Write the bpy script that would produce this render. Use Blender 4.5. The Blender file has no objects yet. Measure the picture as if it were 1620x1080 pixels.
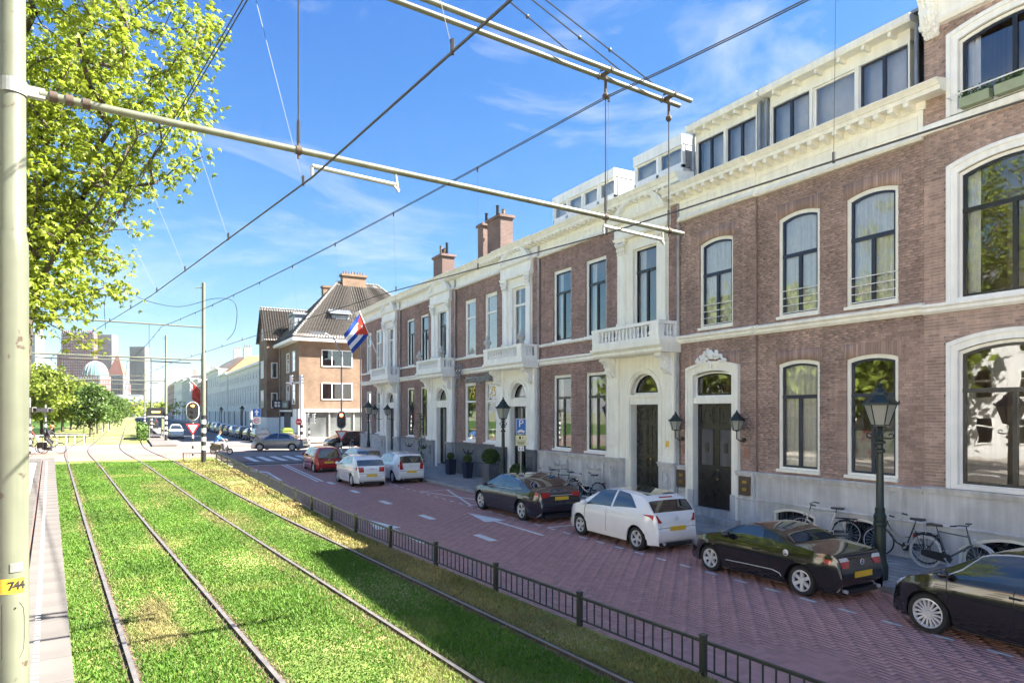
import bpy, math, random
import numpy as np
from mathutils import Vector, Matrix
C = bpy.context.scene.collection
SC = bpy.context.scene
R = math.radians
random.seed(7); np.random.seed(7)
# ---------------------------------------------------------------- camera
F_PX, CX, Y0, HC = 1070.0, 810.0, 651.0, 3.6
TH = math.atan((CX - 205) / F_PX)
cd = bpy.data.cameras.new('camera'); cam = bpy.data.objects.new('camera', cd); C.objects.link(cam)
cam.location = (0, 0, HC); cam.rotation_euler = (R(90), 0, -TH)
cd.sensor_width = 36; cd.lens = F_PX / 1620 * 36; cd.shift_y = (Y0 - 540) / 1620
cd.clip_end = 9000; cd.clip_start = .1
SC.camera = cam
# ---------------------------------------------------------------- sky, sun, exposure
SUN_EL = R(44); SUN_AZ = math.atan2(.87, -.49)      # clockwise from +Y
w = bpy.data.worlds.new('World'); SC.world = w; w.use_nodes = True
nt = w.node_tree; nt.nodes.clear()
N = nt.nodes.new; LK = nt.links.new
out = N('ShaderNodeOutputWorld'); bg = N('ShaderNodeBackground'); bg.inputs[1].default_value = .11
sky = N('ShaderNodeTexSky'); sky.sky_type = 'NISHITA'; sky.sun_disc = False
sky.sun_elevation = SUN_EL; sky.sun_rotation = SUN_AZ; sky.air_density = 1.0; sky.dust_density = .6; sky.ozone_density = 2.5
tc = N('ShaderNodeTexCoord')
mp = N('ShaderNodeMapping'); mp.inputs['Scale'].default_value = (1.0, 1.7, 4.0); mp.inputs['Rotation'].default_value = (.25, .2, .6)
nz = N('ShaderNodeTexNoise'); nz.inputs['Scale'].default_value = 2.1; nz.inputs['Detail'].default_value = 9; nz.inputs['Roughness'].default_value = .62; nz.inputs['Distortion'].default_value = .6
cr = N('ShaderNodeValToRGB'); cr.color_ramp.elements[0].position = .48; cr.color_ramp.elements[1].position = .80
cr.color_ramp.elements[0].color = (0, 0, 0, 1); cr.color_ramp.elements[1].color = (.75, .75, .75, 1)
mx = N('ShaderNodeMix'); mx.data_type = 'RGBA'
mx.inputs[7].default_value = (1.5, 1.55, 1.6, 1)
LK(tc.outputs['Generated'], mp.inputs[0]); LK(mp.outputs[0], nz.inputs[0]); LK(nz.outputs[0], cr.inputs[0])
sp_ = N('ShaderNodeSeparateColor'); cb_ = N('ShaderNodeCombineColor'); LK(sky.outputs[0], sp_.inputs[0])     # tone curve of the sky, the same in every direction
for i, (m0, g0, k0) in enumerate(((1.18, 1.45, .132), (1.97, 1.05, .435), (3.47, .5, 1.14))):
    d_ = N('ShaderNodeMath'); d_.operation = 'MULTIPLY'; d_.inputs[1].default_value = 1 / m0; LK(sp_.outputs[i], d_.inputs[0])
    p_ = N('ShaderNodeMath'); p_.operation = 'POWER'; p_.inputs[1].default_value = g0; LK(d_.outputs[0], p_.inputs[0])
    q_ = N('ShaderNodeMath'); q_.operation = 'MULTIPLY'; q_.inputs[1].default_value = k0; LK(p_.outputs[0], q_.inputs[0]); LK(q_.outputs[0], cb_.inputs[i])
LK(cr.outputs[0], mx.inputs[0]); LK(cb_.outputs[0], mx.inputs[6]); LK(mx.outputs[2], bg.inputs[0]); LK(bg.outputs[0], out.inputs[0])
sd = bpy.data.lights.new('sun', 'SUN'); so = bpy.data.objects.new('sun', sd); C.objects.link(so)
sd.energy = 4.3; sd.angle = R(.5); sd.color = (1, .93, .82)
sdir = Vector((math.sin(SUN_AZ) * math.cos(SUN_EL), math.cos(SUN_AZ) * math.cos(SUN_EL), math.sin(SUN_EL)))
so.rotation_euler = sdir.to_track_quat('Z', 'Y').to_euler(); so.location = (60, -40, 80)
SC.view_settings.view_transform = 'Standard'; SC.view_settings.look = 'None'
SC.view_settings.exposure = 2.88; SC.view_settings.gamma = 1; SC.view_settings.use_curve_mapping = False
SC.render.engine = 'CYCLES'
SC.cycles.max_bounces = 8; SC.cycles.transparent_max_bounces = 12; SC.cycles.glossy_bounces = 3; SC.cycles.diffuse_bounces = 5
SC.cycles.caustics_reflective = False; SC.cycles.caustics_refractive = False
# ---------------------------------------------------------------- helpers
W = {}
def reg(o, p=(0, 0, 0)): W[o.name] = Vector(p); return o
def smooth01(a, b, x):
    t = min(1, max(0, (x - a) / (b - a))); return t * t * (3 - 2 * t)
def tag(o, label=None, cat=None, group=None, kind=None):
    if label: o['label'] = label
    if cat: o['category'] = cat
    if group: o['group'] = group
    if kind: o['kind'] = kind
    return o
def thing(name, label, cat, loc=(0, 0, 0), rz=0, group=None, kind=None):
    o = bpy.data.objects.new(name, None); C.objects.link(o); o.empty_display_size = .2
    o.location = loc; o.rotation_euler = (0, 0, rz); reg(o, loc)
    return tag(o, label, cat, group, kind)
def copy_tree(o, parent=None):
    c = o.copy(); C.objects.link(c); W[c.name] = W.get(o.name, Vector())
    if parent: c.parent = parent
    for ch in list(o.children): copy_tree(ch, c)
    return c
class MB:
    def __init__(s): s.v = []; s.f = []; s.mi = []; s.m = 0
    def add(s, vs, fs):
        n = len(s.v); s.v += [tuple(p) for p in vs]; s.f += [tuple(i + n for i in f) for f in fs]; s.mi += [s.m] * len(fs)
    def box(s, x0, x1, y0, y1, z0, z1):
        s.add([(x0, y0, z0), (x1, y0, z0), (x1, y1, z0), (x0, y1, z0), (x0, y0, z1), (x1, y0, z1), (x1, y1, z1), (x0, y1, z1)],
              [(0, 3, 2, 1), (4, 5, 6, 7), (0, 1, 5, 4), (1, 2, 6, 5), (2, 3, 7, 6), (3, 0, 4, 7)])
    def obox(s, c, ax, ay, az):      # oriented box: centre and half axes
        c, ax, ay, az = Vector(c), Vector(ax), Vector(ay), Vector(az)
        vs = [c + i * ax + j * ay + k * az for k in (-1, 1) for i, j in ((-1, -1), (1, -1), (1, 1), (-1, 1))]
        s.add(vs, [(0, 3, 2, 1), (4, 5, 6, 7), (0, 1, 5, 4), (1, 2, 6, 5), (2, 3, 7, 6), (3, 0, 4, 7)])
    def quad(s, a, b, c, d): s.add([a, b, c, d], [(0, 1, 2, 3)])
    def tube(s, pts, r, n=8, close=False, cap=True):
        pts = [Vector(p) for p in pts]; k = len(pts); rr = r if hasattr(r, '__len__') else [r] * k
        up = None; rings = []
        for i, p in enumerate(pts):
            a = pts[(i - 1) % k] if (i > 0 or close) else p; b = pts[(i + 1) % k] if (i < k - 1 or close) else p
            d = (b - a)
            if d.length < 1e-9: d = Vector((0, 0, 1))
            d.normalize()
            if up is None: up = Vector((0, 0, 1)) if abs(d.z) < .9 else Vector((1, 0, 0))
            u = up - d * up.dot(d)
            if u.length < 1e-6: u = Vector((1, 0, 0)) - d * d.x
            u.normalize(); vv = d.cross(u); up = u
            rings.append([p + (u * math.cos(t) + vv * math.sin(t)) * rr[i] for t in [2 * math.pi * j / n for j in range(n)]])
        vs = [q for rg in rings for q in rg]; fs = []
        for i in range(k if close else k - 1):
            i2 = (i + 1) % k
            for j in range(n): fs.append((i * n + j, i2 * n + j, i2 * n + (j + 1) % n, i * n + (j + 1) % n)[::-1])
        if cap and not close:
            fs.append(tuple(range(n))); fs.append(tuple(reversed(range((k - 1) * n, k * n))))
        s.add(vs, fs)
    def lathe(s, prof, c=(0, 0, 0), n=16, axis='z', rot=0, cap=True):   # prof: (r, h)
        vs = []; fs = []; k = len(prof)
        for r, h in prof:
            for j in range(n):
                t = 2 * math.pi * j / n + rot; a, b = r * math.cos(t), r * math.sin(t)
                p = (a, b, h) if axis == 'z' else ((h, a, b) if axis == 'x' else (b, h, a))
                vs.append((p[0] + c[0], p[1] + c[1], p[2] + c[2]))
        for i in range(k - 1):
            for j in range(n): fs.append((i * n + j, i * n + (j + 1) % n, (i + 1) * n + (j + 1) % n, (i + 1) * n + j))
        if cap and prof[0][0] > 1e-4: fs.append(tuple(reversed(range(n))))
        if cap and prof[-1][0] > 1e-4: fs.append(tuple(range((k - 1) * n, k * n)))
        s.add(vs, fs)
    def ball(s, c, r, n=8, m=6):
        rx, ry, rz = r if hasattr(r, '__len__') else (r, r, r)
        vs = [(c[0], c[1], c[2] - rz)]; fs = []
        for i in range(1, m):
            p = math.pi * i / m
            for j in range(n):
                t = 2 * math.pi * j / n; vs.append((c[0] + rx * math.sin(p) * math.cos(t), c[1] + ry * math.sin(p) * math.sin(t), c[2] - rz * math.cos(p)))
        vs.append((c[0], c[1], c[2] + rz)); L = len(vs) - 1
        for j in range(n):
            fs.append((0, 1 + (j + 1) % n, 1 + j)); fs.append((L, L - n + j, L - n + (j + 1) % n))
            for i in range(m - 2): a = 1 + i * n; fs.append((a + j, a + (j + 1) % n, a + n + (j + 1) % n, a + n + j))
        s.add(vs, fs)
    def prism(s, poly, f0, f1):      # poly: 2D list; f0,f1 map (u,v)->3D for both caps
        n = len(poly); vs = [f0(*p) for p in poly] + [f1(*p) for p in poly]
        s.add(vs, [tuple(reversed(range(n))), tuple(range(n, 2 * n))] + [(i, (i + 1) % n, n + (i + 1) % n, n + i) for i in range(n)])
    def build(s, name, mats, par=None, smooth=False, kind=None, local=False, label=None):
        me = bpy.data.meshes.new(name)
        off = Vector((0, 0, 0)) if (local or par is None) else W[par.name]
        me.from_pydata([(a - off.x, b - off.y, c - off.z) for a, b, c in s.v], [], s.f)
        mats = mats if isinstance(mats, (list, tuple)) else [mats]
        for m in mats: me.materials.append(m)
        if len(mats) > 1: me.polygons.foreach_set('material_index', s.mi)
        if smooth:
            me.polygons.foreach_set('use_smooth', [True] * len(me.polygons))
            if smooth != 2: me.set_sharp_from_angle(angle=R(smooth if smooth > 2 else 38))
        me.update()
        o = bpy.data.objects.new(name, me); C.objects.link(o)
        if par: o.parent = par; reg(o, off)
        else: reg(o)
        if kind: o['kind'] = kind
        if label: o['label'] = label
        return o
def npmesh(name, V, Fq, mats, par=None, kind=None, smooth=False, mi=None):
    me = bpy.data.meshes.new(name); nv = len(V); nf = len(Fq); k = Fq.shape[1]
    me.vertices.add(nv); me.vertices.foreach_set('co', np.asarray(V, np.float32).ravel())
    me.loops.add(nf * k); me.loops.foreach_set('vertex_index', np.asarray(Fq, np.int32).ravel())
    me.polygons.add(nf); me.polygons.foreach_set('loop_start', np.arange(0, nf * k, k, dtype=np.int32))
    me.polygons.foreach_set('loop_total', np.full(nf, k, np.int32))
    for m in (mats if isinstance(mats, list) else [mats]): me.materials.append(m)
    if mi is not None: me.polygons.foreach_set('material_index', np.asarray(mi, np.int32))
    if smooth: me.polygons.foreach_set('use_smooth', np.ones(nf, bool))
    me.update(calc_edges=True); me.validate()
    o = bpy.data.objects.new(name, me); C.objects.link(o); reg(o)
    if par: o.parent = par; W[o.name] = W[par.name]
    if kind: o['kind'] = kind
    return o
def piece(name, me, par, loc, rot=(0, 0, 0), scale=(1, 1, 1)):   # an object sharing a mesh; loc in world
    o = bpy.data.objects.new(name, me); C.objects.link(o); o.parent = par
    o.location = Vector(loc) - W[par.name]; o.rotation_euler = rot; o.scale = scale; W[o.name] = W[par.name]
    return o
def mesh_of(mb, name, mats, smooth=False):
    o = mb.build(name, mats, None, smooth, local=True); me = o.data; bpy.data.objects.remove(o); return me
# ---------------------------------------------------------------- materials
def pm(name, col, rough=.6, metal=0, var=.1, scale=6, bump=0, bscale=60, spec=.5, coat=0, island=0, streak=0, emit=0, trans=0, alt=None, altscale=.6, altpos=(.45, .65), stretch=None, world=False):
    m = bpy.data.materials.new(name); m.use_nodes = True; t = m.node_tree; n = t.nodes; b = n['Principled BSDF']; lk = t.links.new
    b.inputs['Roughness'].default_value = rough; b.inputs['Metallic'].default_value = metal
    b.inputs['Specular IOR Level'].default_value = spec; b.inputs['Coat Weight'].default_value = coat; b.inputs['Coat Roughness'].default_value = .03
    tc = n.new('ShaderNodeTexCoord'); co = tc.outputs['Object']
    if world: co = n.new('ShaderNodeNewGeometry').outputs['Position']
    if stretch:
        mpn = n.new('ShaderNodeMapping'); mpn.inputs['Scale'].default_value = stretch; lk(co, mpn.inputs[0]); co = mpn.outputs[0]
    rgb = n.new('ShaderNodeRGB'); rgb.outputs[0].default_value = (*col, 1); cur = rgb.outputs[0]
    if alt:
        an = n.new('ShaderNodeTexNoise'); an.inputs['Scale'].default_value = altscale; an.inputs['Detail'].default_value = 5; lk(co, an.inputs[0])
        ar = n.new('ShaderNodeMapRange'); ar.inputs[1].default_value = altpos[0]; ar.inputs[2].default_value = altpos[1]; lk(an.outputs[0], ar.inputs[0])
        am = n.new('ShaderNodeMix'); am.data_type = 'RGBA'; am.inputs[7].default_value = (*alt, 1); lk(ar.outputs[0], am.inputs[0]); lk(cur, am.inputs[6]); cur = am.outputs[2]
    val = None
    def mul(sock):
        nonlocal val
        if val is None: val = sock; return
        q = n.new('ShaderNodeMath'); q.operation = 'MULTIPLY'; lk(val, q.inputs[0]); lk(sock, q.inputs[1]); val = q.outputs[0]
    def rng(sock, a, lo=.3, hi=.7):
        q = n.new('ShaderNodeMapRange'); q.inputs[1].default_value = lo; q.inputs[2].default_value = hi; q.inputs[3].default_value = 1 - a; q.inputs[4].default_value = 1 + a; lk(sock, q.inputs[0]); return q.outputs[0]
    if var:
        x = n.new('ShaderNodeTexNoise'); x.inputs['Scale'].default_value = scale; x.inputs['Detail'].default_value = 4; lk(co, x.inputs[0]); mul(rng(x.outputs[0], var))
    if streak:
        mpn = n.new('ShaderNodeMapping'); mpn.inputs['Scale'].default_value = (6, 6, .35); lk(co, mpn.inputs[0])
        x = n.new('ShaderNodeTexNoise'); x.inputs['Scale'].default_value = 1.2; x.inputs['Detail'].default_value = 6; lk(mpn.outputs[0], x.inputs[0]); mul(rng(x.outputs[0], streak, .38, .68))
    if island:
        g = n.new('ShaderNodeNewGeometry'); oi = n.new('ShaderNodeObjectInfo'); q = n.new('ShaderNodeMath'); q.operation = 'ADD'; lk(g.outputs['Random Per Island'], q.inputs[0]); lk(oi.outputs['Random'], q.inputs[1])
        q2 = n.new('ShaderNodeMath'); q2.operation = 'FRACT'; lk(q.outputs[0], q2.inputs[0]); mul(rng(q2.outputs[0], island, 0, 1))
    if val is not None:
        h = n.new('ShaderNodeHueSaturation'); lk(cur, h.inputs['Color']); lk(val, h.inputs['Value']); cur = h.outputs[0]
    lk(cur, b.inputs['Base Color'])
    if bump:
        x = n.new('ShaderNodeTexNoise'); x.inputs['Scale'].default_value = bscale; x.inputs['Detail'].default_value = 3; lk(co, x.inputs[0])
        bm = n.new('ShaderNodeBump'); bm.inputs['Strength'].default_value = bump; bm.inputs['Distance'].default_value = .02; lk(x.outputs[0], bm.inputs['Height']); lk(bm.outputs[0], b.inputs['Normal'])
    if emit: b.inputs['Emission Color'].default_value = (*col, 1); b.inputs['Emission Strength'].default_value = emit
    if trans:
        tr = n.new('ShaderNodeBsdfTranslucent'); ms = n.new('ShaderNodeMixShader'); ms.inputs[0].default_value = trans; lk(cur, tr.inputs[0])
        lk(b.outputs[0], ms.inputs[1]); lk(tr.outputs[0], ms.inputs[2]); lk(ms.outputs[0], n['Material Output'].inputs[0])
    return m
def glassmat(name, tint=(.93, .95, .95), k=1.7, base=.1, wob=.07):
    m = bpy.data.materials.new(name); m.use_nodes = True; t = m.node_tree; n = t.nodes; lk = t.links.new; n.remove(n['Principled BSDF'])
    tr = n.new('ShaderNodeBsdfTransparent'); tr.inputs[0].default_value = (*tint, 1)
    gl = n.new('ShaderNodeBsdfGlossy'); gl.inputs['Roughness'].default_value = .015; gl.inputs[0].default_value = (.95, .97, 1, 1)
    fr = n.new('ShaderNodeFresnel'); fr.inputs[0].default_value = 1.5
    q = n.new('ShaderNodeMath'); q.operation = 'MULTIPLY_ADD'; q.inputs[1].default_value = k; q.inputs[2].default_value = base; q.use_clamp = True; lk(fr.outputs[0], q.inputs[0])
    ms = n.new('ShaderNodeMixShader'); lk(q.outputs[0], ms.inputs[0]); lk(tr.outputs[0], ms.inputs[1]); lk(gl.outputs[0], ms.inputs[2]); lk(ms.outputs[0], n['Material Output'].inputs[0])
    if wob:
        tc = n.new('ShaderNodeTexCoord'); x = n.new('ShaderNodeTexNoise'); x.inputs['Scale'].default_value = 1.3; lk(tc.outputs['Object'], x.inputs[0])
        bm = n.new('ShaderNodeBump'); bm.inputs['Strength'].default_value = wob; bm.inputs['Distance'].default_value = .02; lk(x.outputs[0], bm.inputs['Height']); lk(bm.outputs[0], gl.inputs['Normal'])
    return m
M = {}
def brickmat(name, c1, c2, cm, rough=.85):
    m = bpy.data.materials.new(name); m.use_nodes = True; t = m.node_tree; n = t.nodes; b = n['Principled BSDF']; lk = t.links.new; b.inputs['Roughness'].default_value = rough
    tc = n.new('ShaderNodeTexCoord'); sx = n.new('ShaderNodeSeparateXYZ'); lk(tc.outputs['Object'], sx.inputs[0]); ad = n.new('ShaderNodeMath'); lk(sx.outputs[0], ad.inputs[0]); lk(sx.outputs[1], ad.inputs[1])
    cx = n.new('ShaderNodeCombineXYZ'); lk(ad.outputs[0], cx.inputs[0]); lk(sx.outputs[2], cx.inputs[1]); br = n.new('ShaderNodeTexBrick'); br.inputs['Scale'].default_value = 1; br.inputs['Brick Width'].default_value = .22; br.inputs['Row Height'].default_value = .075; br.inputs['Mortar Size'].default_value = .008
    for i, c in zip((1, 2, 3), (c1, c2, cm)): br.inputs[i].default_value = (*c, 1)
    lk(cx.outputs[0], br.inputs[0]); nz = n.new('ShaderNodeTexNoise'); nz.inputs['Scale'].default_value = .7; nz.inputs['Detail'].default_value = 5; lk(tc.outputs['Object'], nz.inputs[0]); mr = n.new('ShaderNodeMapRange'); mr.inputs[1].default_value = .3; mr.inputs[2].default_value = .7; mr.inputs[3].default_value = .75; mr.inputs[4].default_value = 1.25; lk(nz.outputs[0], mr.inputs[0])
    h = n.new('ShaderNodeHueSaturation'); lk(br.outputs[0], h.inputs['Color']); lk(mr.outputs[0], h.inputs['Value']); lk(h.outputs[0], b.inputs['Base Color']); bm = n.new('ShaderNodeBump'); bm.inputs['Strength'].default_value = .4; bm.inputs['Distance'].default_value = .01; bm.invert = True; lk(br.outputs[1], bm.inputs['Height']); lk(bm.outputs[0], b.inputs['Normal']); return m
M['glass'] = glassmat('window_glass'); M['glass_dark'] = glassmat('dark_glass', (.25, .3, .3), 2.0, .12)

M['lampglass'] = pm('milky_lamp_glass', (.62, .62, .56), .25, var=.05, trans=.5)
M['white'] = pm('white_paint', (.9, .9, .86), .45, var=.05, scale=2, streak=.05)
M['cream'] = pm('cream_paint', (.9, .88, .78), .5, var=.05, scale=2, streak=.05)
M['black'] = pm('black_gloss_paint', (.02, .021, .024), .25, var=.1)
M['blue_black'] = pm('dark_blue_paint', (.025, .032, .06), .3, var=.1)
M['door_black'] = pm('black_door_paint', (.022, .021, .02), .22, var=.25, scale=8)
M['brick_red'] = pm('red_brown_brick', (.41, .285, .235), .85, var=.22, scale=.9, island=.2, world=True, bump=.3, bscale=90, streak=.11)
M['brick_row'] = pm('purple_brown_brick', (.37, .25, .222), .85, var=.24, scale=.7, island=.22, world=True, bump=.3, bscale=90, streak=.13)
M['brick_tan'] = brickmat('tan_brick', (.225, .145, .095), (.165, .105, .068), (.2, .16, .125))
M['brick_chim'] = brickmat('chimney_brick', (.17, .10, .085), (.115, .07, .06), (.2, .18, .165))
M['mortar_light'] = pm('light_mortar', (.55, .49, .44), .9, var=.2, scale=3)
M['mortar_dark'] = pm('dark_mortar', (.30, .235, .205), .9, var=.2, scale=3)
M['stone'] = pm('blue_grey_stone', (.55, .55, .545), .8, var=.16, scale=1.6, bump=.25, bscale=50, streak=.13)
M['stone_dark'] = pm('weathered_stone', (.38, .38, .38), .8, var=.25, scale=2, bump=.25, bscale=50, streak=.15)
M['plinth_dark'] = pm('dark_painted_plinth', (.12, .13, .15), .55, var=.12, scale=2, streak=.15)
M['plinth_blue'] = pm('blue_grey_plinth', (.27, .29, .33), .55, var=.12, scale=2, streak=.18)
M['curtain'] = pm('white_curtain', (.9, .9, .9), .9, var=.05, trans=.1)
M['interior'] = pm('room_plaster', (.42, .36, .28), .9, var=.25, scale=.5)
M['dark'] = pm('black_void', (.012, .012, .013), .9, var=0)
M['zinc'] = pm('zinc_sheet', (.30, .33, .37), .5, metal=.4, var=.15, scale=2, streak=.15)
M['slate'] = pm('slate_roof', (.09, .09, .10), .7, var=.25, scale=3)
M['tile_grey'] = pm('glazed_roof_tile', (.075, .066, .06), .45, var=.3, scale=4)
M['brass'] = pm('brass', (.55, .36, .12), .3, metal=1, var=.1)
M['steel'] = pm('galvanised_steel', (.30, .31, .29), .5, metal=.5, var=.15, scale=8)
M['pole'] = pm('pale_green_grey_pole_paint', (.135, .145, .105), .4, var=.14, scale=2.5, streak=.16, alt=(.075, .055, .04), altscale=7, altpos=(.66, .70))
M['pole2'] = pm('olive_grey_pole_paint', (.13, .14, .105), .5, var=.12)
M['wire'] = pm('dark_wire', (.03, .03, .035), .5, var=0)
M['rail'] = pm('polished_rail_steel', (.20, .185, .175), .42, metal=.4, var=.2, scale=5)
M['rust'] = pm('rusty_rail_side', (.06, .042, .03), .8, var=.3)
M['fence'] = pm('dark_green_fence_paint', (.02, .026, .023), .4, var=.12)
M['lamp_green'] = pm('dark_green_cast_iron', (.010, .022, .019), .38, var=.15)
M['white_p'] = pm('traffic_white', (.78, .78, .78), .4, var=.04)
M['black_p'] = pm('traffic_black', (.02, .02, .022), .45, var=.1)
M['red_p'] = pm('sign_red', (.62, .03, .03), .4, var=.03)
M['blue_p'] = pm('sign_blue', (.015, .13, .45), .4, var=.03)
M['yellow_p'] = pm('sign_yellow', (.8, .5, .03), .45, var=.05)
M['cream_p'] = pm('sign_cream', (.75, .72, .42), .5, var=.03)
M['red_light'] = pm('red_signal_light', (1, .06, .02), .4, var=0, emit=6)
M['orange_light'] = pm('orange_signal_light', (1, .25, .04), .4, var=0, emit=5)
M['rubber'] = pm('tyre_rubber', (.018, .018, .018), .8, var=.15)
M['chrome'] = pm('silver_alloy', (.62, .63, .65), .35, metal=.35, var=.05)
M['chain'] = pm('black_plastic', (.025, .025, .027), .5, var=.1)
M['plate'] = pm('yellow_plate', (.75, .48, .04), .45, var=.06)
M['tail'] = pm('red_lens', (.42, .012, .015), .12, coat=1, var=.2, scale=20)
M['headl'] = pm('clear_lens', (.7, .72, .75), .08, coat=1, metal=.3, var=.2, scale=20)
M['carglass'] = pm('tinted_car_glass', (.018, .022, .026), .03, spec=1.0, coat=1, var=0)
M['bark'] = pm('dark_bark', (.075, .06, .045), .9, var=.3, scale=10, bump=.6, bscale=25)
M['leaf'] = pm('spring_leaf', (.25, .315, .03), .55, var=.28, scale=.9, island=.3, trans=.5)
M['leaf2'] = pm('lime_leaf', (.19, .25, .03), .55, var=.3, scale=.25, island=.3, trans=.35)
M['leaf3'] = pm('mid_green_leaf', (.085, .155, .025), .55, var=.3, scale=.3, island=.3, trans=.3)
M['box_leaf'] = pm('clipped_box_leaf', (.05, .095, .018), .6, var=.3, scale=5, island=.4, trans=.15)
# ---------------------------------------------------------------- ground levels and track lines
def zr(Y): return .35 * smooth01(34, 52, Y)              # road
def zt(Y): return .33 + .27 * smooth01(20, 50, Y)        # tram track bed
def bend(Y):                                             # integral of the bend of the tracks beyond the crossing
    if Y < 52: return -.085 * Y
    t = min(1, (Y - 52) / 20.); return -.085 * (52 + 20 * (t - (t ** 3 - t ** 4 / 2)))
RX = (.86, 2.30, 4.22, 5.66)
def rail_x(i, Y): return RX[i] + bend(Y) + (0 if i < 2 else .012 * min(52, Y) * (1 if i == 3 else .5))
def fence_x(Y): return float(np.interp(Y, [-5, 0, 6.1, 10.7, 15.5, 18, 25, 34, 48], [6.95, 6.62, 6.17, 5.82, 5.48, 5.33, 5.22, 5.05, 4.75]))
def plat_x(Y): return .22 - .085 * Y
def sheet(name, xf0, xf1, zf, ys, mat, nx=2, kind='structure', par=None):
    mb = MB(); n = nx
    for Y in ys:
        a, b = xf0(Y), xf1(Y)
        for i in range(n): x = a + (b - a) * i / (n - 1); mb.v.append((x, Y, zf(x, Y)))
    for j in range(len(ys) - 1):
        for i in range(n - 1): mb.f.append((j * n + i, j * n + i + 1, (j + 1) * n + i + 1, (j + 1) * n + i)); mb.mi.append(0)
    return mb.build(name, mat, par, kind=kind)
M['soil'] = pm('verge_soil_and_grass', (.13, .17, .035), .95, var=.35, scale=1.2, alt=(.28, .24, .10), altscale=.35, altpos=(.45, .6), bump=.5, bscale=30)
M['base'] = pm('distant_ground', (.16, .17, .10), .95, var=.2, scale=.05)
M['asphalt'] = pm('grey_asphalt', (.13, .13, .135), .85, var=.15, scale=1.5, bump=.2)
M['cross'] = pm('pale_worn_paving', (.20, .18, .168), .8, var=.15, scale=1.1, alt=(.22, .14, .115), altscale=.12, altpos=(.48, .54))
M['paver'] = pm('dark_red_paving_brick', (.43, .235, .215), .75, var=.14, scale=.5, island=.12, world=True, alt=(.385, .21, .195), altscale=1.0, altpos=(.42, .66), stretch=(1.0, .1, 1), bump=.25, bscale=50)
M['paver_bed'] = pm('paving_joint_sand', (.20, .115, .105), .95, var=.2)
M['road_far'] = pm('dark_red_road_paving', (.38, .215, .19), .75, var=.2, scale=.6)
M['tile'] = pm('grey_pavement_tile', (.30, .30, .29), .85, var=.18, scale=1.5, island=.12, bump=.2)
M['kerb'] = pm('concrete_kerb', (.30, .30, .29), .85, var=.2, scale=3, bump=.2)
M['slab'] = pm('platform_concrete_slab', (.12, .11, .105), .85, var=.10, scale=1.5, island=.06, bump=.12, stretch=None)
M['plat_tile'] = pm('platform_paving', (.10, .093, .087), .85, var=.2, scale=1.2, island=.12)
M['paint'] = pm('road_marking_paint', (.72, .72, .70), .7, var=.12, scale=4)
M['grass'] = pm('grass_blade', (.085, .185, .018), .7, var=.22, scale=.35, island=.22, trans=.35, alt=(.34, .34, .11), altscale=.42, altpos=(.58, .80))
M['grass_dry'] = pm('dry_grass_blade', (.17, .185, .045), .7, var=.3, scale=.6, island=.3, trans=.3, alt=(.32, .25, .10), altscale=.5, altpos=(.38, .6))
YS = [-8 + 1.5 * i for i in range(38)] + [49]
mb = MB(); mb.box(-2500, 2500, -300, 5000, -.6, -.35); mb.build('ground', M['base'], kind='structure')
sheet('track_bed', lambda Y: plat_x(Y) - .02, lambda Y: fence_x(Y) + .05, lambda x, Y: zt(Y), YS, M['soil'], nx=4)
# road with herringbone paving bricks, each its own block
road = sheet('road', lambda Y: fence_x(Y) + .3, lambda Y: 13.22, lambda x, Y: zr(Y) - .008, [-8 + i for i in range(58)], M['paver_bed'])
def herringbone(x0f, x1, y0, y1):
    out = []; u = .1
    for j in range(int(y0 / u), int(y1 / u)):
        a = int(x0f(j * u) / u) + 1; b = int(x1 / u)
        for i in range(a, b):
            k = (i - j) % 4
            if k == 0: out.append((i * u, j * u, .2, .1))
            elif k == 2: out.append((i * u, (j - 1) * u, .1, .2))
    return out
hb = herringbone(lambda Y: fence_x(Y) + .32, 13.2, -1, 47)
dist = [(b[0] - 2) ** 2 + (b[1]) ** 2 if (b[1] > 5.0 and b[0] < 1.12 * b[1] + 2.2) else 1e9 for b in hb]
order = np.argsort(dist)
near = set(int(i) for i in order[:300])
pb = MB(); pb.box(0, 1, 0, 1, -.06, 0); g = .002
pm_h = mesh_of(pb, 'brick', M['paver'])
V = []; Fa = []
for i, (x, y, dx, dy) in enumerate(hb):
    z = zr(y) + random.uniform(-.0015, .0015)
    if i in near:
        piece('brick', pm_h, road, (x + g, y + g, z), scale=(dx - 2 * g, dy - 2 * g, 1)); continue
    a, b, c, d = x + g, x + dx - g, y + g, y + dy - g; n = len(V); zl = z - .02; e = .003
    V += [(a, c, zl), (b, c, zl), (b, d, zl), (a, d, zl), (a + e, c + e, z), (b - e, c + e, z), (b - e, d - e, z), (a + e, d - e, z)]
    Fa += [(n + 4, n + 5, n + 6, n + 7), (n, n + 1, n + 5, n + 4), (n + 1, n + 2, n + 6, n + 5), (n + 2, n + 3, n + 7, n + 6), (n + 3, n, n + 4, n + 7)]
o = npmesh('paving_bricks', np.array(V), np.array(Fa), M['paver'], par=road, kind='stuff')
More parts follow.
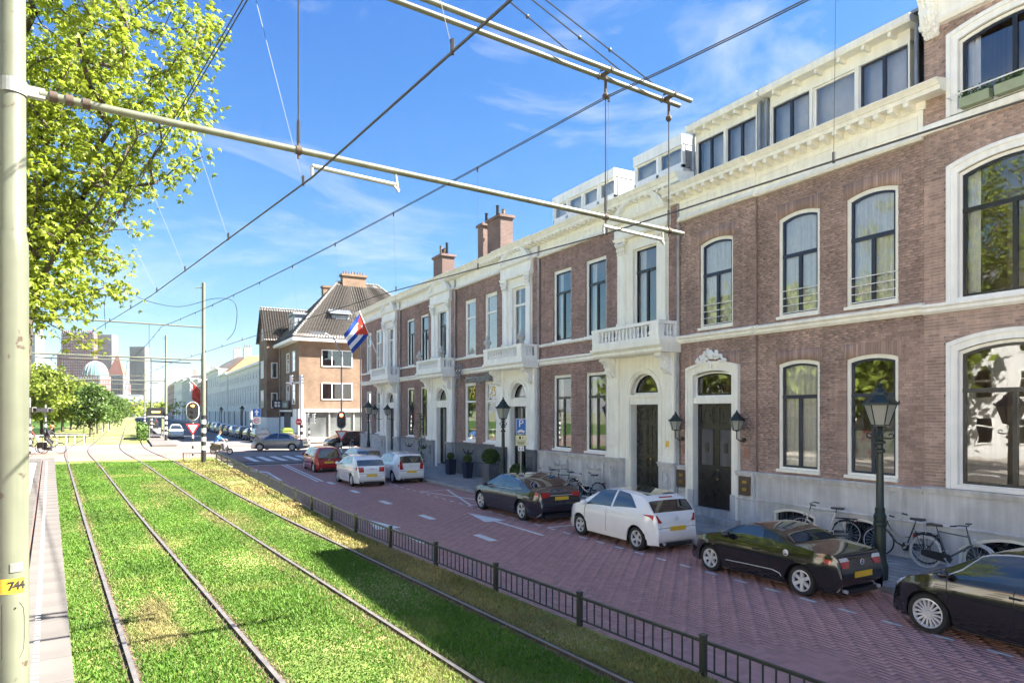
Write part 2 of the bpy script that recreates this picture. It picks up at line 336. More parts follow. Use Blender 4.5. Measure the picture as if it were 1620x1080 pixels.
# pavement of tiles with kerb stones
pav = sheet('pavement', lambda Y: 13.36, lambda Y: 16.25, lambda x, Y: zr(Y) + .112, [-8 + i for i in range(66)], M['paver_bed'])
V = []; Fa = []
for j in range(-16, 170):
    for i in range(10):
        x = 13.37 + i * .3; y = j * .3 + (.15 if i % 2 else 0); z = zr(y) + .12 + random.uniform(-.002, .002); n = len(V); q = .004
        a, b, c, d = x + q, min(x + .3 - q, 16.24), y + q, y + .3 - q
        V += [(a, c, z), (b, c, z), (b, d, z), (a, d, z), (a - q, c - q, z - .012), (b + q, c - q, z - .012), (b + q, d + q, z - .012), (a - q, d + q, z - .012)]
        Fa += [(n, n + 1, n + 2, n + 3), (n + 4, n + 5, n + 1, n), (n + 5, n + 6, n + 2, n + 1), (n + 6, n + 7, n + 3, n + 2), (n + 7, n + 4, n, n + 3)]
npmesh('paving_tiles', np.array(V), np.array(Fa), M['tile'], par=pav, kind='stuff')
kb = MB(); kb.prism([(0, -.15), (.145, -.15), (.145, .125), (.03, .125), (0, .10)], lambda u, v: (u, .004, v), lambda u, v: (u, .996, v))
kme = mesh_of(kb, 'kerbstone', M['kerb'])
for j in range(-4, 57): piece('kerbstone', kme, pav, (13.2, j, zr(j + .5)))
kerb = MB()
for j in range(-6, 48):
    Y = j; a, b = fence_x(Y), fence_x(Y + 1)
    for (o0, o1, h) in ((.0, .34, .18),):
        z = max(zr(Y) + h, 0)
        kerb.add([(a + o0, Y + .004, -.1), (a + o1, Y + .004, -.1), (b + o1, Y + .996, -.1), (b + o0, Y + .996, -.1), (a + o0, Y + .004, z + .08), (a + o1, Y + .004, z), (b + o1, Y + .996, z), (b + o0, Y + .996, z + .08)],
                 [(4, 5, 6, 7), (0, 1, 5, 4), (1, 2, 6, 5), (2, 3, 7, 6), (3, 0, 4, 7)])
kerb.build('kerb_strip', M['kerb'], kind='structure')
# crossing and everything beyond it
def zc(x, Y):
    return .6 - .25 * smooth01(2.5, 8, x)
sheet('crossing', lambda Y: -40, lambda Y: 60, lambda x, Y: zc(x, Y) - .02, [46.6, 50, 54, 60, 66, 72], M['cross'], nx=60)
mb = MB(); mb.box(4.7, 13.3, 45.0, 52.5, -.2, .34); mb.build('side_road', M['asphalt'], kind='structure')
sheet('tram_lawn', lambda Y: -9 - .02 * (Y - 68), lambda Y: 1.6, lambda x, Y: .56, [69, 80, 100, 140, 200, 400], M['soil'], nx=3)
sheet('park_lawn', lambda Y: -70, lambda Y: -8.5 - .02 * (Y - 68), lambda x, Y: .50, [68, 90, 140, 200, 400], M['grass'], nx=3)
M['opp'] = pm('opposite_road_paving', (.42, .38, .34), .85, var=.15, scale=.4)
sheet('opposite_road', lambda Y: -21, lambda Y: plat_x(min(Y, 45)) - 3.3, lambda x, Y: .32, [-40, -20, 0, 10, 20, 30, 45, 46.5], M['opp'])
sheet('far_road', lambda Y: 3.6, lambda Y: 13.4, lambda x, Y: .35, [69, 100, 200, 500], M['asphalt'])
sheet('far_pavement', lambda Y: 13.4, lambda Y: 22, lambda x, Y: .46, [71, 100, 200, 500], M['tile'])
mb = MB(); mb.box(1.7, 3.6, 66, 100, .2, .72); mb.build('tram_stop_island', M['slab'], kind='structure')
# rails
for i in range(4):
    rm = MB(); ys = [-6 + .8 * k for k in range(75)] + [54 + 2 * k for k in range(60)]
    prof = [(-.07, -.03), (-.03, .0), (-.028, .045), (.028, .045), (.03, .0), (.07, -.03)]
    nv = len(prof)
    for Y in ys:
        X = rail_x(i, Y); z = (zt(Y) if Y < 46 else .6)
        for u, v in prof: rm.v.append((X + u, Y, z + v - (.028 if 46.5 < Y < 70 else 0)))
    for k in range(len(ys) - 1):
        for j in range(nv - 1):
            a = k * nv + j; rm.f.append((a, a + 1, a + nv + 1, a + nv)); rm.mi.append(0 if j == 2 else 1)
    rm.build('tram_rail', [M['rail'], M['rust']], kind='structure')
rs = MB()      # dark soil and gravel beside the rail heads
for i in range(4):
    for k in range(-6, 46):
        for s in (-1, 1):
            X0, X1 = rail_x(i, k), rail_x(i, k + 1); w0 = .05 + .05 * abs(math.sin(k * 2.3 + i + s)); w1 = .05 + .05 * abs(math.sin((k + 1) * 2.3 + i + s))
            rs.add([(X0 + s * .03, k, zt(k) + .006), (X0 + s * (.05 + w0), k, zt(k) + .006), (X1 + s * (.05 + w1), k + 1, zt(k + 1) + .006), (X1 + s * .03, k + 1, zt(k + 1) + .006)], [(0, 1, 2, 3)])
M['ballast'] = pm('soil_beside_rail', (.10, .07, .05), .95, var=.35, scale=8, bump=.5)
rs.build('rail_gravel', M['ballast'], kind='structure')
# platform
plat = thing('tram_platform', 'concrete tram stop platform with pale edge slabs and white dashes beside the left rail', 'platform', (-2, 20, .3), kind='structure')
pj = MB(); pj.prism([(0, 0), (0, .28), (.54, .28), (.54, 0)], lambda u, v: (u, .004, v), lambda u, v: (u, .886, v))
sme = mesh_of(pj, 'slab', M['slab'])
for k in range(-4, 54):
    Y = k * .89; z = zt(Y) + .02
    piece('slab', sme, plat, (plat_x(Y) - .54, Y, z), (0, 0, math.atan(.085)))
pt = MB(); random.seed(3)
for k in range(-6, 80):
    for i in range(9):
        Y = k * .6; X = plat_x(Y) - .60 - .3 * (i + 1); z = zt(Y) + .30 - .02 + random.uniform(-.003, .003)
        for h in (0, .3):
            pt.add([(X + .004 - .085 * h, Y + h + .004, z), (X + .296 - .085 * h, Y + h + .004, z), (X + .296 - .085 * (h + .3), Y + h + .296, z), (X + .004 - .085 * (h + .3), Y + h + .296, z)], [(0, 1, 2, 3)])
pt.build('paving_tiles', M['plat_tile'], plat, kind='stuff')
bd = MB()
for k in range(-6, 47):
    a, b = plat_x(k), plat_x(k + 1); z = zt(k) + .25
    bd.add([(a - 3.4, k, z), (a - .53, k, z), (b - .53, k + 1, z), (b - 3.4, k + 1, z)], [(0, 1, 2, 3)])
bd.build('platform_bed', M['paver_bed'], plat)
ds = MB()
for k in range(0, 250):
    Y = 5 + k * .16; X = plat_x(Y) - .36; z = zt(Y) + .304
    ds.quad((X - .035, Y, z), (X + .03, Y, z), (X + .03, Y + .06, z), (X - .035, Y + .06, z))
for k in range(0, 28):
    Y = 16 + k; z = zt(Y) + .296
    ds.quad((plat_x(Y) - 1.1, Y, z), (plat_x(Y) - .82, Y, z), (plat_x(Y + 1) - .82, Y + 1, zt(Y + 1) + .296), (plat_x(Y + 1) - 1.1, Y + 1, zt(Y + 1) + .296))
ds.build('white_marking', M['paint'], plat)
# painted road markings
def mark(name, polys, zo=.006):
    m_ = MB()
    for p in polys: m_.add([(x, y, max(zr(y), .35 if y > 45 else 0) + zo) for x, y in p], [tuple(range(len(p)))])
    return m_.build(name, M['paint'], kind='structure')
mark('lane_dash', [[(8.72, y), (8.97, y), (8.97, y + 1.12), (8.72, y + 1.12)] for y in (16.65, 21.0, 25.3, 29.5, 33.7)])
mark('straight_arrow', [[(10.42, 16.7), (10.54, 16.7), (10.54, 19.65), (10.42, 19.65)], [(10.48, 21.7), (10.1, 19.65), (10.86, 19.65)], [(6.95, 17.3), (7.08, 17.3), (7.08, 20.0), (6.95, 20.0)], [(6.9, 22), (6.55, 20), (7.35, 20)]])
mark('turn_arrow', [[(6.80, 36.4), (6.94, 36.6), (6.98, 41.0), (6.82, 40.6)], [(6.98, 41.0), (6.5, 42.0), (6.4, 41.3), (6.82, 40.6)], [(6.05, 42.2), (6.45, 40.2), (6.6, 42.6)]])
mark('lane_line', [[(8.38, 35.2), (8.5, 35.2), (8.5, 44.8), (8.38, 44.8)], [(8.62, 35.2), (8.74, 35.2), (8.74, 44.8), (8.62, 44.8)], [(5.3, 44.75), (12.4, 44.75), (12.4, 44.95), (5.3, 44.95)]])
mark('zebra_stripe', [[(x, 46.6), (x + .45, 46.6), (x + .45, 51.6), (x, 51.6)] for x in (6.1, 7.0, 7.9, 8.8, 9.7, 10.6, 11.5)])
mark('bay_dash', [[(11.25, y), (11.33, y), (11.33, y + .35), (11.25, y + .35)] for y in [4.2 + .82 * i for i in range(36)]], .008)
mark('bay_mark', [[(11.3, 17.7), (12.3, 17.7), (12.3, 17.8), (11.3, 17.8)], [(11.35, 28.6), (12.9, 28.6), (12.9, 28.7), (11.35, 28.7)], [(11.35, 23.4), (12.9, 23.4), (12.9, 23.5), (11.35, 23.5)], [(11.4, 28.6), (11.5, 28.6), (12.75, 23.5), (12.6, 23.5)], [(12.7, 28.6), (12.8, 28.6), (11.5, 23.5), (11.4, 23.5)]])
# grass: individual blades, dense near the camera
def blades(n, xf0, xf1, y0, y1, h0, h1, mat, name, power=1.6, dens=None):
    u = np.random.rand(n) ** power; Y = y0 + (y1 - y0) * u
    a = np.array([xf0(y) for y in Y]); b = np.array([xf1(y) for y in Y]); X = a + (b - a) * np.random.rand(n)
    keep = np.ones(n, bool)
    for i in range(4): keep &= np.abs(X - np.array([rail_x(i, y) for y in Y])) > .075
    X = X[keep]; Y = Y[keep]; n = len(X)
    Z = np.array([zt(y) for y in Y]); H = (h0 + (h1 - h0) * np.random.rand(n)) * (.6 + .4 * np.sin(X * 1.7 + .8) * np.sin(Y * .9) + .2)
    ang = np.random.rand(n) * 6.283; wd = (.0025 + .0035 * np.random.rand(n)) * (1 + Y / 9); lean = H * (.25 + .6 * np.random.rand(n)); la = np.random.rand(n) * 6.283
    dx, dy = np.cos(ang) * wd, np.sin(ang) * wd; lx, ly = np.cos(la) * lean, np.sin(la) * lean
    V = np.zeros((n, 5, 3)); V[:, 0] = np.c_[X - dx, Y - dy, Z - .01]; V[:, 1] = np.c_[X + dx, Y + dy, Z - .01]
    V[:, 2] = np.c_[X + dx * .8 + lx * .4, Y + dy * .8 + ly * .4, Z + H * .6]; V[:, 3] = np.c_[X - dx * .8 + lx * .4, Y - dy * .8 + ly * .4, Z + H * .6]; V[:, 4] = np.c_[X + lx, Y + ly, Z + H]
    base = np.arange(n)[:, None] * 5
    T = np.concatenate([base + np.array([[0, 1, 2]]), base + np.array([[0, 2, 3]]), base + np.array([[3, 2, 4]])])
    return npmesh(name, V.reshape(-1, 3), T, mat, kind='stuff')
blades(340000, lambda y: plat_x(y) + .03, lambda y: rail_x(3, y) - .1, 4.5, 46.5, .02, .07, M['grass'], 'grass', 2.0)
blades(36000, lambda y: rail_x(3, y) + .1, lambda y: fence_x(y) - .02, 4, 46.5, .02, .08, M['grass_dry'], 'dry_grass', 1.8)

M['straw'] = pm('straw_blade', (.24, .215, .085), .8, var=.3, scale=1.5, island=.35, trans=.25)
def blade_patch(name, P_, hh, mat):
    X, Y = P_[:, 0], P_[:, 1]; n = len(X); Z = np.array([zt(y) for y in Y]); H = hh * (.4 + .8 * np.random.rand(n)); a = np.random.rand(n) * 6.283; wd = (.0025 + .003 * np.random.rand(n)) * (1 + Y / 9); la = np.random.rand(n) * 6.283; ln = H * (.5 + .8 * np.random.rand(n))
    V = np.zeros((n, 3, 3)); V[:, 0] = np.c_[X - np.cos(a) * wd, Y - np.sin(a) * wd, Z - .01]; V[:, 1] = np.c_[X + np.cos(a) * wd, Y + np.sin(a) * wd, Z - .01]; V[:, 2] = np.c_[X + np.cos(la) * ln, Y + np.sin(la) * ln, Z + H]
    return npmesh(name, V.reshape(-1, 3), np.arange(3 * n).reshape(n, 3), mat, kind='stuff')
pts = []
for i, (lo, hi, n) in enumerate(((-.2, .22, 9000), (-.22, .2, 9000), (-.42, .18, 22000), (-.2, .25, 10000))):
    Y = 4.5 + 41 * np.random.rand(n) ** 1.6; off = lo + (hi - lo) * np.random.rand(n); k = np.abs(off) > .07; pts.append(np.c_[np.array([rail_x(i, y) for y in Y])[k] + off[k], Y[k]])
for cx_, cy_, rx, ry, n in ((.33, 12.2, .22, 1.1, 5000), (.42, 11.0, .28, .5, 3000), (2.9, 21, .5, 2.5, 4000), (1.0, 30, .5, 3.5, 4000)):
    g_ = np.random.normal(size=(n, 2)) * .6; pts.append(np.c_[cx_ + g_[:, 0] * rx, cy_ + g_[:, 1] * ry])
blade_patch('straw_grass', np.concatenate(pts), .055, M['straw'])
# ---------------------------------------------------------------- facades: (y along the street, z up, o out from the wall plane)
FX = 16.25
class FB(MB):
    def __init__(s, X=FX): super().__init__(); s.X = X
    def p(s, y, z, o): return (s.X - o, y, z)
    def fb(s, y0, y1, z0, z1, o0, o1): s.box(s.X - o1, s.X - o0, y0, y1, z0, z1)
    def poly(s, pts, o0, o1): s.prism(pts, lambda u, v: s.p(u, v, o1), lambda u, v: s.p(u, v, o0))
    def prof(s, pts, y0, y1):   # closed (o,z) profile swept along y
        s.prism(pts, lambda u, v: s.p(y0, v, u), lambda u, v: s.p(y1, v, u))
    def ring(s, A, B, o0, o1):
        n = len(A); vs = [s.p(*a, o1) for a in A] + [s.p(*b, o1) for b in B] + [s.p(*a, o0) for a in A] + [s.p(*b, o0) for b in B]; fs = []
        for i in range(n):
            j = (i + 1) % n; fs += [(i, n + i, n + j, j), (i, j, 2 * n + j, 2 * n + i), (n + i, 3 * n + i, 3 * n + j, n + j)]
        s.add(vs, fs)
def arcz(y, y0, y1, zs, rise):
    if rise < 1e-3: return zs
    h = (y1 - y0) / 2; Rr = (h * h + rise * rise) / (2 * rise); d = y - (y0 + y1) / 2
    return zs + rise - Rr + math.sqrt(max(0, Rr * Rr - d * d))
def outline(y0, y1, z0, zs, rise=0, n=10):
    top = [(y1 + (y0 - y1) * i / n, 0) for i in range(n + 1)] if rise else [(y1, 0), (y0, 0)]
    if rise and abs(rise - (y1 - y0) / 2) < .02:
        c = (y0 + y1) / 2; h = (y1 - y0) / 2; top = [(c + h * math.cos(math.pi * i / n), 0) for i in range(n + 1)]
    return [(y0, z0), (y1, z0)] + [(y, arcz(y, y0, y1, zs, rise)) for y, _ in top]
def inset(y0, y1, z0, zs, rise, d, db=None, n=10):
    db = d if db is None else db
    r2 = rise if not rise else (rise - d if abs(rise - (y1 - y0) / 2) < .02 else rise * ((y1 - y0 - 2 * d) / (y1 - y0)))
    zs2 = zs if (rise and abs(rise - (y1 - y0) / 2) < .02) else zs - d + (rise - r2 if rise else 0)
    return outline(y0 + d, y1 - d, z0 + db, zs2, r2, n)
def brickwall(par, y0, y1, z0, z1, ops, mat_b, mat_m, X=FX, o=0, Lb=.21, hb=.0665, indiv=None, header=False, thick=.28):
    mb = FB(X); ops = list(ops)
    ys = sorted({y0, y1} | {min(max(q, y0), y1) for a in ops for q in a[:2]}); zs = sorted({z0, z1} | {min(max(q, z0), z1) for a in ops for q in (a[2], a[3] + a[4])})
    for i in range(len(ys) - 1):
        for j in range(len(zs) - 1):
            cy, cz = (ys[i] + ys[i + 1]) / 2, (zs[j] + zs[j + 1]) / 2
            if not any(a[0] < cy < a[1] and a[2] < cz < a[3] + a[4] for a in ops): mb.fb(ys[i], ys[i + 1], zs[j], zs[j + 1], o - thick, o - .008)
    for a in ops:
        if a[4]:
            n = 8; c = (a[0] + a[1]) / 2; t = a[3] + a[4] + .001
            for s0, s1 in ((a[0], c), (a[1], c)):
                pts = [(s0, t)] + [(s0 + (s1 - s0) * k / n, arcz(s0 + (s1 - s0) * k / n, a[0], a[1], a[3], a[4])) for k in range(n + 1)]
                if s0 > s1: pts = pts[::-1]
                mb.poly(pts, o - thick, o - .009)
    wall = mb.build('wall', mat_m, par)
    bl = []; jn = .011
    for k in range(int((z1 - z0) / hb)):
        za = z0 + k * hb + jn / 2; zb = za + hb - jn; zm = (za + zb) / 2; iv = [(y0, y1)]
        for a in ops:
            ya, yb, hz = a[0], a[1], .30 if header else 0
            if a[2] - .02 < zm < a[3]: c0, c1 = ya, yb
            elif a[3] <= zm < a[3] + a[4] + hz:
                if header: c0, c1 = ya - .08, yb + .08
                else:
                    h = (yb - ya) / 2; Rr = (h * h + a[4] ** 2) / (2 * a[4]); dz = zm - (a[3] + a[4] - Rr); hw = math.sqrt(max(0, Rr * Rr - dz * dz)); c0, c1 = (ya + yb) / 2 - hw, (ya + yb) / 2 + hw
            else: continue
            nv = []
            for p, q in iv:
                if c1 <= p or c0 >= q: nv.append((p, q)); continue
                if c0 > p: nv.append((p, c0))
                if c1 < q: nv.append((c1, q))
            iv = nv
        st = Lb + jn; ph = (k % 2) * st / 2 + (.05 if k % 3 == 0 else 0)
        for p, q in iv:
            i = math.floor((p - ph) / st)
            while i * st + ph < q:
                a_, b_ = max(p, i * st + ph), min(q, i * st + ph + Lb)
                if b_ - a_ > .02: bl.append((a_, b_, za, zb))
                i += 1
    if header:
        for a in ops:
            y = a[0] - .08
            while y < a[1] + .08:
                zz = a[3] if (y < a[0] or y > a[1]) else arcz(y + .025, a[0], a[1], a[3], a[4]); top = a[3] + a[4] + .295
                bl.append((y, y + .055, zz + .004, top)); y += .066
    ind = set()
    if indiv:
        d = [(indiv(b), i) for i, b in enumerate(bl)]; d = sorted(x for x in d if x[0] is not None)[:300]; ind = {i for _, i in d}
    if ind:
        ub = MB(); ub.box(-.012, .003, 0, 1, 0, 1); ume = mesh_of(ub, 'brick', mat_b)
    V = []; Fa = []
    for i, (a_, b_, za, zb) in enumerate(bl):
        j = random.uniform(-.0015, .002)
        if i in ind: piece('brick', ume, wall, (X - o + j, a_, za), scale=(-1, b_ - a_, zb - za)); continue
        x0, x1 = X - o + .012, X - o - .003 + j; n = len(V)
        V += [(x0, a_, za), (x0, b_, za), (x0, b_, zb), (x0, a_, zb), (x1, a_, za), (x1, b_, za), (x1, b_, zb), (x1, a_, zb)]
        Fa += [(n + 4, n + 7, n + 6, n + 5), (n, n + 4, n + 5, n + 1), (n + 3, n + 2, n + 6, n + 7), (n, n + 3, n + 7, n + 4), (n + 1, n + 5, n + 6, n + 2)]
    V = np.array(V) - np.array(W[par.name])
    npmesh('bricks', V, np.array(Fa), mat_b, par=wall, kind='stuff')
    return wall
def curtain_mesh(b, y0, y1, z0, z1, o, amp=.025, wl=.11, folds=True):
    n = max(8, int((y1 - y0) / .022)); vs = []; fs = []
    for i in range(n + 1):
        y = y0 + (y1 - y0) * i / n; d = amp * math.sin(y / wl * 6.283) + amp * .5 * math.sin(y * 37)
        vs += [b.p(y, z0, o + d), b.p(y, z1, o + d)]
    for i in range(n): fs.append((2 * i, 2 * i + 2, 2 * i + 3, 2 * i + 1))
    b.add(vs, fs)
def window(par, y0, y1, z0, zs, rise=0, X=FX, fo=-.06, fr=.10, sash=.055, tz=None, mull=True, fmat='white', smat='black', cur=None, glass='glass', rail=False, sill=True, fdepth=.10, lowmull=None):
    """frame with sash, panes, curtain as sub-parts; the opening is y0..y1, z0..zs(+rise); tz: transom height"""
    b = FB(X); b.ring(outline(y0, y1, z0, zs, rise), inset(y0, y1, z0, zs, rise, fr, .09), fo - fdepth, fo)
    if sill: b.fb(y0 - .02, y1 + .02, z0 - .05, z0 + .03, fo - .05, fo + .13)
    wn = b.build('window', M[fmat], par)
    s = FB(X); a0, a1, b0 = y0 + fr, y1 - fr, z0 + .09; zi = zs - fr + .02 if not rise else zs - fr * .6; so_ = fo - .03
    n_in = inset(y0, y1, z0, zs, rise, fr, .09); n_in2 = inset(y0, y1, z0, zs, rise, fr + sash, .09 + sash)
    s.ring(n_in, n_in2, so_ - .06, so_); zt_ = zs + rise - fr
    if tz: s.fb(a0, a1, tz - .05, tz + .05, so_ - .06, so_ + .015)
    ml = (y0 + y1) / 2; zt2 = (tz or zt_) - .02
    if mull: s.fb(ml - .045, ml + .045, b0, zt2, so_ - .06, so_ + .008)
    s.build('sash', M[smat], wn)
    go = so_ - .035
    def pane(ya, yb, za, zb, arch=False):
        g_ = FB(X)
        if arch: pts = [(ya, za), (yb, za)] + [p for p in n_in2[2:]]
        else: pts = [(ya, za), (yb, za), (yb, zb), (ya, zb)]
        g_.add([g_.p(u, v, go) for u, v in pts], [tuple(range(len(pts)))[::-1]]); g_.build('pane', M[glass], wn)
    q = sash
    if tz: pane(a0 + q, a1 - q, tz + .05, zs - fr - q, True)
    top = tz - .05 if tz else zs - fr - q
    if mull: pane(a0 + q, ml - .045, b0 + q, top, not tz and rise > 9); pane(ml + .045, a1 - q, b0 + q, top)
    else: pane(a0 + q, a1 - q, b0 + q, top, not tz)
    if cur:
        cb = FB(X)
        if cur == 'full': curtain_mesh(cb, a0, a1, b0, zt_, go - .09)
        elif cur == 'sides': curtain_mesh(cb, a0, a0 + .28, b0, zt_, go - .16); curtain_mesh(cb, a1 - .28, a1, b0, zt_, go - .16)
        elif cur == 'blind': cb.fb(a0, a1, b0, zt_, go - .2, go - .19)
        cb.build('curtain', M['curtain'], wn, smooth=2)
    if rail:
        rb = FB(X)
        for k in range(4): z = z0 + .12 + k * .21; rb.tube([rb.p(y0 + .03, z, fo + .04), rb.p(y1 - .03, z, fo + .04)], .012, 6)
        rb.build('guard_rail', M['white'], wn)
    return wn
def shell(par, y0, y1, z0, z1, X=FX, depth=10, mat='mortar_dark', cut=None):
    """side walls, room back wall and floors behind a facade"""
    b = FB(X); b.fb(y0, y0 + .25, z0, z1, -depth, -.285); b.fb(y1 - .25, y1, z0, z1, -depth, -.285); b.fb(y0 + .25, y1 - .25, z0, z1, -depth, -depth + .2)
    b.build('side_wall', M[mat], par)
    b = FB(X); b.fb(y0 + .26, y1 - .26, .2, z1 - .1, -3.4, -3.2)
    for z in (1.2, 5.6, z1 - .25): b.fb(y0 + .26, y1 - .26, z, z + .2, -3.2, -.29)
    b.build('room', M['interior'], par)
def scroll_bracket(b, y0, y1, ztop, zbot, out, seed=1):
    rnd = random.Random(seed); H = ztop - zbot; pts = [(0, ztop), (out, ztop)]
    for i in range(13):
        t = i / 12; o = out * (1 - t ** 1.3) * (1 - .22 * math.sin(t * 6.28)) + .05; pts.append((o, ztop - .10 - (H - .10) * t))
    pts.append((0, zbot)); b.prof(pts, y0, y1)
    for i in range(60):
        t = rnd.random(); o = out * (1 - t ** 1.3) * (1 - .22 * math.sin(t * 6.28)) + .05; z = ztop - .08 - (H - .06) * t
        r = rnd.uniform(.03, .065); side = rnd.random()
        y = y0 if side < .35 else (y1 if side < .5 else rnd.uniform(y0, y1)); oo = o * (rnd.uniform(.3, 1) if side < .5 else 1)
        b.ball(b.p(y, z, oo), (r, r * .8, r), 6, 4)
def capital(b, y0, y1, z0, z1, o, seed=0):
    rnd = random.Random(seed); b.fb(y0 - .05, y1 + .05, z1 - .07, z1, .0, o + .07)
    for row in range(3):
        n = 4
        for i in range(n):
            y = y0 + (y1 - y0) * (i + .5) / n; z = z0 + (z1 - z0 - .1) * (row + .4) / 3; k = .03 + .025 * row
            b.ball(b.p(y, z, o + .015 + .02 * row), (k + .02, .05, .085), 6, 4)
    for y in (y0 - .02, y1 + .02): b.ball(b.p(y, z1 - .12, o + .05), (.07, .06, .06), 7, 5)
def panelled_leaf(par, y0, y1, z0, z1, o, mat, X=FX, grille=False, glass=None):
    b = FB(X); b.fb(y0, y1, z0, z1, o - .06, o); w_ = y1 - y0
    H = z1 - z0; rows = [(.03, .22), (.25, .36), (.40, .76), (.80, .97)]
    for i, (r0, r1) in enumerate(rows):
        if glass and i >= 2: continue
        za, zb = z0 + H * r0, z0 + H * r1; a, c = y0 + .1, y1 - .1
        b.ring(outline(a, c, za, zb), inset(a, c, za, zb, 0, .035), o - .01, o + .025)
        if not (grille and i == 2): b.ring(inset(a, c, za, zb, 0, .07), inset(a, c, za, zb, 0, min(w_, zb - za) * .32), o - .01, o + .018)
    d = b.build('door', M[mat], par)
    if grille:
        gb = FB(X); za, zb = z0 + H * .40, z0 + H * .76; a, c = y0 + .14, y1 - .14
        k = -int((zb - za) / .07)
        while a + k * .07 < c:
            for s in (1, -1):
                p0 = a + k * .07; t0 = max(0, (a - p0)); t1 = min(zb - za, c - p0)
                if t1 > t0:
                    q0, q1 = (za + t0, za + t1) if s == 1 else (zb - t0, zb - t1)
                    gb.tube([gb.p(p0 + t0, q0, o + .02), gb.p(p0 + t1, q1, o + .02)], .008, 4, cap=False)
            k += 1
        gb.fb((a + c) / 2 - .08, (a + c) / 2 + .08, (za + zb) / 2 - .15, (za + zb) / 2 + .15, o, o + .03)
        gb.build('grille', M['black'], d)
        bk = FB(X); bk.fb(a, c, za, zb, o, o + .006); bk.build('grille_backing', M['stone_dark'], d)
    return d
def knob(par, y, z, o, X=FX):
    b = FB(X); b.ball(b.p(y, z, o + .06), .03, 8, 6); b.tube([b.p(y, z, o), b.p(y, z, o + .05)], .012, 6); b.build('door_knob', M['brass'], par, smooth=True)
def modillions(par, y0, y1, z0, z1, o0, o1, step, wd, mat, X=FX):
    b = MB(); b.prism([(0, 0), (-(o1 - o0), .35 * (z1 - z0)), (-(o1 - o0), z1 - z0), (0, z1 - z0)], lambda u, v: (u, 0, v), lambda u, v: (u, wd, v)); me = mesh_of(b, 'modillion', M[mat])
    n = int((y1 - y0) / step); s = (y1 - y0) / n
    for i in range(n): piece('modillion', me, par, (X - o0, y0 + (i + .5) * s - wd / 2, z0))
def plinth(par, y0, y1, z1, o, mat, X=FX, ops=(), ledge=1.0, z0=-.1, capm=None):
    b = FB(X); ys = sorted({y0, y1} | {q for a in ops for q in a[:2]})
    for i in range(len(ys) - 1):
        c = (ys[i] + ys[i + 1]) / 2; a = next((a for a in ops if a[0] < c < a[1]), None)
        if not a: b.fb(ys[i], ys[i + 1], z0, z1 - .14, -.28, o)
        else:
            if a[2] > z0: b.fb(ys[i], ys[i + 1], z0, a[2], -.28, o)
            n = 8; top = [(a[0] + (a[1] - a[0]) * k / n, arcz(a[0] + (a[1] - a[0]) * k / n, a[0], a[1], a[3], a[4])) for k in range(n + 1)]
            if z1 - .14 > a[3] + a[4]: b.poly(top + [(a[1], z1 - .14), (a[0], z1 - .14)], -.28, o)
    b.fb(y0, y1, z1 - .14, z1 - .05, -.28, o + .05); b.prof([(-.28, z1 - .05), (o + .09, z1 - .05), (o + .09, z1 - .02), (o + .02, z1), (-.28, z1)], y0, y1)
    if ledge:
        segs = [(y0, y1)]
        for a in ops:
            if a[2] <= ledge <= a[3] + a[4] + .02: segs = [s for p, q in segs for s in ((p, a[0]), (a[1], q)) if s[1] - s[0] > .01]
        for p, q in segs: b.prof([(o - .01, ledge - .05), (o + .035, ledge - .03), (o + .035, ledge), (o - .01, ledge + .03)], p, q)
    return b.build('plinth', M[mat], par)
def basement_window(par, y0, y1, z0, zs, rise, X=FX, grille='bars'):
    b = FB(X); b.ring(outline(y0, y1, z0, zs, rise), inset(y0, y1, z0, zs, rise, .07, .05), -.10, .015); wn = b.build('basement_window', M['cream'], par)
    b = FB(X); b.fb(y0, y1, z0, zs + rise, -.16, -.14); b.build('pane', M['glass_dark'], wn)
    b = FB(X); b.fb(y0 - .1, y1 + .1, z0 - .1, zs + rise + .1, -.5, -.4); b.build('backing', M['dark'], wn)
    b = FB(X)
    if grille == 'bars':
        y = y0 + .12
        while y < y1 - .08: b.tube([b.p(y, z0 + .05, -.02), b.p(y, arcz(y, y0, y1, zs, rise) - .08, -.02)], .012, 5); y += .11
    else:
        h = zs + rise - z0; k = -8
        for k in range(-6, 14):
            for s in (0, 1):
                pts = []
                for t in np.linspace(0, 1, 8):
                    y = y0 + .07 + k * .2 + t * h * .8; z = z0 + .05 + (t if s == 0 else 1 - t) * (h - .1)
                    if y0 + .07 < y < y1 - .07 and z < arcz(y, y0, y1, zs, rise) - .07: pts.append(b.p(y, z, -.02))
                if len(pts) > 1: b.tube(pts, .011, 5)
    b.build('grille', M['black'], wn); return wn
def oval(b, y, z, ry, rz, o, t=.04):
    A = [(y + (ry) * math.cos(a), z + rz * math.sin(a)) for a in np.linspace(0, 6.283, 15)[:-1]]; B = [(y + (ry - t) * math.cos(a), z + (rz - t) * math.sin(a)) for a in np.linspace(0, 6.283, 15)[:-1]]
    b.ring(A, B, o - .02, o + .03)
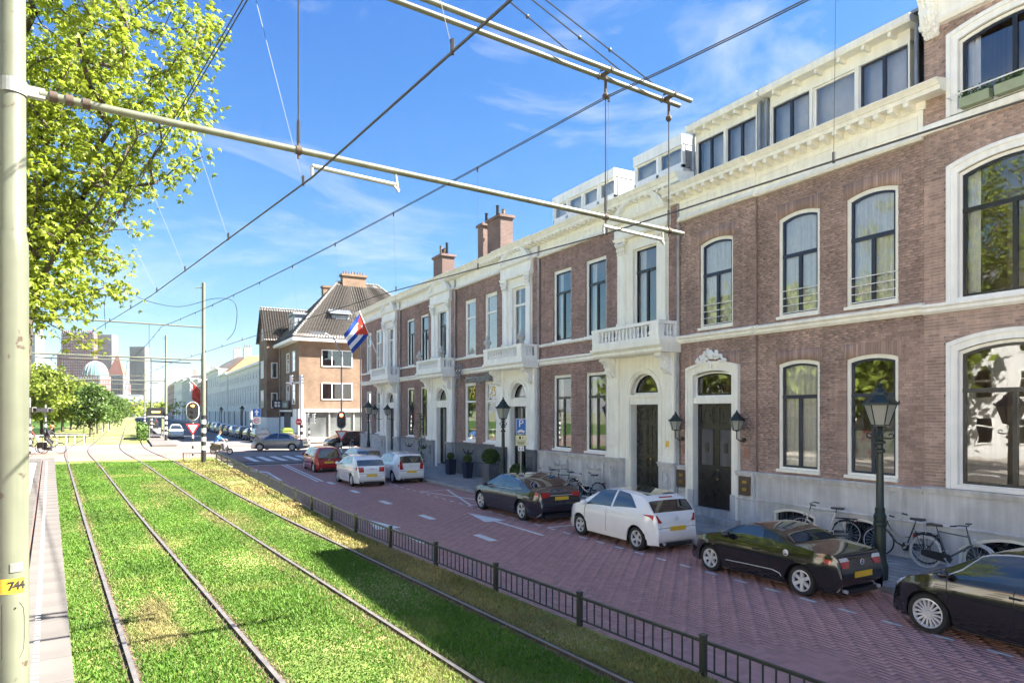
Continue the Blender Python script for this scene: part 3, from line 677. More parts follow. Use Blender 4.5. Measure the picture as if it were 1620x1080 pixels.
def frieze(b, y0, y1, z0, z1, o, medals, gap=.55):
    """flat frieze with sunk panels framed by mouldings and oval medallions"""
    b.prof([(-.28, z0), (o + .06, z0), (o + .11, z0 + .05), (o + .06, z0 + .12), (o + .03, z0 + .18), (o, z0 + .2), (o, z1), (-.28, z1)], y0, y1)
    ed = [y0 + .12] + [q for m_ in medals for q in (m_ - gap / 2, m_ + gap / 2)] + [y1 - .12]; za, zb = z0 + .28, z1 - .1
    for i in range(0, len(ed) - 1, 2):
        if ed[i + 1] - ed[i] > .3: b.ring(outline(ed[i], ed[i + 1], za, zb), inset(ed[i], ed[i + 1], za, zb, 0, .04), o - .01, o + .03)
    for m_ in medals: oval(b, m_, (za + zb) / 2, .13, (zb - za) / 2 - .01, o)
def corona(b, y0, y1, z0, z1, o, top=.2):
    h = z1 - z0
    b.prof([(-.28, z0), (o, z0), (o, z0 + .1 * h), (o + .01, z0 + .42 * h), (o + .05, z0 + .45 * h), (o + .05, z0 + .55 * h), (o + .13, z0 + .9 * h), (o + .13, z1), (o + .05, z1 + .01), (-.28, z1 + .12)], y0, y1)
# ================================================================ house at the right edge
h0 = thing('brick_house', 'dark red brick house at the right edge with wide white arched window surrounds', 'house', (FX, 4, 0))
ow = [(y, y + 2.55) for y in (5.93, 2.0, -1.9)]
ops = []
for a, b_ in ow: ops += [(a + .1, b_ - .1, 1.9, 4.95, .22), (a + .1, b_ - .1, 6.1, 8.95, .22), (a + .1, b_ - .1, 10.3, 12.0, .2)]
brickwall(h0, -3, 9.05, 1.87, 12.5, ops, M['brick_red'], M['mortar_light'], o=.03, hb=.0735, indiv=lambda b: ((b[0] - 8.7) ** 2 + (b[2] - 4.2) ** 2 * .6) if (b[0] > 8.42 or (b[0] > 7 and 5.3 < b[2] < 5.8)) else None)
for i, (a, b_) in enumerate(ow):
    for z0, zs, rs_, tz in ((1.87, 5.12, .22, 4.07), (6.05, 9.12, .22, 8.09), (10.27, 12.1, .18, None)):
        b = FB(); b.ring(outline(a - .02, b_ + .02, z0, zs + .02, rs_), inset(a - .02, b_ + .02, z0, zs + .02, rs_, .21, .1), .02, .085); b.ring(inset(a, b_, z0, zs, rs_, -.04, 0), inset(a, b_, z0, zs, rs_, .05, 0), .03, .12)
        b.build('window_surround', M['white'], h0)
        window(h0, a + .18, b_ - .18, z0 + .03, zs - .17, rs_ * .86, fo=.0, fr=.07, sash=.06, tz=tz, mull=True, smat='black', cur='sides' if z0 > 5 else None, sill=False, fdepth=.16)
plinth(h0, -3, 9.05, 1.87, .07, 'stone', ops=[(a + .25, b_ - .2, .12, .55, .35) for a, b_ in ow], ledge=1.0)
for a, b_ in ow[:2]: basement_window(h0, a + .25, b_ - .2, .14, .55, .35, X=FX - .03, grille='diamond')
b = FB(); b.prof([(-.1, 5.86), (.06, 5.86), (.12, 5.92), (.12, 5.98), (.17, 6.02), (.17, 6.08), (.03, 6.1)], -3, 9.07); b.prof([(-.1, 10.05), (.08, 10.05), (.14, 10.12), (.14, 10.24), (.03, 10.28)], -3, 9.12)
b.build('string_course', M['white'], h0)
b = FB(); b.prof([(-.2, 12.5), (.1, 12.5), (.16, 12.58), (.1, 12.66), (.1, 13.15), (.3, 13.25), (.62, 13.35), (.62, 13.7), (-.2, 13.75)], -3, 9.12)
for y in (8.72, 4.9, .9): scroll_bracket(b, y, y + .28, 13.3, 12.25, .48, int(y * 9))
b.build('cornice', M['white'], h0)
shell(h0, -3, 9.04, -.1, 13.6, mat='brick_red')
b = FB(); b.fb(-3, 9.05, 13.7, 13.8, -10, -.1); b.build('roof', M['slate'], h0)
# window boxes on the second-floor sill: separate things
def window_box(y, n, label):
    t = thing('window_box', label, 'planter', (FX - .2, y, 10.3), group='pale green window boxes on a sill')
    b = FB(); b.prism([(-.09, 0), (.09, 0), (.12, .2), (-.12, .2)], lambda u, v: (FX - .2 + u, y - .3, 10.3 + v), lambda u, v: (FX - .2 + u, y + .3, 10.3 + v)); b.build('trough', pm('pale_green_plastic', (.30, .36, .24), .5), t)
    lf = MB(); rnd = random.Random(n)
    for i in range(160):
        c = Vector((FX - .2 + rnd.uniform(-.13, .13), y + rnd.uniform(-.31, .31), 10.5 + rnd.random() ** 1.5 * .17)); d = Vector((rnd.uniform(-1, 1), rnd.uniform(-1, 1), rnd.uniform(-.5, .8))).normalized() * .035; e = d.cross(Vector((rnd.random(), rnd.random(), 1))).normalized() * .022
        lf.quad(c - d, c + e, c + d, c - e)
    lf.build('plants', M['leaf3'], t)
window_box(7.85, 1, 'pale green window box on the left half of the top sill at the right edge')
window_box(7.15, 2, 'pale green window box cut by the right picture edge on the top sill')
b = FB(); b.tube([b.p(8.4, 10.62, .33), b.p(6.05, 10.62, .33)], .016, 6); b.tube([b.p(8.4, 10.62, .33), b.p(8.4, 10.62, .02)], .012, 6); b.tube([b.p(6.05, 10.62, .33), b.p(6.05, 10.62, .02)], .012, 6); b.build('sill_rail', M['white'], h0)
# ================================================================ second house
h1 = thing('brick_house', 'brown brick house with carved crest over its black double door and zinc attic windows', 'house', (FX, 13, 0))
w_up = [(9.68, 11.05), (11.83, 13.17)]; w_door = (14.78, 16.22)
opsR = [(a, b_, 6.28, 9.1, .12) for a, b_ in w_up] + [(a, b_, 1.94, 4.95, .1) for a, b_ in w_up]
opsL = [(14.79, 16.2, 6.28, 9.02, .12), (14.62, 16.6, .45, 5.0, .2)]
brickwall(h1, 9.05, 13.92, 1.82, 9.97, opsR, M['brick_red'], M['mortar_dark'], header=True, indiv=lambda b: ((b[0] - 9.3) ** 2 + (b[2] - 3.6) ** 2) if b[0] < 12 else None)
brickwall(h1, 13.92, 17.1, 1.82, 9.97, opsL[:1] + [(14.62, 16.6, 1.7, 5.0, .2)], M['brick_red'], M['mortar_dark'], o=.07, header=True, thick=.35)
for a, b_ in w_up:
    window(h1, a, b_, 6.28, 9.1, .12, fr=.1, tz=8.02, cur='full', rail=True, smat='blue_black', fo=-.05, fmat='cream')
    window(h1, a, b_, 1.94, 4.95, .1, fr=.1, tz=4.02, cur='full' if a > 11 else None, smat='blue_black', fo=-.05, fmat='cream')
window(h1, 14.79, 16.2, 6.28, 9.02, .12, fr=.1, tz=8.0, cur='full', rail=True, smat='blue_black', fo=.0, fmat='cream')
bw = [(10.0, 11.13, .12, .72, .16), (11.92, 13.3, .12, .74, .13)]
plinth(h1, 9.05, 13.92, 1.82, .06, 'stone', ops=bw, ledge=1.0)
for a in bw: basement_window(h1, *a, X=FX - .02)
plinth(h1, 13.92, 14.57, 1.82, .16, 'stone', ledge=1.0); plinth(h1, 16.68, 17.1, 1.82, .16, 'stone', ledge=1.0)
# posters behind the right-hand ground-floor window panes
for ya, zb_, m_ in ((10.75, 2.75, 'poster_red'), (9.95, 2.75, 'poster_green')):
    if m_ not in M: M[m_] = pm(m_, (.6, .58, .55), .6, var=.1, alt=(.45, .05, .04) if 'red' in m_ else (.25, .4, .06), altscale=3.2)
    b = FB(); b.fb(ya - .24, ya + .24, zb_ - .36, zb_ + .36, -.22, -.215); b.build('poster', M[m_], h1)
# door surround
b = FB(); A_ = outline(14.54, 16.68, .1, 5.0, .16); B_ = inset(14.54, 16.68, .1, 5.0, .16, .25, 0); b.ring(A_, B_, -.1, .14); b.ring(inset(14.54, 16.68, .1, 5, .16, -.04, 0), inset(14.54, 16.68, .1, 5, .16, .05, 0), 0, .19)
b.fb(14.8, 16.42, 3.86, 4.06, -.12, .1); b.build('door_surround', M['cream'], h1)
for q_ in (14.5, 16.4): b = FB(); b.fb(q_, q_ + .32, .1, 1.05, .1, .17); b.build('surround_base', M['stone'], h1)
window(h1, 14.79, 16.43, 4.04, 4.76, .12, fr=.05, mull=False, fo=-.02, smat='black', sill=False)
for ya, yb in ((14.82, 15.605), (15.615, 16.4)): panelled_leaf(h1, ya, yb, .5, 3.87, -.1, 'door_black', grille=True)
knob(h1, 15.5, 1.75, -.1); knob(h1, 15.52, 1.45, -.1)
b = FB(); b.fb(14.4, 16.8, -.1, .3, .1, .48); b.fb(14.8, 16.42, .28, .5, -.3, .16); b.build('door_step', M['stone_dark'], h1)
b = FB(); rnd = random.Random(5)     # carved crest
for i in range(70):
    t = rnd.uniform(-1, 1); y = 15.6 + t * .62; h = .42 * (1 - abs(t)) ** .8 + .05
    b.ball(b.p(y, 5.17 + rnd.random() * h, .16 + rnd.random() * .05), (.05, rnd.uniform(.03, .07), rnd.uniform(.03, .07)), 6, 4)
b.ball(b.p(15.6, 5.42, .2), (.09, .13, .16), 8, 6); b.ball(b.p(15.6, 5.1, .2), (.06, .07, .12), 7, 5)
b.build('crest', M['white'], h1, smooth=2)
b = FB(); sp = [(-.1, 5.88), (.05, 5.88), (.10, 5.95), (.10, 6.0), (.16, 6.05), (.16, 6.12), (-.1, 6.2)]
b.prof(sp, 9.03, 13.92); b.prof([(o + .07, z) for o, z in sp], 13.9, 17.12); b.build('string_course', M['cream'], h1)
b = FB(); frieze(b, 9.07, 13.92, 9.97, 10.68, .04, [10.55, 12.55]); frieze(b, 13.92, 17.1, 9.97, 10.68, .11, [15.5]); b.build('frieze', M['cream'], h1)
b = FB(); corona(b, 8.5, 13.95, 10.86, 11.1, .40); corona(b, 13.95, 17.55, 10.86, 11.1, .47); b.fb(9.0, 13.92, 10.68, 10.87, -.2, .07); b.fb(13.92, 17.3, 10.68, 10.87, -.2, .14); cn = b.build('cornice', M['cream'], h1)
modillions(h1, 9.1, 13.9, 10.7, 10.86, .06, .38, .36, .13, 'cream'); modillions(h1, 13.95, 17.4, 10.7, 10.86, .13, .45, .36, .13, 'cream')
shell(h1, 9.06, 17.1, -.1, 10.9, mat='brick_red')
# attic storey with dormer windows
b = FB(); b.fb(9.1, 17.5, 10.9, 13.3, -9, -2.2); b.fb(9.1, 9.3, 10.9, 13.3, -2.2, -1.05); b.fb(17.3, 17.5, 10.9, 13.3, -2.2, -1.05); b.fb(14.25, 14.75, 10.9, 13.3, -2.2, -1.08); b.build('attic_wall', M['zinc'], h1)
XA = FX + 1.0
for ya, yb, n_, dark in ((9.95, 14.25, 3, 1), (14.75, 17.4, 2, 1)):
    b = FB(XA); b.fb(ya, yb, 12.95, 13.32, -.3, .04); b.fb(ya, yb, 11.0, 11.62, -.3, .04)
    st = (yb - ya) / n_
    for k in range(n_ + 1): y = ya + k * st; b.fb(max(ya, y - .05), min(yb, y + .05), 11.5, 13.0, -.3, .05)
    b.build('dormer_front', M['cream'], h1)
    for k in range(n_):
        plain = (n_ == 3 and k == 1)
        window(h1, ya + k * st + .05, ya + (k + 1) * st - .05, 11.6, 12.98, 0, X=XA, fo=0, fr=.02, sash=.055, mull=not plain, smat='white' if plain else 'blue_black', fmat='white', cur='blind', sill=False)
    b = FB(XA); b.prof([(-.3, 13.3), (.38, 13.3), (.42, 13.36), (.42, 13.5), (-.3, 13.55)], ya - .3 if ya > 14 else ya - .2, yb + .12)
    for k in range(6): y = ya + (k + .5) * (yb - ya) / 6; b.fb(y - .04, y + .04, 13.18, 13.3, -.05, .34)
    b.build('eave', M['cream'], h1)
b = FB(XA)
for y in (9.75, 14.35, 14.6, 17.45): b.tube([b.p(y, 13.3, .08), b.p(y, 13.1, .1), b.p(y, 11.2, .1)], .055, 8)
b.build('downpipe', M['zinc'], h1)
b = FB(XA); b.fb(9.1, 17.6, 13.5, 13.58, -8, .3); b.build('roof', M['zinc'], h1)
b = FB(); b.tube([b.p(17.12, 10.6, .12), b.p(17.12, 1.2, .12), b.p(17.12, 1.0, .2), b.p(17.12, .1, .2)], .05, 8); b.build('downpipe', M['stone_dark'], h1)
for ya, lab in ((14.22, 'r'), (16.9, 'l')):
    t = thing('letterbox_panel', 'brown metal letterbox panel right of the carved door surround' if lab == 'r' else 'brown metal letterbox panel left of the carved door surround', 'letterbox', (FX, ya, 1.2))
    b = FB(); b.fb(ya - .2, ya + .2, 1.1, 1.66, .16, .23); b.build('panel', pm('brown_metal', (.10, .07, .05), .4), t)
    for z in (1.28, 1.5): b = FB(); b.fb(ya - .1, ya + .06, z - .05, z + .04, .23, .24); b.build('name_plate', M['brass'], t)
for ya, lab in ((14.25, 'Small framed tile on brick right of the black door'), (16.88, 'Small framed tile on brick left of the black door')):
    b = FB(); b.fb(ya - .1, ya + .1, 2.2, 2.52, .065, .085); tag(b.build('wall_plaque', pm('plaque', (.3, .16, .12), .5), None), lab.lower(), 'plaque')
# ================================================================ row of four matching town houses
def baluster_mesh(h):
    b = MB(); pr = [(.05, 0), (.05, .06), (.03, .08), (.055, .2), (.06, .28), (.035, .5), (.028, .62), (.045, .68), (.03, .74), (.05, .9), (.05, 1)]
    b.lathe([(r * 1.0, z * h) for r, z in pr], n=10); return mesh_of(b, 'baluster', M['white'], smooth=True)
BAL = baluster_mesh(.40)
rlabels = ['purple brown town house with a balcony over its black double door, nearest of its row',
           'brick town house with gold 75 in its shop windows and urns on the balcony',
           'brick town house with slim dark windows and a white urn balcony behind the white cars',
           'brick town house at the street corner with the flag over its balcony']
def townhouse(k):
    d = 9.05 * k; Y = lambda y: y + d
    t = thing('town_house', rlabels[k], 'house', (FX, Y(21.5), 0), group='row of matching town houses')
    z_s = 'black' if k in (0, 2) else 'white'; pl = ['stone', 'plinth_dark', 'plinth_blue', 'stone'][k]
    ups = [(21.24, 22.64), (23.66, 25.06)]; mulls = k != 1
    ops = [(Y(a), Y(b), 6.62, 9.75, 0) for a, b in ups] + [(Y(a), Y(b), 1.97, 5.2, 0) for a, b in ups]
    brickwall(t, Y(20.75), Y(26.15), 1.85, 10.6, ops, M['brick_row'], M['mortar_dark'])
    brickwall(t, Y(17.1), Y(20.75), 5.5, 10.6, [(Y(17.6), Y(20.3), 5.5, 10.4, 0)], M['brick_row'], M['mortar_dark'], o=.10, thick=.38)
    for a, b in ups:
        window(t, Y(a), Y(b), 6.62, 9.75, fr=.13, tz=8.75, mull=mulls, smat=z_s, fo=-.08, cur=('sides', 'full', None, 'full')[k])
        if k == 1:
            wn = window(t, Y(a), Y(b), 1.97, 5.2, fr=.11, tz=4.15, mull=False, smat='white', fo=-.06, sash=.07)
        else: window(t, Y(a), Y(b), 1.97, 5.2, fr=.13, tz=4.2, mull=True, smat=z_s, fo=-.08, cur='sides' if k == 0 else None, rail=False)
    b = FB(); b.prof([(-.1, 5.67), (.05, 5.67), (.10, 5.74), (.10, 5.83), (.17, 5.88), (.17, 5.95), (-.1, 6.0)], Y(20.9), Y(26.15)); b.prof([(-.1, 6.5), (.07, 6.5), (.11, 6.55), (.11, 6.62), (-.05, 6.64)], Y(20.75), Y(26.15)); b.build('string_course', M['white'], t)
    plinth(t, Y(20.95), Y(26.15), 1.87, .08, pl, ops=[(Y(22.0), Y(23.1), .12, .62, .02)] if k == 0 else [], ledge=.95)
    if k == 0: basement_window(t, 22.0, 23.1, .12, .62, .02, X=FX - .02)
    # carved festoons on the plinth
    for yc in (21.9, 24.4):
        b = FB()
        for i in range(11): s = (i - 5) / 5; b.ball(b.p(Y(yc + s * .6), 1.42 - .12 * (1 - s * s) + (.07 if i in (0, 10) else 0) + (.1 if i == 5 else 0), .1), (.04, .06, .05 if i != 5 else .12), 6, 4)
        if k == 0: [b.fb(Y(yc + s) - .05, Y(yc + s) + .05, 1.0, 1.6, .07, .12) for s in (-.55, .55)]
        b.build('carved_festoon', M['stone' if k in (0, 3) else 'black'], t)
    # door bay
    wm = 'cream' if k == 0 else 'white'
    for ya, yb in ((17.16, 17.95), (19.9, 20.97)):
        plinth(t, Y(ya), Y(yb - (.1 if ya > 18 else 0)), 1.87, .26, pl, ledge=0)
        b = FB(); m_ = (ya + yb) / 2; b.ring(outline(Y(m_ - .22), Y(m_ + .22), 1.0, 1.6), inset(Y(m_ - .22), Y(m_ + .22), 1, 1.6, 0, .06), .24, .30); b.poly([(Y(m_ - .12), 1.3), (Y(m_), 1.12), (Y(m_ + .12), 1.3), (Y(m_), 1.5)], .24, .3); b.build('plinth_panel', M[pl], t)
    b = FB(); o0 = .14
    y0, y1, ds, dr = Y(18.08), Y(19.6), 4.2, .76
    Aout = [(Y(17.3), .95)] ; n = 12
    arch = [(y1 - (y1 - y0) * 0, .95)]
    inn = outline(y0, y1, .95, ds, dr, n); top = inn[2:]
    # wall plate left, right and above the arch
    b.fb(Y(17.2), y0, 1.84, ds, -.28, o0); b.fb(y1, Y(20.9), 1.84, ds, -.28, o0); b.fb(Y(17.75), y0, .1, 1.85, -.28, o0); b.fb(y1, Y(19.95), .1, 1.85, -.28, o0)
    mid = len(top) // 2
    b.poly([(Y(20.9), ds)] + [(Y(20.9), 5.62)] + [((y0 + y1) / 2, 5.62)] + top[:mid + 1][::-1], -.28, o0)
    b.poly([(Y(17.2), 5.62), (Y(17.2), ds)] + top[mid:][::-1] + [((y0 + y1) / 2, 5.62)], -.28, o0)
    ro = outline(y0 - .2, y1 + .2, ds - .3, ds, dr + .2, n)[2:]; ri = outline(y0 - .03, y1 + .03, ds - .3, ds, dr + .03, n)[2:]; rm_ = outline(y0 - .12, y1 + .12, ds, ds, dr + .12, n)[2:]
    def arc_band(P, Q, a, c):
        for i in range(len(P) - 1): b.poly([P[i], P[i + 1], Q[i + 1], Q[i]], a, c)
    arc_band(ro, rm_, o0, o0 + .09); arc_band(rm_, ri, o0, o0 + .045)
    for ya in (y0 - .2, y1 + .03): b.fb(ya, ya + .17, 1.84, ds, o0, o0 + .05)
    for ya, yb in ((17.2, 17.72), (20.2, 20.9)):
        b.fb(Y(ya), Y(yb), 1.84, 5.62, o0, o0 + .10); b.fb(Y(ya - .03), Y(yb + .03), 1.84, 2.08, o0, o0 + .15)
        b.ring(outline(Y(ya + .1), Y(yb - .1), 2.3, 4.6), inset(Y(ya + .1), Y(yb - .1), 2.3, 4.6, 0, .04), o0 + .09, o0 + .13)
    b.fb(y0 - .02, y1 + .02, 3.86, 4.22, -.2, o0 - .02); b.fb(y0 - .03, y1 + .03, 4.12, 4.22, -.2, o0 + .04)
    b.build('door_surround', M[wm], t)
    window(t, y0, y1, 4.2, 4.2, dr, fr=.04, sash=.05, fo=-.04, mull=False, smat='black', sill=False, glass='glass')
    dm = M['door_black']
    if k in (0, 3):
        for ya, yb in ((y0 + .02, (y0 + y1) / 2 - .005), ((y0 + y1) / 2 + .005, y1 - .02)): panelled_leaf(t, ya, yb, .86, 3.87, -.14, 'door_black')
        knob(t, (y0 + y1) / 2 - .1, 1.9, -.14)
    else:
        b = FB(); b.ring(outline(y0, y1, .5, 3.87), inset(y0, y1, .5, 3.87, 0, .1), -.2, -.1); b.fb((y0 + y1) / 2 - .05, (y0 + y1) / 2 + .05, .5, 3.87, -.2, -.1); dd = b.build('door', dm, t)
        b = FB(); b.fb(y0 + .1, y1 - .1, .6, 3.8, -.17, -.16); b.build('pane', M['glass_dark'], dd)
    b = FB(); b.fb(Y(17.7), Y(20.0), -.1, .5 if k in (1, 2) else .86, -.3, .12); b.fb(Y(17.8), Y(19.9), -.1, .32, .12, .4); b.build('door_step', M[pl], t)
    # balcony
    bal = FB(); bal.prof([(-.1, 5.6), (.85, 5.6), (.9, 5.66), (.9, 5.74), (1.0, 5.84), (1.0, 5.92), (-.1, 5.92)], Y(17.05), Y(20.95)); bal.prof([(-.1, 5.92), (.95, 5.93), (.95, 6.02), (-.1, 6.02)], Y(17.12), Y(20.88))
    bt = bal.build('balcony', M[wm], t)
    b = FB(); b.fb(Y(17.15), Y(20.85), 6.02, 6.14, .78, .96); b.fb(Y(17.12), Y(20.88), 6.55, 6.66, .76, .98)
    for s0, s1 in ((17.15, 17.3), (20.7, 20.85)): b.fb(Y(s0), Y(s1), 6.02, 6.14, .1, .78); b.fb(Y(s0 - .02), Y(s1 + .02), 6.55, 6.66, .05, .76); b.fb(Y(s0), Y(s1), 6.14, 6.56, .1, .22)
    for s in (17.15, 20.45): b.fb(Y(s), Y(s + .4), 6.14, 6.56, .72, .97); b.ring(outline(Y(s + .08), Y(s + .32), 6.2, 6.5), inset(Y(s + .08), Y(s + .32), 6.2, 6.5, 0, .03), .96, .985)
    b.build('balustrade', M['white'], bt)
    for i in range(14): piece('baluster', BAL, bt, (FX - .87, Y(17.68 + i * .203), 6.145))
    for s in (17.22, 20.78):
        for o in (.38, .52): piece('baluster', BAL, bt, (FX - o, Y(s), 6.145))
    for q_ in (17.3, 20.38): b = FB(); scroll_bracket(b, Y(q_), Y(q_ + .32), 5.6, 4.75, .72, int(q_) + k); b.build('scroll_bracket', M['white'], t)
    if k in (1, 2):
        for s in (17.35, 20.65):
            b = MB(); b.lathe([(.13, 0), (.13, .05), (.05, .09), (.06, .14), (.19, .28), (.2, .36), (.12, .44), (.14, .47), (.1, .5), (.05, .6), (.02, .68), (0, .7)], (FX - .85, Y(s), 6.66), 12)
            lab = {(1, 17.35): 'stone urn on the near end of the shop balcony', (1, 20.65): 'stone urn on the far end of the shop balcony', (2, 17.35): 'stone urn on the near end of the balcony behind the white hatchbacks', (2, 20.65): 'stone urn on the far end of the balcony behind the white hatchbacks'}[(k, s)]
            tag(b.build('urn', M['stone'], None, smooth=True), lab, 'urn', 'stone urns on balconies')
    # upper window bay with pilasters, capitals and round pediment
    b = FB(); b.fb(Y(17.6), Y(18.2), 5.9, 10.1, -.25, .13); b.fb(Y(19.48), Y(20.3), 5.9, 10.1, -.25, .13); b.fb(Y(18.2), Y(19.48), 9.55, 10.1, -.25, .13)
    for ya, yb in ((17.62, 18.0), (19.82, 20.25)): b.fb(Y(ya), Y(yb), 5.92, 9.45, .1, .24); b.fb(Y(ya - .04), Y(yb + .04), 5.92, 6.9, .1, .27); capital(b, Y(ya), Y(yb), 9.42, 9.98, .24, k)
    b.prof([(0, 9.98), (.32, 9.98), (.36, 10.06), (.28, 10.1), (.26, 10.55), (.42, 10.6), (.46, 10.72), (0, 10.76)], Y(17.5), Y(20.4))
    pe = outline(Y(17.5), Y(20.4), 10.7, 10.72, .78, 14)[2:]; pi = outline(Y(17.72), Y(20.18), 10.7, 10.72, .62, 14)[2:]
    for i in range(len(pe) - 1): b.poly([pe[i], pe[i + 1], pi[i + 1], pi[i]], .1, .42)
    b.poly(pe, .0, .22); b.build('window_bay', M[wm], t)
    window(t, Y(18.2), Y(19.48), 6.0, 9.56, fr=.06, tz=8.7, mull=mulls, smat=z_s, fo=.0, cur='sides' if k != 2 else None, sill=False)
    # entablature
    b = FB(); frieze(b, Y(20.5), Y(26.15), 10.55, 11.14, .04, [Y(22.6), Y(24.3)]); frieze(b, Y(17.1), Y(20.5), 10.62, 11.14, .12, []); b.build('frieze', M[wm], t)
    b = FB(); corona(b, Y(17.1) - (.3 if k == 0 else 0), Y(20.85), 11.26, 11.56, .44); corona(b, Y(20.85), Y(26.15) + (.4 if k == 3 else 0), 11.26, 11.56, .36); b.fb(Y(17.1), Y(26.15), 11.13, 11.27, -.2, .08); b.build('cornice', M['cream'], t)
    modillions(t, Y(17.1), Y(20.8), 11.14, 11.26, .12, .42, .30, .11, 'cream'); modillions(t, Y(20.85), Y(26.15), 11.14, 11.26, .06, .34, .30, .11, 'cream')
    shell(t, Y(17.11), Y(26.14), -.1, 11.2, mat='brick_row')
    b = FB(); b.prism([(-.2, 11.5), (-9, 11.5), (-9, 13.0), (-3.6, 13.0)], lambda u, v: b.p(Y(17.1), v, u), lambda u, v: b.p(Y(26.15), v, u)); b.build('roof', M['slate'], t)
    b = FB(); y = Y(26.13); b.tube([b.p(y, 11.1, .1), b.p(y, 6.2, .1), b.p(y, .2, .1)], .045, 7); b.build('downpipe', M['stone_dark'], t)
    if k == 0:
        for ya, yb, n in ((17.95, 20.6, 2), (21.8, 26.4, 4)):
            b = FB(FX + .9); b.fb(ya, yb, 13.1, 13.48, -3.5, .08); b.fb(ya, yb, 11.55, 12.4, -3, .03); st = (yb - ya) / n
            b.fb(ya, ya + .08, 12.3, 13.15, -3, .03); b.fb(yb - .08, yb, 12.3, 13.15, -3, .03)
            for i in range(1, n): b.fb(ya + i * st - .07, ya + i * st + .07, 12.3, 13.15, -.2, .03)
            b.build('dormer', M['white'], t)
            b = FB(FX + .9); b.fb(ya - .02, ya + .0, 12.3, 13.1, -2.6, -.1); b.build('dormer_cheek', M['zinc'], t)
            for i in range(n):
                window(t, ya + i * st + .08, ya + (i + 1) * st - .08, 12.4, 13.1, X=FX + .9, fo=0, fr=.03, sash=.03, mull=False, smat='white', cur='blind', sill=False)
    return t
ROW = [townhouse(k) for k in range(4)]
# gable end of the corner house
b = FB(); b.fb(53.0, 53.3, -.1, 11.2, -9, -.02); b.build('end_wall', M['brick_row'], ROW[3])
def chimney(par, x, y, w_, l, z0, z1, pots):
    b = MB(); b.box(x - w_, x + w_, y - l, y + l, z0, z1); b.box(x - w_ - .1, x + w_ + .1, y - l - .1, y + l + .1, z1, z1 + .15); c = b.build('chimney', M['brick_chim'], par)
    for i, (dy, h) in enumerate(pots): b = MB(); b.lathe([(.11, 0), (.09, h * .9), (.12, h)], (x, y + dy, z1 + .15), 8); b.build('chimney_pot', M['brick_tan'] if i % 2 else M['black'], c)
chimney(ROW[2], 18.6, 42.3, .45, .75, 11.5, 14.0, [(-.5, .8), (-.15, .5), (.15, .5), (.5, .8)])
chimney(ROW[1], 18.6, 36.0, .4, .35, 11.5, 14.6, [(0, .7)]); chimney(ROW[1], 18.6, 34.3, .4, .8, 11.5, 14.6, [(.3, .8), (-.4, .4)])
# gold 75 in the shop windows, shop sign
def text(s, size, mat, name, loc, rot, par, ext=.004, shear=0, bold=0):
    cu = bpy.data.curves.new(name, 'FONT'); cu.body = s; cu.size = size; cu.extrude = ext; cu.align_x = 'CENTER'; cu.align_y = 'CENTER'; cu.shear = shear; cu.offset = bold; cu.materials.append(mat); cu.resolution_u = 3
    o = bpy.data.objects.new(name, cu); C.objects.link(o); bpy.context.view_layer.update()
    me = bpy.data.meshes.new_from_object(o.evaluated_get(bpy.context.evaluated_depsgraph_get())); bpy.data.objects.remove(o)
    o = bpy.data.objects.new(name, me); C.objects.link(o); o.rotation_euler = rot
    if par: o.parent = par; o.location = Vector(loc) - W[par.name]; W[o.name] = W[par.name]
    else: o.location = loc
    return o
FACE = (R(90), 0, R(-90))     # text reading along the facade, seen from the street
for y in (30.99, 33.41):
    b = FB(); b.fb(y - .5, y + .5, 4.22, 5.06, -.2, -.19); b.build('dark_panel', M['black'], ROW[1])
    text('75', .72, M['brass'], 'gold_number', (FX + .115, y, 4.63), FACE, ROW[1], shear=.25)
sg = thing('shop_sign', 'grey metal script shop sign running above the windows marked 75', 'shop sign', (FX - .3, 32.5, 5.4))
M['sign_metal'] = pm('brushed_sign_metal', (.26, .26, .29), .35, metal=.7, var=.3, scale=15)
text('andvoigelde', .62, M['sign_metal'], 'lettering', (FX - .3, 31.95, 5.36), FACE, sg, ext=.04, shear=.35)
b = MB()
for cz, rr in ((5.98, .2), (5.62, .15), (5.3, .28)):
    for q in (-1, 1):
        if rr == .28 and q == 1: continue
        b.tube([(FX - .3, 34.35 + (q * rr * .9 if rr < .28 else 0) + rr * math.cos(a), cz + rr * math.sin(a)) for a in np.linspace(0, 6.283, 16)[:-1]], .05, 6, close=True)
b.build('initial_flourish', M['sign_metal'], sg)
b = MB()
for y in (30.4, 32, 33.6): b.tube([(FX, y, 5.45), (FX - .28, y, 5.45)], .02, 5)
b.build('sign_bracket', M['black'], sg)
# shop window display behind the panes
for y, z, c_, lab in ((30.7, 2.2, (.55, .12, .1), 'dressed shop figure in white and red in the near 75 window'), (33.1, 2.2, (.5, .48, .45), 'white flower arrangement in the far 75 window')):
    t = thing('window_display', lab, 'display', (FX + .7, y, z)); b = MB(); b.lathe([(.18, 0), (.2, .1), (.06, .5), (.22, .75), (.16, 1.0), (.2, 1.3), (.06, 1.45), (.1, 1.55), (.08, 1.7), (0, 1.75)], (FX + .7, y, z - .2), 10)
    b.build('figure', pm('display', c_, .7, alt=(.8, .8, .78), altscale=2), t, smooth=True)
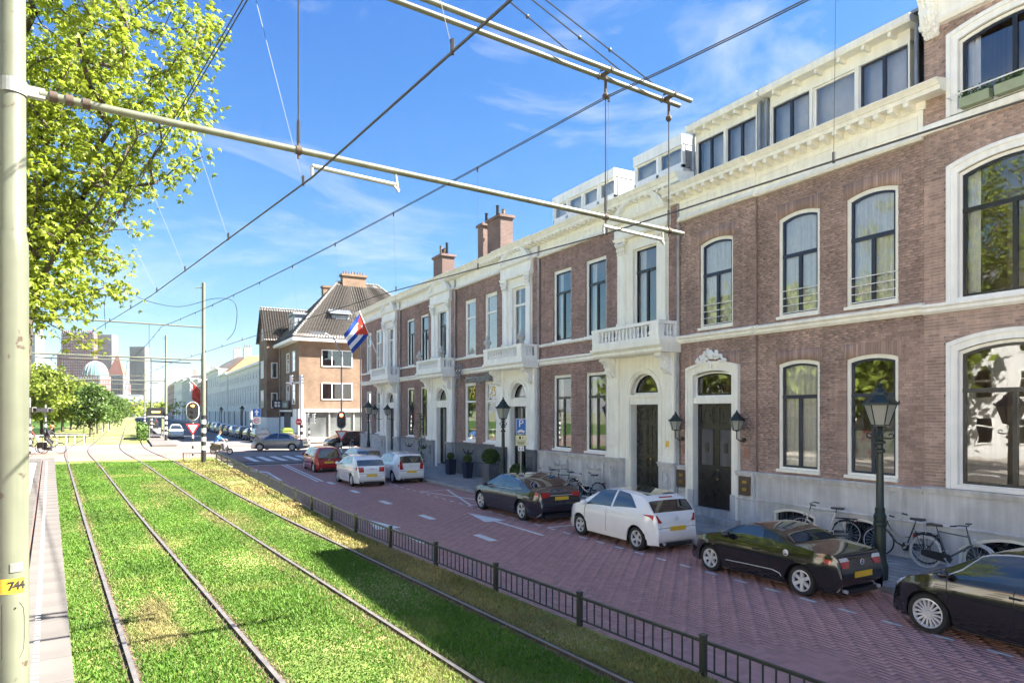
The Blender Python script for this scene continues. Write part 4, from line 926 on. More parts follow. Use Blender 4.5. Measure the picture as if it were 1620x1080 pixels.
# flag on its pole
fl = thing('flag', 'blue and white striped flag with red triangle on a slanted pole over the corner balcony', 'flag', (FX - .9, 45.7, 6.7))
P0 = Vector((FX - .75, 45.6, 6.4)); P1 = Vector((13.55, 44.9, 10.35)); b = MB(); b.tube([P0, P1], [.045, .03], 8); b.ball(P1, .06); b.build('flag_pole', M['white_p'], fl, smooth=True)
hd = (P0 - P1).normalized(); hl = 1.55; fly = Vector((-.62, .05, -.78)).normalized() * 1.75; nn = hd.cross(fly).normalized(); g = MB(); nu, nv = 15, 20
for i in range(nu + 1):
    for j in range(nv + 1):
        u, v = i / nu, j / nv; p = P1 + hd * (.1 + hl * u) + fly * v + nn * (.10 * math.sin(v * 7 + u * 2) * v) - Vector((0, 0, .25)) * v * v * (1 - u) * .5; g.v.append(tuple(p))
for i in range(nu):
    for j in range(nv):
        u, v = (i + .5) / nu, (j + .5) / nv; tri = v < .5 * (1 - abs(2 * u - 1)) * 1.15
        g.f.append((i * (nv + 1) + j, i * (nv + 1) + j + 1, (i + 1) * (nv + 1) + j + 1, (i + 1) * (nv + 1) + j)); g.mi.append(2 if tri else (0 if int(u * 5) % 2 == 0 else 1))
M['flag_blue'] = pm('flag_blue', (.01, .06, .36), .8, var=.1, trans=.25); M['flag_red'] = pm('flag_red', (.72, .06, .03), .8, var=.1, trans=.25); M['flag_white'] = pm('flag_white', (.82, .82, .82), .8, var=.05, trans=.25)
cl = g.build('cloth', [M['flag_blue'], M['flag_white'], M['flag_red']], fl, smooth=2)
s = MB(); c0 = P1 + hd * (.1 + hl * .5) + fly * .17; ex, ey = fly.normalized(), hd
for sd_ in (.02, -.02):
    s.add([c0 + nn * (sd_ + .02)] + [c0 + nn * (sd_ + .02) + (ex * math.cos(a) + ey * math.sin(a)) * (.14 if i % 2 == 0 else .055) for i, a in enumerate(np.linspace(0, 6.283, 11)[:-1])], [(0, 1 + i, 1 + (i + 1) % 10) for i in range(10)])
s.build('star', M['flag_white'], fl)
# ================================================================ corner building of tan brick with the tall hipped roof
def tiled_slope(mb, a, b, c, d, rows=14, amp=.05, pitch=.30):
    """corrugated tile slope: a-b eave, d-c ridge"""
    a, b, c, d = map(Vector, (a, b, c, d)); n = (b - a).cross(d - a).normalized()
    if n.z < 0: n = -n
    L = (b - a).length; k = max(2, int(L / pitch) * 4); m = rows; v0 = len(mb.v)
    for j in range(m + 1):
        for s in (0, 1):
            if (j == 0 and s == 0) or (j == m and s == 1): continue
            t = j / m
            for i in range(k + 1):
                u = i / k; p = (a + (b - a) * u) * (1 - t) + (d + (c - d) * u) * t; off = amp * math.sin((a - p).dot((b - a).normalized()) / pitch * 6.283) + (0 if s == 0 else .05)
                mb.v.append(tuple(p + n * (off + .06)))
    r = 2 * m
    for j in range(r - 1):
        for i in range(k): q = v0 + j * (k + 1) + i; mb.f.append((q, q + 1, q + k + 2, q + k + 1)); mb.mi.append(0)
cb = thing('corner_building', 'tan brick corner building with tall hipped tile roof and broad chimney', 'building', (16.3, 76.4, .3))
b = MB(); b.box(16.25, 34, 76.4, 88.5, 3.9, 11.4); b.box(14.68, 24, 87.2, 92.8, 2.9, 12.6); b.prism([(87.2, 12.6), (92.8, 12.6), (90, 16.3)], lambda u, v: (14.68, u, v), lambda u, v: (15.0, u, v)); b.build('wall', M['brick_tan'], cb)
b = MB(); b.box(14.6, 16.3, 87.15, 92.9, -.2, 2.9); b.box(16.2, 34, 79.5, 88.6, -.2, 3.0); b.box(16.2, 16.9, 76.35, 79.5, -.2, 3.9); b.build('base_wall', M['white'], cb)
b = MB(); b.box(15.4, 34.6, 75.5, 88.5, 11.4, 11.75); b.build('eaves', M['white'], cb)
b = MB(); tiled_slope(b, (15.4, 75.5, 11.75), (34.6, 75.5, 11.75), (27, 82, 19.3), (22, 82, 19.3)); tiled_slope(b, (15.4, 88.5, 11.75), (15.4, 75.5, 11.75), (22, 82, 19.3), (22, 82, 19.3)); tiled_slope(b, (34.6, 88.5, 11.75), (15.4, 88.5, 11.75), (22, 82, 19.3), (27, 82, 19.3)); tiled_slope(b, (14.3, 86.9, 12.3), (24, 86.9, 12.3), (24, 90, 16.6), (14.3, 90, 16.6)); tiled_slope(b, (24, 93.1, 12.3), (14.3, 93.1, 12.3), (14.3, 90, 16.6), (24, 90, 16.6), rows=8)
rf = b.build('roof', M['tile_grey'], cb, smooth=2)
b = MB()
for A_, B_ in (((15.4, 75.5, 11.85), (22, 82, 19.4)), ((22, 82, 19.4), (27, 82, 19.4)), ((27, 82, 19.4), (34.6, 75.5, 11.85)), ((14.3, 90, 16.75), (24, 90, 16.75))):
    A_, B_ = Vector(A_), Vector(B_); n = int((B_ - A_).length / .36)
    for i in range(n): b.ball(A_ + (B_ - A_) * (i + .5) / n, (.2, .2, .13), 6, 4)
b.build('ridge_tiles', M['kerb'], rf)
b = MB(); b.box(22.5, 25.4, 81.5, 82.5, 18.6, 20.3); b.box(22.35, 25.55, 81.35, 82.65, 20.1, 20.35); ch = b.build('chimney', M['brick_tan'], rf)
b = MB(); b.box(20.9, 22.2, 84.5, 85.4, 15, 19.2); b.box(20.8, 22.3, 84.4, 85.5, 19.0, 19.25); b.build('chimney', M['brick_tan'], rf)
b = MB()
for i in range(8): b.lathe([(.12, 0), (.09, .4)], (22.75 + i * .35, 82, 20.35), 7)
b.build('chimney_pots', M['brick_tan'], ch)
for x0, x1, y0, y1, sx in ((20.2, 22.2, 77.5, 81, 0), (16.6, 19.5, 80, 83, 1)):    # dormers
    b = MB(); z = 12.6
    if sx == 0: b.box(x0, x1, 77.6, 81, z, z + 2.1); tiled_slope(b, (x0 - .3, 77.2, z + 2.1), (x1 + .3, 77.2, z + 2.1), (x1 + .3, 81.5, z + 4.2), (x0 - .3, 81.5, z + 4.2), rows=5)
    else: b.box(16.5, 19.5, y0, y1, z, z + 2.2); b.box(16.3, 20, y0 - .2, y1 + .2, z + 2.2, z + 2.4)
    dm = b.build('dormer', [M['zinc']], cb)
def simple_window(par, c, u, n, w_, h, cols=1, fmat='white', gmat='glass_dark', bar=False, name='window'):
    """c centre on the wall, u horizontal unit, n outward normal"""
    c, u, n = Vector(c), Vector(u), Vector(n); z = Vector((0, 0, 1)); b = MB(); t = .09
    for s in (-1, 1): b.obox(c + u * s * (w_ / 2 - t / 2) + n * .02, u * t / 2, n * .06, z * h / 2); b.obox(c + z * s * (h / 2 - t / 2) + n * .023, u * w_ / 2, n * .06, z * t / 2)
    for i in range(1, cols): b.obox(c + u * (-w_ / 2 + w_ * i / cols) + n * .02, u * t * .45, n * .05, z * h / 2)
    if bar: b.obox(c + z * h * .15 + n * .02, u * w_ / 2, n * .05, z * .04)
    f = b.build(name, M[fmat], par); b = MB(); b.obox(c + n * .012, u * (w_ / 2 - .02), n * .012, z * (h / 2 - .02)); b.build('pane', M[gmat], f)
    return f
U, Nn = (1, 0, 0), (0, -1, 0); U2, N2 = (0, -1, 0), (-1, 0, 0)
for z, h in ((9.3, 1.9), (5.9, 1.9)): simple_window(cb, (20.45, 76.4, z + .3 * (z > 8)), U, Nn, 3.5, h, 3, gmat='glass_dark')
for z in (9.3, 5.6):
    for y in (79.0, 82.2): simple_window(cb, (16.25, y, z), U2, N2, 1.5, 2.3, 1, bar=True)
    simple_window(cb, (15.55, 87.2, z - .6), U, Nn, .75, 1.9); simple_window(cb, (14.68, 90.3, z - .4), U2, N2, 1.9, 2.2, 2)
simple_window(cb, (14.68, 90.1, 13.3), U2, N2, .8, 1.5)
simple_window(cb, (16.5, 81.5, 13.7), U2, N2, 2.2, 1.6, 2); simple_window(cb, (21.2, 77.6, 13.8), U, Nn, 1.1, 1.1, 1)
b = MB(); b.box(16.9, 34, 76.6, 76.7, .2, 3.6); b.build('shop_window', pm('grey_shop_glass', (.12, .13, .13), .06, spec=1, var=.4, scale=.6), cb)
b = MB(); b.box(16.9, 34, 76.3, 76.7, 3.55, 3.95); b.box(16.9, 34, 76.35, 76.7, -.2, .75)
for x in (16.9, 19.6, 22.4, 25.5, 29): b.box(x - .08, x + .08, 76.45, 76.65, .7, 3.6)
b.build('shop_front', M['kerb'], cb)
b = MB(); b.box(16.15, 16.3, 80.6, 84.2, .3, 3.6); b.build('door', M['slate'], cb); b = MB(); b.box(15.7, 16.3, 80.3, 84.5, 3.6, 3.8); b.build('canopy', M['white'], cb)
b = MB(); b.tube([(16.15, 86.8, 11.3), (16.15, 86.8, .3)], .09, 7); b.tube([(16.15, 77.0, 3.9), (16.15, 77.0, .3)], .05, 6); b.build('downpipe', M['kerb'], cb)
bs = thing('hanging_sign', 'dark blue sign box with four white squares on the corner building', 'sign', (15.7, 85.8, 4.6)); b = MB(); b.box(15.2, 16.1, 85.7, 85.9, 4.0, 5.0); b.build('box', M['blue_black'], bs)
b = MB()
for i in (0, 1):
    for j in (0, 1): b.box(15.33 + i * .36, 15.6 + i * .36, 85.66, 85.71, 4.18 + j * .36, 4.46 + j * .36)
b.build('white_square', M['white_p'], bs)
bs = thing('hanging_sign', 'dark blue rounded shop sign with a pale panel above the glass door', 'sign', (16.2, 82.2, 4.6)); b = MB(); b.box(15.9, 16.15, 80.6, 84.2, 4.0, 4.9); b.build('box', M['blue_black'], bs); b = MB(); b.box(15.86, 15.9, 81.2, 83.6, 4.15, 4.65); b.build('panel', M['zinc'], bs)
# ================================================================ far street: white terrace and houses beyond
def far_house(x, y0, y1, h, label, mat, floors, bays, roof=1.2, rmat='slate', fmat='white', depth=12, gm='glass_dark', z0=.2, ch=1, ww=.9, group='houses along the far street'):
    t = thing('terrace_house', label, 'house', (x, (y0 + y1) / 2, z0), group=group); b = MB(); b.box(x, x + depth, y0, y1, z0 - .4, h); b.build('wall', M[mat], t)
    b = MB(); b.box(x - .35, x + .1, y0, y1, h - .15, h + .2); b.box(x - .12, x, y0, y1, h - .75, h - .65); b.build('cornice', M[fmat], t)
    b = MB(); b.prism([(.0, h + .1), (depth, h + .1), (depth * .75, h + roof), (depth * .3, h + roof)], lambda u, v: (x + u, y0, v), lambda u, v: (x + u, y1, v)); r = b.build('roof', M[rmat], t)
    if ch: b = MB(); b.box(x + 3, x + 4.4, y0 + .3, y0 + 1.2, h, h + roof + 1.6); b.build('chimney', M['brick_row'], r); b = MB(); [b.lathe([(.14, 0), (.1, .6)], (x + 3.3 + .4 * i, y0 + .75, h + roof + 1.6), 6) for i in range(3)]; b.build('chimney_pots', M['brick_tan'], r)
    st = (y1 - y0) / bays; zb = z0 + .6
    for f, (za, hh) in enumerate(floors):
        for i in range(bays):
            y = y0 + (i + .5) * st
            if f == 0 and i % 3 == 1:
                b = MB(); b.box(x - .04, x + .05, y - .55, y + .55, z0, za + hh / 2); b.build('door', M['slate'], t)
            else: simple_window(t, (x, y, za), U2, N2, ww, hh, 1, fmat=fmat, gmat=gm, bar=True)
    return t
M['white_wall'] = pm('white_painted_wall', (.74, .74, .73), .7, var=.06, scale=.5, streak=.08)
M['grey_wall'] = pm('pale_grey_wall', (.45, .46, .48), .7, var=.1, scale=.5); M['glass_grey'] = pm('dull_grey_glazing', (.16, .17, .19), .2, var=.2)
M['orange_tile'] = pm('orange_roof_tile', (.42, .24, .13), .7, var=.25, scale=2)
fl3 = [(2.4, 2.6), (6.2, 3.0), (9.0, 1.1)]
far_house(16.25, 95.5, 117, 10.6, 'long white terrace house with tall windows next to the tan corner building', 'white_wall', fl3, 8, gm='glass_grey', ch=1)
far_house(16.25, 117.05, 138, 10.6, 'white terrace house in the middle of the white row on the far street', 'white_wall', fl3, 8, gm='glass_grey')
far_house(16.1, 138.1, 152, 10.9, 'white terrace house under an orange tiled roof on the far street', 'white_wall', fl3, 5, gm='glass_grey', roof=3.4, rmat='orange_tile')
far_house(16.1, 152.1, 176, 12.6, 'tall white house with heavy cornice behind the striped tram pole', 'white_wall', [(2.4, 2.6), (6.2, 2.8), (10, 2.2)], 6, gm='glass_grey', roof=2.5)
far_house(15.8, 176.1, 198, 11, 'brown brick house with white windows hung with flags on the far street', 'brick_row', fl3, 6, gm='glass_grey')
far_house(16.0, 198.1, 230, 12.4, 'white house with a flat roof beyond the flags on the far street', 'white_wall', [(2.4, 2.6), (6.2, 2.8), (10, 2.2)], 7, gm='glass_grey')
far_house(16.4, 230.1, 270, 14, 'grey apartment house with roof terrace far down the street', 'grey_wall', [(2.4, 2.6), (6, 2.4), (9.6, 2.2), (12.4, 1.4)], 8, gm='glass_grey', ch=0)
far_house(17, 270.1, 330, 15.5, 'pale house block near the far end of the street', 'white_wall', [(3, 2.6), (7, 2.4), (11, 2.2)], 10, gm='glass_grey')
far_house(18, 330.1, 420, 17, 'brown brick block at the far end of the street', 'brick_row', [(3, 2.6), (7, 2.4), (11, 2.2), (14, 2)], 12, gm='glass_grey')
t = thing('station_block', 'low grey glass block closing the far end of the street', 'building', (0, 560, 0)); b = MB(); b.box(-60, 40, 560, 620, -.2, 10); b.build('wall', M['grey_wall'], t); b = MB()
for z in (2, 5.5): b.box(-58, 38, 559.6, 560.2, z, z + 2.2)
b.build('window_band', M['glass_grey'], t); b = MB(); b.box(-65, 44, 552, 625, 10, 10.8); b.box(-20, 30, 560, 600, 10.8, 16); b.build('roof', M['zinc'], t)
# houses on the other side of the street: they show in the window glass and throw sunlight back on the shaded fronts
M['cream_wall'] = pm('cream_painted_wall', (.74, .70, .60), .7, var=.08, scale=.5, streak=.08)
for i, (y0, y1, h, mt) in enumerate(((-34, -20, 12, 'white_wall'), (-20, -7, 11, 'cream_wall'), (-7, 8, 12.5, 'white_wall'), (8, 22, 11, 'cream_wall'), (22, 36, 12, 'white_wall'), (36, 50, 11.5, 'cream_wall'))):
    t = thing('terrace_house', ['%s house across the street mirrored in %s' % q for q in (('white', 'the car windows'), ('cream', 'the side glass of the black hatchback'), ('white', 'the nearest big windows'), ('cream', 'the transom of the crested door'), ('white', 'the shop windows'), ('cream', 'the corner house windows'))][i], 'house', (-22, (y0 + y1) / 2, .3), group='houses mirrored in the windows')
    b = MB(); b.box(-33, -22, y0, y1, -.2, h); b.build('wall', M[mt], t); b = MB(); b.prism([(-33, h), (-21.7, h), (-24.5, h + 3), (-30, h + 3)], lambda u_, v: (u_, y0, v), lambda u_, v: (u_, y1, v)); b.build('roof', M['orange_tile' if i % 2 else 'slate'], t)
    b = MB(); b.box(-22, -21.6, y0, y1, h - .4, h); b.build('cornice', M['white'], t)
    for z in (2.2, 5.6, 8.8):
        for k in range(5): simple_window(t, (-22, y0 + (k + .5) * (y1 - y0) / 5, z), (0, 1, 0), (1, 0, 0), 1.2, 2.0, 1, bar=True)
# ================================================================ towers on the horizon
def at_far(px_, D, z=0):
    c = (px_ - CX) / F_PX * D; return (c * math.cos(TH) + D * math.sin(TH), -c * math.sin(TH) + D * math.cos(TH))
def zpx(y, D): return HC + (Y0 - y) * D / F_PX
FWD = Vector((math.sin(TH), math.cos(TH), 0)); RGT = Vector((math.cos(TH), -math.sin(TH), 0))
def tower(name, label, px0, px1, ytop, D, mat, wmat, cols, rows, depth=None, top=None, ww=.55, wh=.5, yaw=0):
    x0, y0 = at_far(px0, D); x1, y1 = at_far(px1, D); A_ = Vector((x0, y0, 0)); B_ = Vector((x1, y1, 0)); wd = (B_ - A_).length; dp = depth or wd * .6; H = zpx(ytop, D)
    t = thing(name, label, 'tower', (x0, y0, 0)); u = RGT; n = FWD; cen = (A_ + B_) / 2 + n * dp / 2; b = MB(); b.obox(cen + Vector((0, 0, H / 2 - 2)), u * wd / 2, n * dp / 2, Vector((0, 0, H / 2 + 2))); b.build('wall', M[mat], t)
    wb = MB(); cw, rh = wd / cols, H / rows
    for i in range(cols):
        for j in range(1, rows): wb.obox(A_ + u * (i + .5) * cw + Vector((0, 0, (j + .5) * rh)), u * cw * ww / 2, n * .35, Vector((0, 0, rh * wh / 2)))
    cw2 = dp / max(2, int(cols * .5))
    for s in (0, 1):
        for i in range(max(2, int(cols * .5))):
            for j in range(1, rows): wb.obox((B_ if s else A_) + n * (i + .5) * cw2 + Vector((0, 0, (j + .5) * rh)), u * .35, n * cw2 * ww / 2, Vector((0, 0, rh * wh / 2)))
    wb.build('windows', M[wmat], t, kind='stuff'); return t, A_, u, n, wd, dp, H
M['t_brick'] = pm('tower_red_brick', (.19, .075, .072), .8, var=.06, scale=.02); M['t_brick2'] = pm('tower_pale_brick', (.25, .17, .165), .8, var=.06, scale=.02)
M['t_grey'] = pm('tower_grey_panel', (.19, .195, .19), .6, var=.06, scale=.02); M['t_white'] = pm('tower_white_panel', (.33, .345, .35), .6, var=.06, scale=.02)
M['t_win'] = pm('tower_window', (.36, .38, .41), .15, var=.3, scale=.05); M['t_dark'] = pm('tower_dark_window', (.16, .19, .22), .12, var=.3, scale=.05); M['t_teal'] = pm('teal_dome_glass', (.10, .22, .22), .25, var=.25, scale=.1)
t, A_, u, n, wd, dp, H = tower('office_tower', 'tallest red brick tower with spiked parapet and small square windows', 97, 148, 527, 1000, 't_brick', 't_win', 14, 30, ww=.38, wh=.36)
b = MB()
for i in range(15): b.obox(A_ + u * (i + .5) * wd / 15 + Vector((0, 0, H + 1.5)), u * .55, n * .6, Vector((0, 0, 2.5)))
b.build('parapet', M['t_brick'], t); b = MB(); c0 = A_ - u * 3.2; b.obox(c0 + n * 10 + Vector((0, 0, zpx(560, 1000) / 2)), u * 3.2, n * 10, Vector((0, 0, zpx(560, 1000) / 2))); b.build('side_block', M['t_brick'], t)
tower('office_tower', 'pale brick tower with vertical window strips right of the tallest red tower', 149, 177, 529, 1010, 't_brick2', 't_dark', 10, 26, ww=.5, wh=.85)
tower('office_tower', 'grey flat topped tower standing alone above the street end', 205, 229, 548, 900, 't_grey', 't_dark', 12, 30, ww=.6, wh=.3)
tower('office_tower', 'white tower left of the red towers, at the tree leaves', 22, 56, 528, 850, 't_white', 't_dark', 10, 34, ww=.5, wh=.5)
t, A_, u, n, wd, dp, H = tower('office_tower', 'slim glass tower with slanted top beside the white tower', 57, 64, 530, 860, 't_teal', 't_dark', 3, 30, ww=.7, wh=.4)
b = MB(); b.add([A_ + Vector((0, 0, H)), A_ + u * wd + Vector((0, 0, H)), A_ + u * wd + Vector((0, 0, H + 14)), A_ + n * dp + Vector((0, 0, H)), A_ + u * wd + n * dp + Vector((0, 0, H)), A_ + u * wd + n * dp + Vector((0, 0, H + 14))], [(0, 1, 2), (3, 5, 4), (0, 2, 5, 3), (1, 4, 5, 2)]); b.build('slanted_top', M['t_white'], t)
t, A_, u, n, wd, dp, H = tower('domed_building', 'brick building with teal glass dome in front of the red towers', 122, 158, 594, 800, 't_brick', 't_win', 9, 9, depth=22)
cen = A_ + u * wd / 2 + n * wd / 2; b = MB(); rad = wd / 2; dh = zpx(570, 800) - H
b.lathe([(rad * math.cos(a), H - .5 + dh * math.sin(a)) for a in np.linspace(0, 1.5, 9)] + [(0, H + dh - .4)], (cen.x, cen.y, 0), 20); b.build('dome', M['t_teal'], t, smooth=True)
b = MB()
for k in range(20):
    a = k * math.pi / 10; b.tube([(cen.x + rad * 1.01 * math.cos(e) * math.cos(a), cen.y + rad * 1.01 * math.cos(e) * math.sin(a), H + dh * 1.01 * math.sin(e)) for e in np.linspace(0, 1.5, 7)], .3, 4)
b.build('dome_rib', M['t_white'], t)
t, A_, u, n, wd, dp, H = tower('gabled_tower', 'brick building with steep pointed roof right of the teal dome', 170, 195, 592, 850, 't_brick2', 't_dark', 6, 8, ww=.75, wh=.7)
b = MB(); z1 = zpx(561, 850); P_ = [A_, A_ + u * wd, A_ + u * wd + n * dp, A_ + n * dp]; m_ = A_ + u * wd * .45 + n * dp / 2
b.add([p + Vector((0, 0, H)) for p in P_] + [m_ + Vector((0, 0, z1)) - u * wd * .06, m_ + Vector((0, 0, z1)) + u * wd * .06], [(0, 1, 5, 4), (1, 2, 5), (2, 3, 4, 5), (3, 0, 4)]); b.build('roof', pm('tower_roof_tile', (.22, .09, .065), .8, var=.1, scale=.05), t)
tower('brick_block', 'small dark red block between the pointed roof and the grey tower', 195, 204, 608, 870, 't_brick', 't_dark', 3, 8)
tower('brick_block', 'low red block with white fins left of the teal dome', 104, 121, 606, 820, 't_brick', 't_win', 6, 8)
# ================================================================ tram overhead line
TD = Vector((-.0847, .9964, 0)); BD = Vector((.9964, .0847, 0))      # along and across the tracks
def pix(x, y, D):
    c = (x - CX) / F_PX * D; return Vector((c * math.cos(TH) + D * math.sin(TH), -c * math.sin(TH) + D * math.cos(TH), HC + (Y0 - y) * D / F_PX))
PB = pix(19, 651, 5.9); PB.z = 0                                    # foot of the near pole
def beam_at(s, z): return Vector((PB.x, PB.y, z)) + BD * s
pole = thing('tram_pole', 'thick pale green tram pole at the left edge with yellow 744 plate', 'pole', (PB.x, PB.y, .6))
b = MB(); zj = HC + (Y0 - 372) / F_PX * 5.9
b.lathe([(.19, .4), (.19, .62), (.125, .64), (.122, zj - .25), (.119, zj - .07), (.108, zj), (.104, zj + .02), (.09, 11.0), (0, 11.02)], (PB.x, PB.y, 0), 32); b.build('shaft', M['pole'], pole, smooth=True)
z6 = 6.42; b = MB(); b.lathe([(.108, z6 - .06), (.113, z6 - .06), (.113, z6 + .06), (.108, z6 + .06)], (PB.x, PB.y, 0), 24); b.obox(beam_at(.17, z6), BD * .07, TD * .03, (0, 0, .045)); b.obox(PB + Vector((0, 0, z6)) - BD * .14, BD * .04, TD * .03, (0, 0, .04)); b.build('clamp_band', M['steel'], pole)
CAMV = (Vector((0, 0, 0)) - PB); CAMV.z = 0; CAMV.normalize(); SIDE = Vector((-CAMV.y, CAMV.x, 0))
def on_pole(ang, z, r=.124): d = (CAMV * math.cos(ang) + SIDE * math.sin(ang)); return Vector((PB.x, PB.y, z)) + d * r
def pole_patch(name, a0, a1, z0, z1, mat, r=.126):
    b = MB(); n = 10
    for i in range(n + 1): a = a0 + (a1 - a0) * i / n; b.v += [tuple(on_pole(a, z0, r)), tuple(on_pole(a, z1, r))]
    b.f = [(2 * i, 2 * i + 2, 2 * i + 3, 2 * i + 1) for i in range(n)]; b.mi = [0] * n; return b.build(name, mat, pole, smooth=2)
zl = HC - (928 - Y0) / F_PX * 5.78
pole_patch('number_plate', -.9, .75, zl - .065, zl + .065, M['yellow_p'])
for i, ch_ in enumerate('744'):
    a = -.12 + i * .31; p = on_pole(a + .06, zl, .1275); d = (p - PB); rz = math.atan2(d.y, d.x) + math.pi / 2
    text(ch_, .098, M['black_p'], 'plate_digit', p, (R(90), 0, rz), pole, ext=.0008, bold=.004)
pole_patch('steel_tab', -.1, .62, zl + .12, zl + .20, M['steel'], .13)
b = MB(); z0 = zl - .62
pts = []
for a, z in [(-.6, z0), (.45, z0), (.7, z0 + .06), (.75, z0 + .15), (.75, z0 + .34), (.68, z0 + .42), (.45, z0 + .47), (-.6, z0 + .47)]: pts.append(on_pole(a, z, .1255))
b.tube(pts, .0022, 4, close=True); b.ball(on_pole(.18, z0 + .43, .126), .008, 6, 5); b.build('access_hatch', M['black'], pole)
def crossbeam(label, foot, segs, group=None): pass
# lower and upper beams carried over both tracks
lb = thing('catenary_beam', 'long lower steel tube from the left pole across both tracks', 'beam', beam_at(.2, z6))
def sx(x, D0=5.9):   # distance along the beam that shows at pixel x
    lo, hi = 0, 14
    for _ in range(50):
        m_ = (lo + hi) / 2; p = beam_at(m_, z6); Dm = p.x * math.sin(TH) + p.y * math.cos(TH); c = p.x * math.cos(TH) - p.y * math.sin(TH)
        if CX + F_PX * c / Dm < x: lo = m_
        else: hi = m_
    return lo
SE = sx(1080); S1 = sx(472); S2 = sx(958); S3 = sx(1058)
b = MB(); b.tube([beam_at(.2, z6), beam_at(SE, z6)], .036, 12); b.build('tube', M['pole'], lb, smooth=True)
b = MB()
for s in (.3, .42, .55): b.tube([beam_at(s - .03, z6), beam_at(s + .03, z6)], .05, 12)
for s in (S1, S2, S3): b.tube([beam_at(s - .03, z6), beam_at(s + .03, z6)], .048, 10); b.tube([beam_at(s, z6 - .09), beam_at(s, z6 + .14)], .014, 6)
b.build('clamp', M['rust'], lb, smooth=True)
CW = []        # points of the contact wires under the beam
for xa, xb, xc, dz in ((494, 625, 490, .17), (955, 1047, 955, .17)):
    s0, s1 = sx(xa), sx(xb); b = MB(); b.tube([beam_at(s0, z6 - .14), beam_at(s1, z6 - .16)], .026, 8); b.tube([beam_at(s1, z6 + .02), beam_at(s1 + .04, z6 - .24)], .018, 6); b.tube([beam_at(s1 - .02, z6 - .17), beam_at(s1 + .05, z6 - .22)], .02, 6); b.tube([beam_at(s0, z6 - .14), beam_at(s0, z6 - .25)], .02, 6)
    b.build('registration_arm', M['steel'], lb, smooth=True); CW.append(beam_at(s0, z6 - .26))
ub = thing('catenary_beam', 'upper double steel tube beam hanging over the tracks at the top of the picture', 'beam', beam_at(.2, 8.5))
z8_ = 8.5; SU = sx(1083)
b = MB(); b.tube([beam_at(.1, z8_) - TD * .11, beam_at(SU + .02, z8_) - TD * .11], .036, 10); b.tube([beam_at(.1, z8_) + TD * .11, beam_at(SU, z8_) + TD * .11], .036, 10); b.build('tube', M['pole2'], ub, smooth=True)
b = MB()
for s in (sx(300), S1, S2, S3):
    b.tube([beam_at(s, z8_) - TD * .16, beam_at(s, z8_) + TD * .16], .03, 7); b.tube([beam_at(s, z8_ + .06) - TD * .11, beam_at(s, z8_ + .08) + TD * .11], .014, 5); b.tube([beam_at(s, z8_), beam_at(s, z8_ - .32)], .022, 6); b.ball(beam_at(s, z8_ - .33), .05, 7, 5)
b.build('clamp', M['rust'], ub)
for s in (S1, S2, S3): b = MB(); b.tube([beam_at(s, z8_ - .3), beam_at(s, z6 + .1)], .009, 5); b.tube([beam_at(s, z6 + .32), beam_at(s, z6 + .08)], .02, 5); b.build('hanger_rod', M['wire'], ub)
b = MB()
for s in (S2 - .5, S2 + .55, S3 - .1): b.tube([beam_at(.05, 10.8), beam_at(s, z8_ + .05)], .010, 5); b.ball(beam_at(s, z8_ + .05) * .86 + beam_at(.05, 10.8) * .14, .03, 6, 4)
b.build('stay_wire', M['wire'], ub)
# far poles with two cross arms each
def far_pole(x, y, label, arm, z0=.55, top=11.3, stripes=True, zl_=6.68, zu=8.64, name='tram_pole'):
    t = thing(name, label, 'pole', (x, y, z0), group='tram poles with cross arms'); b = MB(); b.lathe([(.13, z0 - .2), (.13, z0 + 6.4), (.10, z0 + 6.5), (.10, top), (0, top + .05)], (x, y, 0), 14); b.build('shaft', M['pole2'], t, smooth=True)
    for k in range(9):
        b = MB(); b.lathe([(.136, z0 + .5 + k * .26 - (.5 if k == 0 else 0)), (.136, z0 + .5 + k * .26 + .26)], (x, y, 0), 14); b.build('band', M['black_p' if k % 2 == 0 else 'white_p'], t)
    for z in (zl_, zu): b = MB(); b.tube([(x, y, z), (x - arm, y - arm * .06, z + .03)], .045, 8); b.build('cross_arm', M['pole2'], t, smooth=True)
    b = MB()
    for s in (arm * .97, arm * .33): b.tube([(x - s, y - s * .06, zu), (x - s, y - s * .06, zl_)], .014, 5)
    b.tube([(x - arm * .95, y, zl_ - .16), (x - arm * .6, y, zl_ - .2)], .03, 6); b.tube([(x - arm * .32, y, zl_ - .16), (x - arm * .08, y, zl_ - .2)], .03, 6); b.build('hanger_rod', M['wire'], t)
    b = MB(); b.tube([(x, y, top - .3), (x - .45, y, top - .35)], .03, 5); b.build('top_bracket', M['pole2'], t); return t
far_pole(3.85, 44.3, 'striped tram pole with two cross arms just before the crossing', 8.7)
far_pole(3.2, 76.7, 'tram pole with two cross arms at the stop beyond the crossing', 8.2)
far_pole(2.7, 109, 'distant tram pole with cross arms behind the far tram stop', 8.0, stripes=False)
far_pole(2.4, 142, 'most distant tram pole with cross arms down the far street', 8.0, stripes=False)
